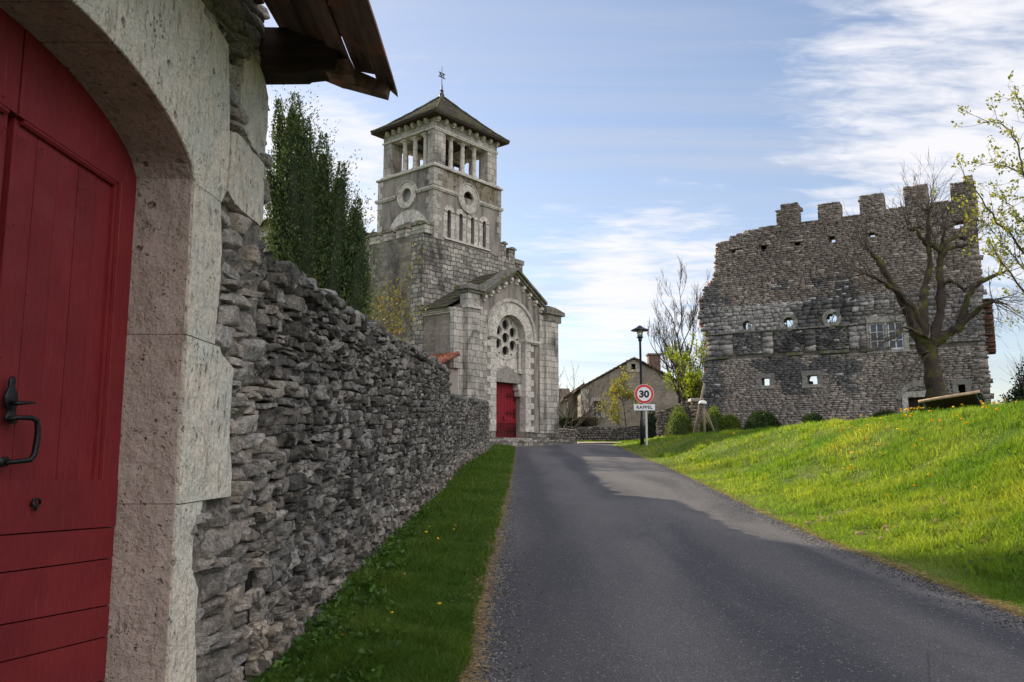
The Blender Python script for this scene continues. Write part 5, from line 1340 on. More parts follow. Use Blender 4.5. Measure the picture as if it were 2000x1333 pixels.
    put(MB().box(0.8, 1.26, -.62, -.58, 1.95, 2.84), 'shutter', m_beam)
    # glazed cross windows
    for (cx, cz, w, h) in win:
        m = MB(); y0, y1 = -.12, -.07
        m.box(cx - w, cx + w, y0, y1, cz - h, cz - h + .05).box(cx - w, cx + w, y0, y1, cz + h - .05, cz + h).box(cx - w, cx - w + .05, y0, y1, cz - h + .05, cz + h - .05).box(cx + w - .05, cx + w, y0, y1, cz - h + .05, cz + h - .05)
        m.box(cx - .02, cx + .02, y0, y1, cz - h + .05, cz + h - .05)
        for k in (1, 2): z = cz - h + 2 * h * k / 3; m.box(cx - w + .05, cx - .02, y0 + .01, y1 - .01, z - .014, z + .014).box(cx + .02, cx + w - .05, y0 + .01, y1 - .01, z - .014, z + .014)
        f = put(m, 'window', m_white, None, 0)
        put(MB().box(cx - w + .05, cx + w - .05, -.105, -.10, cz - h + .05, cz + h - .05), 'pane', m_glass, f, 0)
    m = MB()
    for (a, b, z0_, z1_) in ((3.76, 3.87, 4.46, 5.66), (2.92, 3.12, 4.46, 5.66), (4.51, 4.61, 4.46, 5.66), (2.9, 4.62, 5.67, 5.95), (2.9, 4.62, 4.30, 4.45)): m.box(a, b, -.3, .03, z0_, z1_, .7)
    put(m, 'window_surround', m_stone)
    put(MB().box(3.14, 4.49, -.32, -.30, 4.4, 5.7), 'backing', m_dark)
    # arched doorway
    m = MB().ring((2.62, 1.95), .82, 1.06, 18, 168, 11, -.08, .045, 'y', .012, (.4, .7)); put(m, 'relieving_arch', m_stone)
    put(MB().box(3.11, 3.34, -.5, .05, .2, 2.30, 1.05).box(1.78, 1.99, -.5, .05, .2, 2.30, .9).box(1.76, 3.40, -.5, .045, 2.305, 2.55, .8), 'door_frame', m_stone)
    put(MB().box(1.99, 3.11, -.36, -.30, .2, 2.3), 'door', m_beam)
    # brick corbel and flue hanging on the right-hand end
    V, F, C = stones(rows(0.0, 0.9, 4.1, 6.35, .07, .09, .16, .26, rg, 0), 2, (-0.02, -0.1, 0), (0, -1, 0), (-1, 0, 0), .42, .02, rg, gap=.004, k=7, amp=.012, warp=0, rot=1.5, tone=lambda a, b, r: (.13 * r.uniform(.6, 1.2), .065, .05), back=True)
    V[:, 0] -= 0.30; V[:, 2] -= zb
    npmesh('brick_flue', V, F, m_redbrick, root, False, C, uv=False)
    # return walls behind, so that the ruin is a shell and not a screen
    cr = rows(0.9, 5.5, 0.0, 5.4, .2, .28, .3, .6, rg, .1)
    kf = lambda s, z, c: z < 5.2 - 0.5 * s + 0.6 * n2(s, z * 0, .8, 2)
    P = [stones(cr, 1, (0.05, 0, 0), (0, -1, 0), (-1, 0, 0), .5, .02, rg, gap=.003, k=6, amp=.01, warp=.03, rot=1, tone=tone, back=True, keepfn=kf)]
    V, F, C = join(P); V[:, 2] -= zb
    npmesh('return_wall', V, F, m_ruin, root, False, C, uv=False)
    # little ivy and grass on the wall
    return root, R0
ruin, RU0 = build_ruin()

# ------------------------------------------------------------------ foliage helpers
def unit(v): return v / np.maximum(np.linalg.norm(v, axis=-1, keepdims=True), 1e-9)
def leaves(P, D, size, aspect, rg, jit=0.5, fold=0.25, tone=(0.7, 1.25), drop=0.0):
    """P (n,3) positions, D (n,3) long direction -> folded rhombic leaves"""
    n = len(P); D = unit(D + rg.normal(0, jit, (n, 3))); D[:, 2] -= drop; D = unit(D)
    S = unit(np.cross(D, rg.normal(0, 1, (n, 3)))); U = np.cross(S, D)
    s = (size * rg.uniform(0.6, 1.35, n))[:, None]
    a = P; b = P + D * s * 0.5 + S * s * aspect * 0.5 + U * s * fold * 0.3; c = P + D * s; d = P + D * s * 0.5 - S * s * aspect * 0.5 + U * s * fold * 0.3
    V = np.stack([a, b, c, d], 1).reshape(-1, 3); F = np.arange(n * 4).reshape(n, 4)
    F = np.concatenate([F[:, [0, 1, 2]], F[:, [0, 2, 3]]])
    t = rg.uniform(tone[0], tone[1], n); C = np.repeat(t, 4)[:, None] * np.ones(3)
    return V, F, C
def tubes(polys, sides_fn=None):
    """polys: list of (points list, radii list)"""
    V = []; F = []; b = 0
    for pts, rad in polys:
        pts = np.array(pts, float); k = len(pts)
        if k < 2: continue
        s = 3 if max(rad) < 0.012 else (5 if max(rad) < 0.05 else 10)
        d = np.gradient(pts, axis=0); d = unit(d)
        ref = np.array([0.31, 0.17, 0.93]) if abs(d[0] @ np.array([0.31, 0.17, 0.93])) < .9 else np.array([1.0, 0, 0])
        u = unit(np.cross(d, ref)); w = np.cross(d, u)
        a = np.arange(s) * 2 * np.pi / s
        ring = pts[:, None] + (u[:, None] * np.cos(a)[None, :, None] + w[:, None] * np.sin(a)[None, :, None]) * np.array(rad)[:, None, None]
        V.append(ring.reshape(-1, 3))
        i = np.arange((k - 1) * s); j = (i % s + 1) % s + (i // s) * s
        F.append(np.stack([i, j, j + s, i + s], 1) + b); b += k * s
    return np.concatenate(V), np.concatenate(F)
def grow(p, d, L, r, depth, rg, out, tips, up=0.15, spread=0.6, nseg=5, wob=0.12, kids=(2, 4), shrink=0.66, minr=0.003, tmin=0.3):
    p = np.array(p, float); d = unit(np.array(d, float)); pts = [p]; rad = [r]
    for i in range(nseg):
        d = unit(d + rg.normal(0, wob, 3) + np.array([0, 0, up * 0.25])); p = p + d * L / nseg
        pts.append(p); rad.append(max(minr, r * (1 - 0.62 * (i + 1) / nseg)))
    out.append((pts, rad))
    if depth <= 0: tips.append((pts[-1], d)); tips.append((pts[-2], d)); return
    for c in range(rg.integers(kids[0], kids[1] + 1)):
        f = rg.uniform(tmin, 1.0); i = min(int(f * nseg), nseg - 1); q = pts[i] + (pts[i + 1] - pts[i]) * (f * nseg - i)
        nd = unit(d + rg.normal(0, spread, 3) + np.array([0, 0, up]))
        grow(q, nd, L * shrink * rg.uniform(0.7, 1.2), max(minr, rad[i] * 0.6), depth - 1, rg, out, tips, up, spread, nseg, wob, kids, shrink, minr, tmin)

# ------------------------------------------------------------------ cypress behind the garden wall
def build_cypress():
    rg = np.random.default_rng(4)
    Yc = 16.0; kY = Yc / 20.5; zb = float(ZR(Yc))
    def w(px, py, Y=Yc): return np.array(at(px, py, Y))
    base = w(628, 640); root = thing('cypress_tree', 'tall dark green cypress with several pointed tops behind the garden wall', 'tree', (base[0], Yc, zb))
    O = np.array(root.location)
    # each stem: top pixel, belly pixel half width, bottom
    stems = [((578, 186), (572, 470), 0.62, 0.0), ((544, 196), (556, 420), 0.40, 0.25), ((598, 232), (600, 520), 0.66, -0.3), ((632, 262), (622, 560), 0.70, 0.15), ((668, 318), (648, 560), 0.58, -0.2), ((662, 350), (640, 520), .52, .45), ((700, 388), (676, 560), 0.46, 0.1), ((706, 440), (690, 600), 0.40, -.3), ((524, 330), (556, 480), 0.34, -0.3), ((610, 320), (600, 600), 0.75, 0.45), ((540, 390), (578, 560), 0.46, .3), ((716, 520), (700, 640), 0.32, .1), ((571, 215), (575, 380), .45, -.35)]
    stems += [((616, 330), (612, 500), .62, -.1), ((648, 380), (640, 520), .55, .1), ((604, 400), (596, 560), .8, -.2), ((560, 330), (572, 480), .55, .1)]
    P = []; D = []; cores = []
    for (tp, be, r, dy) in stems:
        r *= kY * 1.02; dy *= kY; top = w(*tp, Yc + dy * 0.4); mid = w(*be, Yc + dy); bot = np.array([mid[0] * .6 + (O[0]) * .4, Yc + dy * .5, zb + 0.2])
        H = top[2] - bot[2]; n = int(16000 * r * H / 6)
        f = rg.beta(1.15, 1.25, n)
        # centre line
        def line(f):
            f = f[:, None]; a = bot + (mid - bot) * np.clip(f / .5, 0, 1); b_ = (top - mid) * np.clip((f - .5) / .5, 0, 1); return a + b_
        c = line(f); prof = np.where(f < .45, 0.55 + 0.45 * sm(f / .45), 1 - 0.90 * np.clip((f - .45) / .55, 0, 1) ** 1.25)
        th = rg.uniform(0, 2 * np.pi, n)
        nz = n2(th * 1.6 + r * 10, f * H * 1.3, 1.0, int(r * 100), 3)
        rr = r * prof * (1 + 0.62 * nz) * np.sqrt(rg.uniform(0.30, 1.05, n))
        off = np.stack([np.cos(th), np.sin(th), np.zeros(n)], 1)
        p = c + off * rr[:, None]; P.append(p)
        D.append(off * 0.75 + np.array([0, 0, 1.0]))
        k = 26; fs = np.linspace(0, 0.93, 14); cl = line(fs); pf = np.where(fs < .45, 0.55 + 0.45 * sm(fs / .45), 1 - 0.9 * np.clip((fs - .45) / .55, 0, 1) ** 1.35)
        cores.append(([tuple(x) for x in cl], [max(.02, r * q_ * 0.62) for q_ in pf]))
    # plume tips that break the outline
    P = np.concatenate(P); D = np.concatenate(D)
    pl = rg.choice(len(P), 3400, replace=False); PP = [P]; DD = [D]
    for k in range(9):
        f = k / 8; q = P[pl] + D[pl] * (0.36 * f) * rg.uniform(.5, 1.3, (3400, 1)) + rg.normal(0, 0.032 * (1 - f * .6), (3400, 3)); PP.append(q); DD.append(D[pl])
    P = np.concatenate(PP); D = np.concatenate(DD)
    V, F, C = leaves(P, D, 0.058, 0.40, rg, jit=0.45, tone=(0.4, 1.8))
    npmesh('crown', V - O, F, m_cyp, root, False, C, uv=False)
    V, F = tubes(cores)
    npmesh('shade_core', V - O, F, m_boxd, root, True, np.full((len(V), 3), .35), uv=False)  # solid core blocks light in the crown; inner shade painted in its dark tone
    V, F = tubes([([O + [0, 0, -.2], O + [0.02, 0, 1.5], O + [0, 0.05, 4.0]], [.22, .17, .08])])
    npmesh('trunk', V - O, F, m_twigd, root, True, np.ones((len(V), 3)), uv=False)
build_cypress()

def shrub(name, label, cat, c, rx, ry, h, mat, n, size, seed=0, group=None, loose=0.0, core=True, lobes=None, matc=None, tone=(0.6, 1.4)):
    """clipped or loose shrub: leaves through a noise-worn shell over a dark inner body"""
    rg = np.random.default_rng(seed + 100); zb = c[2] - .05
    root = thing(name, label, cat, (c[0], c[1], zb), group=group)
    lobes = lobes or [(0, 0, 0, 1, 1)]
    PP = []; DD = []; ct = []
    for (dx, dy, dz, sx, sz) in lobes:
        m = int(n * sx * sz / sum(l[3] * l[4] for l in lobes)); u = unit(rg.normal(0, 1, (m, 3))); u[:, 2] = np.abs(u[:, 2]) * 1.0 + -0.18 * rg.random(m)
        rr = (1 + 0.10 * fbm(u * 1.3 + seed, 2.0, seed, 3)) * (1 - rg.random(m) ** 2 * (0.16 + loose)) * (1 + loose * rg.normal(0, .35, m))
        p = u * np.array([rx * sx, ry * sx, h * sz]) * rr[:, None] + np.array([dx, dy, dz]); PP.append(p); DD.append(u)
    P = np.concatenate(PP); P = P[P[:, 2] > -.02]; D = np.concatenate(DD)[:len(P)] if False else unit(P + 1e-6)
    V, F, C = leaves(P, D, size, 0.6, rg, jit=0.6, tone=tone)
    npmesh('foliage', V, F, mat, root, False, C, uv=False)
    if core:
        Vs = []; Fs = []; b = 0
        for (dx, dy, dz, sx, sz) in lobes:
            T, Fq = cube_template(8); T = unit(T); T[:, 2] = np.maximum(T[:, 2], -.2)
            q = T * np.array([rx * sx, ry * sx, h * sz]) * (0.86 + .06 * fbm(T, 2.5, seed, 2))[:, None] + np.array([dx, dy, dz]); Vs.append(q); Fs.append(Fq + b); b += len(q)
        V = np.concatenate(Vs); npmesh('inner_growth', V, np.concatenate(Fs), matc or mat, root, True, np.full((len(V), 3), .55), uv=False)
    return root
def gp(px, py, Y):  # a point on the terrain in that direction
    p = at(px, py, Y); return (p.x, Y, tz(p.x, Y))

def build_shrubs():
    # out of the picture behind the barn: the evergreen whose shade lies over the near road
    shrub('holly_tree', 'dense evergreen tree hidden behind the barn that shades the near road', 'tree', (-7.5, 15.8, tz(-7.5, 15.8)), 2.35, 2.35, 8.9, m_ever, 12000, .16, 77, None, .05)
    S = [('round clipped bright green bush in front of the gate pier, two lobes', 7.98, 39.3, 0.66, 1.36, m_box, [(0, 0, 0, 1, 1), (.10, .5, .35, .72, .95)], 1),
         ('taller clipped green bush at the foot of the ruin behind the wooden stakes', 9.43, 38.6, 0.62, 1.36, m_box, [(0, 0, 0, 1, 1), (.15, .3, .2, .6, .95)], 2),
         ('low round dark green bush touching the taller bush by the stakes', 10.16, 38.25, 0.52, 1.0, m_box, None, 3),
         ('widest round dark green bush below the white-lit square hole of the ruin', 11.50, 37.7, 0.80, 1.12, m_boxd, None, 4),
         ('small round dark green bush below the dark square hole of the ruin', 13.32, 36.4, 0.56, 0.86, m_boxd, None, 5),
         ('flat dark bush half hidden by the grass left of the ruin doorway', 15.85, 34.9, 0.74, 0.78, m_boxd, None, 6)]
    for lab, x, y, r, h, mt, lb, sd in S:
        shrub('round_bush', lab, 'bush', (x, y, tz(x, y)), r, r, h, mt, int(6500 * r * r + 1800), 0.075, sd, 'clipped bushes at the foot of the ruin', 0.0, lobes=lb, matc=m_boxd)
    # loose evergreen at the right edge
    x, y = 21.2, 33.5
    shrub('evergreen_tree', 'dark loose evergreen at the right edge beside the ruin', 'tree', (x + 0.6, y, 1.0), 1.75, 1.5, 3.35, m_ever, 15000, 0.11, 31, None, 0.22, False, lobes=[(0, 0, 0, 1, .62), (.4, 0, 1.1, .82, .68), (-.55, .2, 0.2, .62, .55), (1.0, 0, .5, .8, .66)], tone=(.5, 1.5))
    rg = np.random.default_rng(3); out = []; tips = []
    for k in range(7): grow((0, 0, 0), (rg.normal(0, .3), rg.normal(0, .3), 1), 2.2, .05, 2, rg, out, tips, .3, .5)
    V, F = tubes(out); r_ = bpy.data.objects['evergreen_tree']; npmesh('branch', V, F, m_twigd, r_, True, np.ones((len(V), 3)), uv=False)
    # yellow-ochre shrubs behind the garden wall, against the church
    for k, (px, py, Y, rx, h, lab) in enumerate(((706, 560, 33.5, .55, 7.3, 'tall thin ochre-leaved shrub between the cypress and the church'), (742, 640, 30.5, .95, 3.5, 'low ochre-leaved shrub showing over the garden wall below the church'))):
        p = at(px, py, Y); zb = float(ZR(Y)); top = at(px, 480 if k == 0 else 606, Y).z
        rg = np.random.default_rng(60 + k); root = thing('ochre_shrub', lab, 'shrub', (p.x, Y, zb), group='ochre shrubs behind the garden wall')
        out = []; tips = []
        for j in range(9): grow((rg.normal(0, .15), rg.normal(0, .2), 0), (rg.normal(0, .10), rg.normal(0, .1), 1), (top - zb) * rg.uniform(.5, .72), .028, 2, rg, out, tips, .5, .32 if k == 0 else .6, kids=(4, 7), shrink=.42, minr=.004)
        V, F = tubes(out); npmesh('branch', V, F, m_twigd, root, True, np.ones((len(V), 3)), uv=False)
        T = np.array([t[0] for t in tips]); Dd = np.array([t[1] for t in tips]); T = np.repeat(T, 7, 0) + rg.normal(0, .13, (len(T) * 7, 3)); Dd = np.repeat(Dd, 7, 0); kk = rg.random(len(T)) < (.45 if k == 0 else .7); T, Dd = T[kk], Dd[kk]
        V, F, C = leaves(T, Dd, .11, .6, rg, .9); npmesh('foliage', V, F, m_ochreleaf, root, False, C, uv=False)
    # box hedges left of the farmhouse
    for k, (xa, xb, ya, yb, h, lab) in enumerate(((2.4, 4.05, 51.6, 55.5, 1.55, 'clipped dark hedge nearest the church porch corner'), (4.18, 5.3, 51.4, 53.5, 1.45, 'shorter clipped hedge between the first hedge and the farmhouse'))):
        rg = np.random.default_rng(80 + k); zb = tz((xa + xb) / 2, ya); root = thing('clipped_hedge', lab, 'hedge', ((xa + xb) / 2, (ya + yb) / 2, zb), group='clipped hedges beyond the porch')
        hx, hy = (xb - xa) / 2, (yb - ya) / 2; n = 5200; u = rg.uniform(-1, 1, (n, 3)); ax = rg.integers(0, 3, n)
        for a in range(3): kx = ax == a; u[kx, a] = np.sign(u[kx, a]) * rg.uniform(.94, 1.03, kx.sum())
        P = u * np.array([hx, hy, h / 2]) + np.array([0, 0, h / 2]); V, F, C = leaves(P, u, .09, .6, rg, .7)
        npmesh('foliage', V, F, m_boxd, root, False, C, uv=False)
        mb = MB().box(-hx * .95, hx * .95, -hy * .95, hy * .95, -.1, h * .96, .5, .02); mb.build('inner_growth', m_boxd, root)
build_shrubs()

# ------------------------------------------------------------------ trees
def build_pollard():
    rg = np.random.default_rng(12); Y0 = 26.0
    def w(px, py, dy=0.0): return np.array(at(px, py, Y0 + dy))
    b = w(1822, 800); zb = tz(b[0], Y0); root = thing('pollard_tree', 'bare old pollard tree with mossy crooked limbs in front of the ruin', 'tree', (b[0], Y0, zb - .1)); O = np.array(root.location)
    def limb(pts, r0, r1):
        P = [w(x, y, d) for x, y, d in pts]; 
        # densify with a little wander
        Q = []; 
        for i in range(len(P) - 1):
            for j in range(4): f = j / 4; Q.append(P[i] * (1 - f) + P[i + 1] * f + (rg.normal(0, .02, 3) if j else 0))
        Q.append(P[-1]); n = len(Q); Rr = [(r0 + (r1 - r0) * i / (n - 1)) * .70 for i in range(n)]
        Rr = [r * (1 + .13 * rg.normal()) for r in Rr]; return (Q, Rr)
    L = []
    L.append(limb([(1838, 850, 0), (1832, 800, 0), (1825, 750, 0), (1818, 705, 0), (1812, 668, 0)], .46, .33)); L[0][1][0] = .50; L[0][1][1] = .42; L[0][1][2] = .37; L[0][1][3] = .34; L[0][1][-1] = .30
    L.append(limb([(1806, 690, 0), (1790, 650, 0), (1775, 612, -.2), (1755, 575, -.4), (1735, 540, -.5), (1715, 505, -.6), (1694, 486, -.7)], .27, .085))
    L.append(limb([(1802, 650, 0), (1782, 600, -.3), (1756, 572, -.6), (1730, 552, -1.0), (1694, 536, -1.2)], .17, .07))
    L.append(limb([(1806, 672, .1), (1802, 620, .2), (1806, 570, .3), (1816, 520, .4), (1812, 460, .4), (1812, 410, .4)], .24, .06))
    L.append(limb([(1814, 480, .4), (1800, 466, .2), (1790, 450, .1), (1776, 449, .1)], .10, .06))
    L.append(limb([(1822, 668, 0), (1834, 625, .1), (1838, 580, .2), (1834, 530, .3), (1838, 500, .3), (1824, 478, .3)], .24, .10))
    L.append(limb([(1836, 520, .3), (1848, 490, .2), (1870, 480, 0), (1895, 478, -.1)], .13, .06))
    L.append(limb([(1836, 505, .3), (1850, 472, .6), (1872, 462, .8), (1886, 468, .8)], .11, .05))
    L.append(limb([(1836, 500, .3), (1842, 470, .2), (1846, 450, .1)], .10, .05))
    L.append(limb([(1838, 560, .2), (1856, 548, 0), (1870, 556, -.2), (1886, 568, -.3)], .09, .045))
    L.append(limb([(1818, 672, 0), (1846, 654, -.2), (1872, 642, -.4), (1882, 608, -.5), (1892, 575, -.6), (1912, 552, -.7), (1954, 532, -.8)], .25, .075))
    L.append(limb([(1872, 642, -.4), (1896, 615, -.6), (1920, 598, -.9), (1942, 586, -1.1)], .16, .08))
    L.append(limb([(1812, 660, 0), (1785, 646, -.6), (1768, 640, -.9), (1752, 655, -1.1)], .10, .04))
    V, F = tubes(L); 
    V = V + (np.stack([fbm(V, 3.0, 1), fbm(V, 3.0, 2), fbm(V, 3.0, 3)], -1)) * 0.05
    npmesh('trunk', V - O, F, m_bark, root, True, np.ones((len(V), 3)), uv=False)
    # the pollard heads throw fans of thin shoots
    out = []; tips = []
    heads = [(w(1812, 412, .4), (0, 0, 1), 14, 1.5), (w(1776, 449, .1), (-.3, 0, 1), 9, 1.35), (w(1812, 450, .4), (.1, 0, 1), 8, 1.3), (w(1846, 450, .1), (.2, 0, 1), 10, 1.3), (w(1895, 478, 0), (.5, 0, .8), 9, 1.1), (w(1886, 468, .8), (.4, 0, 1), 7, 1.2), (w(1694, 486, -.7), (-.5, 0, .8), 9, 1.2), (w(1694, 536, -1.2), (-.8, 0, .5), 8, 1.1), (w(1954, 532, -.8), (.8, 0, .5), 9, 1.1), (w(1942, 586, -1.1), (.9, 0, -.1), 12, 1.3), (w(1752, 655, -1.1), (-.8, 0, -.5), 9, 1.2), (w(1886, 568, -.3), (.7, 0, .1), 6, .9), (w(1824, 478, .3), (0, 0, 1), 6, 1.1), (w(1775, 612, -.2), (-.9, 0, .1), 5, 1.0), (w(1730, 552, -1), (-.9, -.2, .0), 6, 1.0)]
    for (p, d, n, Ln) in heads:
        for k in range(n): grow(p + rg.normal(0, .05, 3), np.array(d) + rg.normal(0, .5, 3), Ln * rg.uniform(.5, .95), .016, 2, rg, out, tips, .12, .45, 5, .10, (2, 4), .62, .0035)
    # drooping twigs low on the left and right
    for (px, py, dx) in ((1782, 646, -1), (1768, 600, -1), (1900, 612, 1), (1942, 590, 1), (1800, 700, -.6), (1815, 690, -.3)):
        for k in range(4): grow(w(px, py, -.6), (dx + rg.normal(0, .3), rg.normal(0, .4), -.35 + rg.normal(0, .25)), 1.3 * rg.uniform(.6, 1.2), .012, 2, rg, out, tips, -.10, .5, 5, .12, (2, 4), .6, .003)
    for (p, r_) in L[1:]:
        for k in range(10):
            i = rg.integers(2, len(p)); grow(p[i], rg.normal(0, 1, 3) + [0, 0, .5], .8, .009, 1, rg, out, tips, .2, .5, 4, .12, (1, 3), .6, .003)
    V, F = tubes(out); npmesh('crown', V - O, F, m_twig, root, False, np.ones((len(V), 3)), uv=False)
build_pollard()

def build_leafing_tree():
    rg = np.random.default_rng(17); Y0 = 13.0
    def w(px, py, dy=0.0): return np.array(at(px, py, Y0 + dy))
    x0 = w(2150, 700)[0]; zb = tz(x0, Y0); root = thing('leafing_tree', 'young tree with yellow-green spring leaves reaching in from the right edge', 'tree', (x0, Y0, zb - .05)); O = np.array(root.location)
    L = []; 
    def limb(pts, r0, r1):
        P = [w(*p) if len(p) == 3 else w(p[0], p[1]) for p in pts]; Q = []
        for i in range(len(P) - 1):
            for j in range(3): f = j / 3; Q.append(P[i] * (1 - f) + P[i + 1] * f + (rg.normal(0, .012, 3) if j else 0))
        Q.append(P[-1]); n = len(Q); return (Q, [r0 + (r1 - r0) * i / (n - 1) for i in range(n)])
    tr = limb([(2155, 860), (2150, 700), (2135, 560), (2120, 400), (2100, 260)], .11, .04)
    br = [limb([(2140, 640), (2060, 610), (2000, 570), (1975, 535), (1950, 505), (1930, 470)], .028, .006), limb([(2130, 540), (2040, 520), (2000, 495), (1960, 445), (1925, 405), (1905, 372), (1886, 350)], .030, .005),
          limb([(2120, 420), (2050, 410), (2010, 380), (1996, 330), (1990, 290), (1975, 255), (1950, 240), (1930, 238)], .026, .004), limb([(2110, 320), (2050, 290), (2010, 230), (1995, 210), (1986, 192)], .022, .004),
          limb([(2125, 480), (2060, 470), (2010, 440), (1985, 420), (1972, 400), (1960, 385)], .020, .004), limb([(2120, 400), (2060, 360), (2010, 345), (1975, 330), (1940, 318)], .018, .004),
          limb([(2140, 600), (2060, 570), (2010, 540), (1985, 505), (1960, 480), (1930, 440)], .020, .004), limb([(2145, 680), (2080, 660), (2030, 600), (2000, 520), (1985, 470)], .02, .004)]
    V, F = tubes([tr]); npmesh('trunk', V - O, F, m_twigd, root, True, np.ones((len(V), 3)), uv=False)
    out = []; tips = []
    for (p, r_) in br:
        m = len(p)
        for k in range(11):
            i = rg.integers(int(m * .35), m); d = p[min(i + 1, m - 1)] - p[max(i - 1, 0)]
            grow(p[i], unit(d) + rg.normal(0, .65, 3), .42 * rg.uniform(.5, 1.2), .005, 1, rg, out, tips, .1, .6, 4, .14, (1, 3), .6, .0022)
        tips.append((p[-1], unit(p[-1] - p[-2])))
        for i in range(int(m * .35), m): tips.append((p[i], unit(p[i] - p[i - 1])))
    V, F = tubes(br + out); npmesh('branch', V - O, F, m_twigd, root, False, np.ones((len(V), 3)), uv=False)
    T = np.array([t[0] for t in tips]); D = np.array([t[1] for t in tips]); k = 5
    T = np.repeat(T, k, 0) + rg.normal(0, .028, (len(T) * k, 3)); D = np.repeat(D, k, 0)
    V, F, C = leaves(T, D, .055, .6, rg, .9, tone=(.6, 1.4)); npmesh('foliage', V - O, F, m_bud, root, False, C, uv=False)
build_leafing_tree()

def bare_tree(name, label, x, y, h, r, rg, stems, up, spread, mat, depth=3, leaf=None, nleaf=0, lsize=.1, kids=(3, 5), shrink=.6, group=None, minr=.006, wob=.08, tilt=.12, tmin=.3):
    zb = tz(x, y); root = thing(name, label, 'tree', (x, y, zb - .05), group=group); tr = []; out = []; tips = []
    for k in range(stems):
        d = np.array([rg.normal(0, tilt), rg.normal(0, tilt), 1]); base = np.array([rg.normal(0, .12 * (stems > 1)), rg.normal(0, .12 * (stems > 1)), 0])
        o2 = []; grow(base, d, h * rg.uniform(.50, .66) / (1 if stems < 3 else 1), r, depth, rg, o2, tips, up, spread, 7, wob, kids, shrink, minr, tmin)
        tr.append(o2[0]); out += o2[1:]
    V, F = tubes(tr); npmesh('trunk', V, F, mat, root, True, np.ones((len(V), 3)), uv=False)
    V, F = tubes(out); npmesh('crown', V, F, mat, root, False, np.ones((len(V), 3)), uv=False)
    if leaf:
        T = np.array([t[0] for t in tips]); D = np.array([t[1] for t in tips]); i = rg.integers(0, len(T), nleaf)
        V, F, C = leaves(T[i] + rg.normal(0, .10, (nleaf, 3)), D[i], lsize, .6, rg, .9); npmesh('foliage', V, F, leaf, root, False, C, uv=False)
    return root
def build_far_trees():
    rg = np.random.default_rng(23)
    def X(px, Y): return at(px, 800, Y).x
    bare_tree('poplar_tree', 'slender bare tree rising beside the left edge of the ruin', X(1352, 52), 52, 11.5, .13, rg, 2, .36, .50, m_twigd, 4, kids=(4, 6), shrink=.52, minr=.007, tilt=.05, tmin=.25)
    bare_tree('bare_tree', 'leaning bare tree behind the street lamp and farmhouse roof', X(1330, 50), 50, 9.6, .13, rg, 2, .36, .50, m_twigd, 4, kids=(4, 6), shrink=.52, minr=.007, tilt=.07, tmin=.22)
    bare_tree('apple_tree', 'low spreading bare tree between the church and the farmhouse', X(1094, 50), 50, 4.6, .08, rg, 4, .2, .5, m_twigd, 3, kids=(4, 6), shrink=.66, minr=.007, tilt=.5)
    bare_tree('young_tree', 'young tree with golden leaves in front of the farmhouse gable', X(1222, 51.5), 51.5, 5.4, .055, rg, 1, .22, .75, m_twigd, 3, m_gold, 3000, .10, (6, 8), .48, None, .006, .05, .02, .2)
    bare_tree('green_tree', 'small tree with fresh green leaves against the left edge of the ruin', X(1352, 47), 47, 5.0, .09, rg, 4, .25, .55, m_twigd, 3, m_brightleaf, 3800, .15, (3, 5), .6, None, .010, .10, .45)
    bare_tree('bare_tree', 'leafless tree seen through the openings of the ruin', 14.5, 46, 9.0, .14, rg, 3, .35, .5, m_twigd, 3, kids=(4, 6), shrink=.6, minr=.016, tilt=.35)
    root = shrub('dark_shrub', 'dark conical shrub against the farmhouse wall left of the gate wall', 'shrub', (X(1272, 48.5), 48.5, tz(X(1272, 48.5), 48.5)), .42, .42, 1.9, m_ever, 1600, .12, 44, None, .15)
    bare_tree('dry_shrub', 'bare thin shrub behind the low wall at the farmhouse corner', X(1155, 51), 51, 2.3, .02, rg, 8, .2, .5, m_twig, 2, kids=(3, 5), minr=.007, tilt=.5)
build_far_trees()

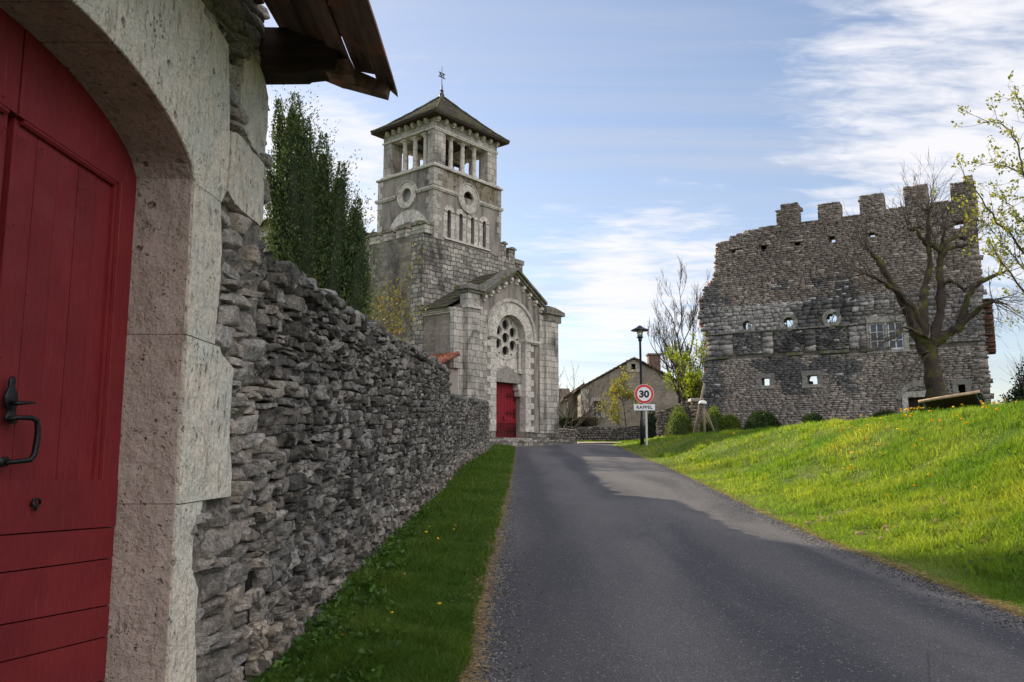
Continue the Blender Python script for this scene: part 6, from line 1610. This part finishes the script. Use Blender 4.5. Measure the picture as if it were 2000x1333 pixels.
# ------------------------------------------------------------------ street lamp, sign, stakes, board
def build_furniture():
    x, y = at(1253, 800, 36.2).x, 36.2; zb = tz(x, y) - .03; top = at(1253, 637, 36.2).z - zb
    r = thing('street_lamp', 'dark blue street lamp with a wide conical hat behind the speed sign', 'lamp', (x, y, zb))
    MB().lathe([(.085, 0), (.085, 1.1), (.075, 1.15), (.055, 1.2), (.05, top - .72), (.07, top - .70), (.085, top - .62), (.10, top - .56)], (0, 0, 0), 14).build('pole', m_pole, r, True)
    h = MB().lathe([(.10, top - .55), (.16, top - .52), (.16, top - .50), (.10, top - .49)], (0, 0, 0), 16).lathe([(.40, top - .22), (.41, top - .20), (.30, top - .14), (.17, top - .08), (.10, top - .02), (.03, top + .02)], (0, 0, 0), 24).build('hat', m_pole, r, True)
    g = NT('lamp glass'); g.fin((0.75, 0.74, 0.68, 1), None, 0.25); g.b.inputs['Transmission Weight'].default_value = 0.6
    MB().lathe([(.11, top - .485), (.15, top - .23)], (0, 0, 0), 16).build('lantern_glass', g.m, r, True)
    for a in range(4): 
        c, s = math.cos(a * math.pi / 2 + .4), math.sin(a * math.pi / 2 + .4); MB().tube([(.115 * c, .115 * s, top - .49), (.157 * c, .157 * s, top - .22)], .009, 5).build('lantern_rib', m_pole, h)
    # speed sign
    y = 35.2; p = at(1258, 770, y); x = p.x; zb = tz(x, y) - .03; pr = at(1264, 850, y)
    r = thing('speed_sign', 'round red and white 30 speed sign with a RAPPEL plate on a grey post', 'sign', (x, y, zb)); zc = p.z - zb
    post = MB().box(-.0, .085, .0, .05, 0, zc + .3); post.v = [(v[0] + .035, v[1], v[2]) for v in post.v]; post.build('post', m_zinc, r, bevel=.008)
    rad = .415; Y = lambda a: -.02 - a
    disc = MB(); 
    circ = lambda rr, n=48: [(rr * math.cos(2 * math.pi * i / n), rr * math.sin(2 * math.pi * i / n) + zc) for i in range(n)]
    disc.prism(circ(rad), [], Y(.012), Y(0), 'y'); d = disc.build('sign_plate', m_white, r)
    MB().prism(circ(rad - .016), [circ(rad - .112)], Y(.016), Y(.0125), 'y').build('red_ring', m_signred, d)
    MB().prism([(-.45, zc - .685), (-.44, zc - .70), (.44, zc - .70), (.45, zc - .685), (.45, zc - .455), (.44, zc - .44), (-.44, zc - .44), (-.45, zc - .455)], [], Y(.012), Y(0), 'y').build('rappel_plate', m_white, r)
    def text(s, size, cz, w, par, name, off):
        cu = bpy.data.curves.new(name, 'FONT'); cu.body = s; cu.size = size; cu.align_x = 'CENTER'; cu.align_y = 'CENTER'; cu.offset = off; cu.extrude = .001
        if len(s) > 3: cu.space_character = 1.12
        o = bpy.data.objects.new(name, cu); COL.objects.link(o); dg = bpy.context.evaluated_depsgraph_get(); me = bpy.data.meshes.new_from_object(o.evaluated_get(dg)); bpy.data.objects.remove(o)
        xs = [v.co.x for v in me.vertices]; k = w / (max(xs) - min(xs)); cx = (max(xs) + min(xs)) / 2; ys = [v.co.y for v in me.vertices]; cy = (max(ys) + min(ys)) / 2
        for v in me.vertices: a, b, c = v.co; v.co = ((a - cx) * k, Y(.0165 if len(s) < 3 else .0135) - c, (b - cy) + cz)
        ca = me.color_attributes.new('Col', 'FLOAT_COLOR', 'POINT'); ca.data.foreach_set('color', [1.0] * (4 * len(me.vertices)))
        return link(name, me, m_signblack, par)
    text('30', .40, zc, .43, d, 'lettering', .018)
    text('RAPPEL', .19, zc - .57, .68, r, 'lettering', .006)
    # wooden stakes with a white cap
    y = 37.9; c = at(1372, 800, y); zb = tz(c.x, y); r = thing('wooden_tripod', 'three grey wooden stakes lashed under a white cap beside the ruin edge', 'stakes', (c.x, y, zb)); t = 1.5
    for (a, b, e) in (((-.42, .1), (.12, -.04), t + .9), ((.0, -.3), (.04, .0), t + .05), ((.62, .05), (-.02, .03), t)): MB().tube([(a[0], a[1], -.1), ((a[0] + b[0]) / 2, (a[1] + b[1]) / 2, e / 2), (b[0], b[1], e)], [.065, .06, .05], 8).build('stake', m_pale, r, True)
    MB().lathe([(.20, t - .06), (.19, t + .03), (.12, t + .10), (.03, t + .13)], (.02, 0, 0), 10).build('cap', m_white, r, True)
    # orientation board on the bank
    y = 17.5; a = at(1794, 785, y + .0); b = at(1914, 765, y - .4); L = (b - a); zb = tz(a.x, y) ; r = thing('information_board', 'sloping panorama board on green metal legs on the grass bank', 'board', (a.x, y, zb - .02)); 
    O = r.location; a2, b2 = a - O, b - O; back = Vector((.42, .75, -.44)) * .62
    def quadbox(p, q, dv, th, name, mat):
        n = (q - p).cross(dv).normalized() * th; V = [p, q, q + dv, p + dv, p + n, q + n, q + dv + n, p + dv + n]
        return MB().add(V, [(0, 1, 2, 3), (4, 7, 6, 5), (0, 4, 5, 1), (1, 5, 6, 2), (2, 6, 7, 3), (3, 7, 4, 0)]).build(name, mat, r, bevel=.003)
    pan = NT('board panel'); ob = pan.coord('Object'); pan.fin(pan.mix(pan.rng(pan.noise(ob, 3, 4, .6), .4, .6), (.07, .05, .028), (.05, .04, .025)), None, .35)
    quadbox(a2 + back * .06, b2 + back * .06, back * .94, .02, 'panel', pan.m)
    MB().tube([a2, b2], .032, 8).build('top_rail', m_rail, r, True)
    for f in (.08, .93):
        p = a2.lerp(b2, f); MB().tube([p + Vector((.0, .02, -.02)), p + Vector((.16, .10, -.30)), p + Vector((.34, .2, -.74))], .024, 6).build('leg', m_greenpaint, r, True)
        MB().tube([p + back * .9, p + back * .9 + Vector((.12, .1, -.62))], .022, 6).build('leg', m_greenpaint, r, True)
        if f > .5: MB().tube([p + Vector((.07, 0, 0)), p + Vector((.2, .15, -.03)), p + Vector((.34, .3, -.2)), p + Vector((.5, .5, -.6))], .024, 6).build('brace', m_greenpaint, r, True)
m_rail = mat_wood('weathered pale rail', (.42, .30, .20), .7, (4, 4, 4), .003, .3)
build_furniture()

# ------------------------------------------------------------------ farmhouse, cottage, far walls
def build_farm():
    Y = 58.0; zb = .75
    r = thing('farmhouse', 'low rendered farmhouse with a wide gable facing the road, beyond the street lamp', 'house', (8.7, Y, zb)); O = Vector((8.7, Y, zb))
    P = lambda px, py: (at(px, py, Y).x - O.x, at(px, py, Y).z - O.z)
    a = P(1135, 757); ap = P(1238, 700); w2 = (ap[0] * 2 - a[0] + 1.6, a[1] - .75)
    win = [(P(1160, 812), P(1173, 784)), (P(1233, 722), P(1241, 711))]
    holes = [[(q[0][0], q[0][1]), (q[1][0], q[0][1]), (q[1][0], q[1][1]), (q[0][0], q[1][1])] for q in win]
    wall = MB().prism([(a[0], -.3), (w2[0], -.3), (w2[0], w2[1] + .0), (ap[0], ap[1] - .08), (a[0], a[1] - .1)], holes, 0, .6, 'y').build('gable_wall', m_farm, r)
    MB().box(a[0], a[0] + .5, .61, 14, -.3, a[1] - .25).cut().box(w2[0] - .5, w2[0], .61, 14, -.3, w2[1] - .1).build('side_wall', m_farm, r)
    m = MB()
    for k, (p, q) in enumerate((((a[0] - .35, a[1] - .20), ap), (ap, (w2[0] + .3, w2[1] - .15)))):
        for i in range(14):
            f0, f1 = i / 14, (i + 1) / 14; x0, x1 = p[0] + (q[0] - p[0]) * f0, p[0] + (q[0] - p[0]) * f1; z0, z1 = p[1] + (q[1] - p[1]) * f0, p[1] + (q[1] - p[1]) * f1
            m.prism([(x0, z0 - .02), (x1, z1 - .02), (x1, z1 + .11 - .04 * (k == 0)), (x0, z0 + .11 - .04 * (k == 1))], [], -.18 + random.uniform(-.03, .03), 14.2, 'y', random.uniform(.75, 1.2))
    rf = m.build('roof', m_tilebr, r)
    c = P(1303, 712); MB().box(c[0] - .45, c[0] + .45, 5, 5.8, 3.0, 6.6).box(c[0] - .55, c[0] + .55, 4.9, 5.9, 6.61, 6.75).build('chimney', m_redbrickflat, rf)
    for (q0, q1), big in zip(win, (1, 0)):
        f = MB(); f.box(q0[0] - .28, q0[0], -.02, .3, q0[1] - .0, q1[1], 1.2).box(q1[0], q1[0] + .28, -.02, .3, q0[1], q1[1], 1.15).box(q0[0] - .35, q1[0] + .35, -.025, .3, q1[1] + .003, q1[1] + .28, 1.2).box(q0[0] - .3, q1[0] + .3, -.04, .3, q0[1] - .18, q0[1] - .003, 1.2)
        f.c = [tuple(q * .62 for q in c_) for c_ in f.c]; o = f.build('window_surround', m_stone, r); MB().box(q0[0], q1[0], .3, .32, q0[1], q1[1]).build('pane', m_dark if not big else m_glass, o)
        if big: MB().box((q0[0] + q1[0]) / 2 - .02, (q0[0] + q1[0]) / 2 + .02, .27, .298, q0[1], q1[1]).box(q0[0], q1[0], .272, .296, (q0[1] + q1[1]) / 2 - .02, (q0[1] + q1[1]) / 2 + .02).build('window_frame', m_white, o)
    m = MB(); z = 0.3; k = 0
    while z < a[1] - .3: m.box(a[0] - .015, a[0] + (.55 if k % 2 else .3), -.015, -.001, z + .01, z + .32, random.uniform(.8, 1.2)); z += .33; k += 1
    m.build('quoin', m_stone, r)
    # cottage to the left, brown roof and white posts
    Y = 70.0; r = thing('cottage', 'low cream cottage with brown roof just right of the church porch', 'house', (4.6, Y, 1.1)); xa = at(1060, 800, Y).x - 4.6; xb = at(1112, 800, Y).x - 4.6; ze = at(1085, 782, Y).z - 1.1; zr = at(1085, 766, Y).z - 1.1
    MB().box(xa, xb, 0, .4, -.4, ze).build('wall', m_cream, r)
    MB().add([(xa - .3, -.4, ze - .08), (xb + .2, -.4, ze - .08), (xb + .2, 2.6, zr + .5), (xa - .3, 2.6, zr + .5), (xa - .3, 5.6, ze), (xb + .2, 5.6, ze)], [(0, 1, 2, 3), (3, 2, 5, 4), (0, 4, 5, 1)]).build('roof', m_tilebr, r)
    for px in (1090, 1103): x = at(px, 800, Y).x - 4.6; MB().box(x - .07, x + .07, -.1, -.003, -.2, ze - .1).build('post', m_white, r)
    x = at(1088, 800, Y).x - 4.6; MB().box(x - .35, x + .2, -.02, -.004, -.2, 2.0).build('door', m_dark, r)
    # the farm's own lower wing of bare stone between cottage and gable
    Y = 62.0; r = thing('stone_outbuilding', 'rough stone outbuilding with sloping roof joining cottage and farmhouse', 'shed', (5.1, Y, 1.0)); xa = at(1108, 800, Y).x - 5.1; xb = at(1142, 800, Y).x - 5.1; za = at(1108, 778, Y).z - 1; zb_ = at(1142, 752, Y).z - 1
    MB().prism([(xa, -.3), (xb, -.3), (xb, zb_), (xa, za)], [], 0, .5, 'y', .8).build('wall', m_farm, r)
    MB().prism([(xa - .3, za - .1), (xb, zb_ + .01), (xb, zb_ + .17), (xa - .3, za + .06)], [], -.15, 6, 'y').build('roof', m_tilebr, r)
m_redbrickflat = mat_masonry('chimney brick', .22, .07, (.23, .13, .10), (.17, .11, .09), (.2, .18, .16), .01, .01, .5, 0, .01)
build_farm()
def low_wall(name, label, p0, p1, h, th, seed, n=2, hr=(.09, .15), wr=(.14, .36), g=(.14, .30), warm=.88, ztop=None):
    rg = np.random.default_rng(seed); p0 = np.array(p0, float); p1 = np.array(p1, float); L = np.linalg.norm(p1 - p0); A = np.append((p1 - p0) / L, 0); N = np.array([A[1], -A[0], 0])
    if N[1] > 0: N = -N
    zb = tz(*p0); root = thing(name, label, 'stone wall', (p0[0], p0[1], zb)); P = []
    top = (lambda s: h + (ztop - h) * s / L) if ztop else (lambda s: h + 0 * s)
    for side in (1, -1):
        c = rows(0, L, -.2, max(h, ztop or h) + .05, *hr, *wr, rg, .2); c = c[c[:, 0] < L]
        V, F, C = stones(c, n, (0, 0, 0), A, N * side, th * .55, .02, rg, gap=.002, k=5, amp=.018, freq=8, warp=.05, wfreq=1, rot=4, tone=lambda s, z, r: (lambda q: (q, q * (.5 + warm / 2), q * warm))(r.uniform(*g)), keepfn=lambda s, z, c_: (s < L) & (z < top(s) - .05 + .05 * n2(s, s * 0, 1.3, seed)), back=True)
        V += N * side * th * .5 if side == 1 else N * side * th * .5
        V[:, 2] += TZ(V[:, 0] + p0[0], V[:, 1] + p0[1]) - zb; P.append((V, F, C))
    V, F, C = join(P); npmesh('stonework', V, F, m_wallstone, root, False, C, uv=False)
    k = 12; V = []; F = []
    for i in range(k + 1):
        s = L * i / k; q = p0 + (p1 - p0) * i / k; z = tz(*q) - zb; b = np.append(q - p0, 0)
        for (o, dz) in ((th * .4, -.3), (th * .4, top(s) - .1), (-th * .4, top(s) - .1), (-th * .4, -.3)): V.append(b + N * o + np.array([0, 0, z + dz]))
    for i in range(k):
        for j in range(4): a = i * 4 + j; b_ = i * 4 + (j + 1) % 4; F.append((a, b_, b_ + 4, a + 4))
    F += [(0, 1, 2, 3), tuple(len(V) - 4 + j for j in range(4))]
    npmesh('wall_core', np.array(V), np.array(F), m_joint, root, False, np.ones((len(V), 3)), uv=False)
    return root
low_wall('roadside_wall', 'low dry stone wall across the view below the farmhouse', (3.3, 51.0), (9.6, 49.0), .95, .5, 41)
low_wall('kerb_wall', 'short rough stone wall stub at the right corner of the church porch', (2.55, 44.6), (3.45, 44.9), .85, .5, 42, g=(.18, .32), warm=.8)
low_wall('gate_wall', 'leaning stone wall rising to a gate pier behind the bright green bush', (7.75, 43.6), (9.35, 43.2), 1.50, .45, 43, g=(.18, .34), warm=.8, ztop=1.95)
def build_gate_pier():
    x, y = 9.62, 42.9; zb = tz(x, y); rg = np.random.default_rng(8); r = thing('gate_pier', 'square tan stone gate pier with flat cap left of the ruin', 'pier', (x, y, zb))
    P = []
    for (O_, A_, N_) in (((-.27, -.25, 0), (1, 0, 0), (0, -1, 0)), ((.27, -.25, 0), (0, 1, 0), (1, 0, 0)), ((-.27, -.25, 0), (0, 1, 0), (-1, 0, 0))):
        P.append(stones(rows(0, .52, -.1, 1.78, .12, .2, .2, .4, rg, .1), 2, O_, A_, N_, .12, .006, rg, gap=.004, k=7, amp=.01, warp=.0, rot=1, tone=lambda s, z, r_: (lambda q: (q, q * .88, q * .70))(r_.uniform(.24, .38)), keepfn=lambda s, z, c: (s > .0) & (s < .54), back=True))
    V, F, C = join(P); npmesh('stonework', V, F, m_barnrub, r, False, C, uv=False); MB().box(-.24, .24, -.22, .28, -.2, 1.76).build('core', m_joint, r)
    MB().box(-.34, .36, -.33, .36, 1.78, 1.95).build('cap', m_stone, r, bevel=.03)
build_gate_pier()

# ------------------------------------------------------------------ grass and small growth
def blades(X, Y, hgt, wid, lean, rg, tone=(.6, 1.4), segs=2, sink=.02, tonev=None):
    n = len(X); Z = TZ(X, Y) - sink; th = rg.uniform(0, 2 * np.pi, n); ph = rg.uniform(0, 2 * np.pi, n)
    L = np.stack([np.cos(ph), np.sin(ph), np.zeros(n)], 1) * (lean * hgt)[:, None]; S = np.stack([np.cos(th), np.sin(th), np.zeros(n)], 1) * (wid / 2)[:, None]
    B = np.stack([X, Y, Z], 1); up = np.stack([np.zeros(n), np.zeros(n), hgt], 1)
    m = B + up * .6 + L * .35; t = B + up * (1 - .25 * lean[:, None]) + L
    V = np.stack([B - S, B + S, m + S * .75, m - S * .75, t], 1).reshape(-1, 3); b = np.arange(n) * 5
    F4 = np.stack([b, b + 1, b + 2, b + 3], 1); F3 = np.stack([b + 3, b + 2, b + 4], 1)
    tt = rg.uniform(*tone, n) if tonev is None else tonev
    return V, F4, F3, np.repeat(tt, 5)[:, None] * np.ones(3) if np.ndim(tt) == 1 else np.repeat(tt, 5, 0)
def build_grass():
    rg = np.random.default_rng(99)
    # bank: density falls with distance
    def samp(n, ymin, ymax, xmax):
        Y = 1 / rg.uniform(1 / ymax, 1 / ymin, n) if ymin > 0 else rg.uniform(ymin, ymax, n)
        w = np.minimum(Y * .68 + 1.5, xmax) - XR(Y); X = XR(Y) - .05 + rg.random(n) * np.maximum(w, 0.01); k = w > .05
        return X[k], Y[k]
    # per-metre density kept by drawing more where the strip is wider
    X, Y = samp(560000, 4.8, 44, 21)
    wgt = np.clip((np.minimum(Y * .68 + 1.5, 21) - XR(Y)) / 8, .12, 1); k = rg.random(len(X)) < wgt; X, Y = X[k], Y[k]
    d = X - XR(Y)
    cl = n2(X, Y, 1.3, 51, 3); cl2 = n2(X, Y, .45, 57, 2); tuft = n2(X, Y, 3.2, 61, 2)
    bare = (n2(X, Y, .8, 71, 3) > .34) & (d > 1.2) & (Y < 17)
    keep = ~(bare & (rg.random(len(X)) < .8)); X, Y, d, cl, cl2, tuft = [a[keep] for a in (X, Y, d, cl, cl2, tuft)]
    h = (.04 + .095 * np.clip(.5 + cl, 0, 1.2) + .12 * np.clip(tuft, 0, 1)) * np.clip(.55 + d * .5, .5, 1.1) * rg.uniform(.6, 1.35, len(X)) * np.interp(Y, [5, 20, 40], [.92, 1.05, 1.1])
    wd = .0042 * np.interp(Y, [5, 12, 25, 44], [1, 1.7, 3.2, 5.0]) * rg.uniform(.7, 1.3, len(X))
    tn = np.stack([1 + .42 * cl2 + .25 * cl, 1 + .18 * cl2 + .08 * cl, 1 + 0 * X], 1) * rg.uniform(.65, 1.35, len(X))[:, None]
    dry = rg.random(len(X)) < .07; tn[dry] *= np.array([2.0, 1.45, 2.6])
    V, F4, F3, C = blades(X, Y, h, wd, rg.uniform(.2, 1.0, len(X)), rg, tonev=tn)
    tag(npmesh('bank_grass', V, [F4, F3], m_grass, None, False, C, uv=False), kind='stuff')
    # coarse tussocks
    n = 620; tx, ty = samp(n * 2, 7, 30, 18); sel = rg.choice(len(tx), n, replace=False); tx, ty = tx[sel], ty[sel]; k = tx - XR(ty) > .5; tx, ty = tx[k], ty[k]; m = 60
    X = np.repeat(tx, m) + rg.normal(0, .075, len(tx) * m); Y = np.repeat(ty, m) + rg.normal(0, .075, len(tx) * m)
    V, F4, F3, C = blades(X, Y, rg.uniform(.10, .26, len(X)), .0065 * np.interp(Y, [5, 20, 30], [1, 2, 3]), rg.uniform(.2, 1.1, len(X)), rg, tone=(.7, 1.25))
    tag(npmesh('bank_tussocks', V, [F4, F3], m_grass, None, False, C, uv=False), kind='stuff')
    n = 420; tx, ty = samp(n * 2, 6, 26, 16); sel = rg.choice(len(tx), n, replace=False); tx, ty = tx[sel], ty[sel]; k = tx - XR(ty) > .4; tx, ty = tx[k], ty[k]; m = 9
    X = np.repeat(tx, m) + rg.normal(0, .03, len(tx) * m); Y = np.repeat(ty, m) + rg.normal(0, .03, len(tx) * m); a = rg.uniform(0, 2 * np.pi, len(X))
    V, F, C = leaves(np.stack([X, Y, TZ(X, Y) + rg.uniform(.02, .12, len(X))], 1), np.stack([np.cos(a), np.sin(a), rg.uniform(.0, .9, len(X))], 1), 0.06, .42, rg, .3, .4, (.7, 1.6))
    tag(npmesh('bank_weeds', V, F, m_grassd, None, False, C, uv=False), kind='stuff')
    # verge on the left
    n = 210000; Y = 1 / rg.uniform(1 / 40, 1 / 3.6, n); xw = wall_x(Y) - .02; w = XL(Y) - xw; X = xw + rg.random(n) ** .95 * (w + .05 + .07 * n2(Y, Y * 0, 2.2, 5)); cl = n2(X, Y, 2.0, 81, 2)
    h = (.055 + .09 * np.clip(.5 + cl, 0, 1.2)) * rg.uniform(.5, 1.5, n) * np.clip(1.35 - .5 * (X - xw) / np.maximum(w, .3), .55, 1.3); wd = .0042 * np.interp(Y, [4, 12, 25, 40], [1, 1.6, 3, 4.5]) * rg.uniform(.7, 1.3, n)
    tn = np.stack([1 + .25 * cl, 1 + .1 * cl, 1 + 0 * X], 1) * rg.uniform(.6, 1.35, n)[:, None]
    V, F4, F3, C = blades(X, Y, h, wd, rg.uniform(.2, 1.1, n), rg, tonev=tn)
    tag(npmesh('verge_grass', V, [F4, F3], m_grassd, None, False, C, uv=False), kind='stuff')
    # forecourt grass beyond the crest
    n = 30000; Y = rg.uniform(46, 50, n); X = rg.uniform(3.5, 9, n); V, F4, F3, C = blades(X, Y, rg.uniform(.06, .16, n), np.full(n, .02), rg.uniform(.2, 1, n), rg)
    k = ~((X < 6.2) & (Y < 49)); k5 = np.repeat(k, 5)
    idx = np.cumsum(k5) - 1; F4 = idx[F4[k]]; F3 = idx[F3[k]]; tag(npmesh('far_grass', V[k5], [F4, F3], m_grass, None, False, C[k5], uv=False), kind='stuff')
    # broad-leaved weeds along the foot of the wall
    P = []; D = []; S = []
    for k in range(330):
        y = 3.7 + rg.beta(1, 2.6) * 12; x = float(wall_x(y)) + abs(rg.normal(0, .16)) + .03 if rg.random() < .6 or y > 6.5 else float(wall_x(y)) + rg.uniform(.05, .62); z = tz(x, y)
        for j in range(rg.integers(5, 13)):
            a = rg.uniform(0, 2 * np.pi); rr = rg.uniform(0, .06); P.append((x + rr * math.cos(a), y + rr * math.sin(a), z + rg.uniform(.02, .13))); D.append((math.cos(a), math.sin(a), rg.uniform(0, .6)))
    P = np.array(P); D = np.array(D); V, F, C = leaves(P, D, .052, .66, rg, .35, .5, (.6, 1.6)); tag(npmesh('wall_foot_weeds', V, F, m_weed, None, False, C, uv=False), kind='stuff')
    # straw and grit along both road edges
    n = 26000; Y = 1 / rg.uniform(1 / 38, 1 / 4.2, n); rt = rg.random(n) < .55; X = np.where(rt, XR(Y) + rg.normal(-.01, .055, n), XL(Y) + rg.normal(0.05, .06, n)); Z = np.maximum(TZ(X, Y), ZR(Y) + .004) + .006
    V, F, C = leaves(np.stack([X, Y, Z + rg.uniform(0, .012, n)], 1), np.stack([rg.normal(0, 1, n), rg.normal(0, 1, n), rg.normal(0, .08, n)], 1), .05, .10, rg, .05, 0, (.5, 1.2)); tag(npmesh('edge_straw', V, F, m_straw, None, False, C, uv=False), kind='stuff')
    n = 16000; Y = 1 / rg.uniform(1 / 30, 1 / 4.2, n); rt = rg.random(n) < .5; X = np.where(rt, XR(Y) - np.abs(rg.normal(0, .16, n)), XL(Y) + np.abs(rg.normal(0, .16, n))); f = (X - XL(Y)) / (XR(Y) - XL(Y)); Z = ZR(Y) + .0 + .035 * np.sin(np.pi * np.clip(f, 0, 1))
    T, Fq = cube_template(1); s = rg.uniform(.003, .008, n); V = np.stack([X, Y, Z], 1)[:, None] + T[None] * s[:, None, None] * rg.uniform(.6, 1.2, (n, 8, 3)); F = (Fq[None] + (np.arange(n) * 8)[:, None, None]).reshape(-1, 4); g = rg.uniform(.06, .26, n)
    tag(npmesh('road_grit', V.reshape(-1, 3), F, m_barnrub, None, False, np.repeat(g, 8)[:, None] * np.ones(3), uv=False), kind='stuff')
    # clods of bare earth on the bank
    t = NT('bare earth'); ob = t.coord('Object'); t.fin(t.mix(t.rng(t.noise(ob, 20, 6, .7), .35, .65), (.20, .13, .075), (.30, .21, .12)), t.bump(t.noise(ob, 30, 6, .7), .02), 1.0)
    cells = []; V = []; F = []; b = 0; T, Fq = cube_template(3); T = unit(T)
    cen = [(at(1640, 950, 12.3).x, 12.3), (at(1840, 945, 11.2).x, 11.2), (at(1900, 990, 9.8).x, 9.8), (at(1960, 1010, 9.4).x, 9.4), (at(1780, 985, 10.6).x, 10.6), (at(1860, 900, 13).x, 13), (at(1610, 962, 12.2).x, 12.2)]
    for (cx, cy) in cen:
        for k in range(26):
            x, y = cx + rg.normal(0, .22), cy + rg.normal(0, .16); s = rg.uniform(.012, .05); q = T * s * np.array([1.3, 1.1, .8]) * (1 + .3 * fbm(T + k, 2, 4))[:, None] + np.array([x, y, tz(x, y) + .012]); V.append(q); F.append(Fq + b); b += len(q)
    tag(npmesh('earth_clods', np.concatenate(V), np.concatenate(F), t.m, None, True, None, uv=False), kind='stuff')
build_grass()
def build_dandelions():
    rg = np.random.default_rng(5); pts = []
    for k in range(74): px = rg.uniform(1640, 1990); Y = rg.uniform(14.5, 19.0); pts.append((at(px, 800, Y).x, Y))
    for k in range(26): px = rg.uniform(1300, 1990); Y = rg.uniform(8, 26); pts.append((at(px, 800, Y).x, Y))
    for k in range(9): pts.append((rg.uniform(-1.1, -.5), rg.uniform(5.2, 11)))
    m = MB(); m.tube([(0, 0, -.16), (.008, 0, -.08), (0, 0, 0)], .0028, 5, tone=(.25, .45, .3)); m.lathe([(.004, -.006), (.016, 0), (.024, .009), (.016, .014), (.004, .016)], (0, 0, 0), 9)
    src = m.build('dandelion', m_yellow); me = src.data; bpy.data.objects.remove(src)
    for i, (x, y) in enumerate(pts):
        if x - float(XR(y)) < .35 and x > 0: continue
        o = bpy.data.objects.new('dandelion', me); COL.objects.link(o); s = rg.uniform(.8, 1.3) * (1 + max(0, y - 12) * .035) * (.65 if x < 0 else 1); o.scale = (s, s, s); o.location = (x, y, tz(x, y) + (.13 * s if x > 0 else .10)); o.rotation_euler = (rg.normal(0, .3), rg.normal(0, .3), rg.uniform(0, 6))
        if x > 0: tag(o, 'yellow dandelion in flower standing up from the sunny grass bank', 'flower', 'dandelions on the sunny bank')
        else: tag(o, 'small yellow flower in the shaded grass at the wall foot', 'flower', 'yellow flowers in the shaded verge')
build_dandelions()
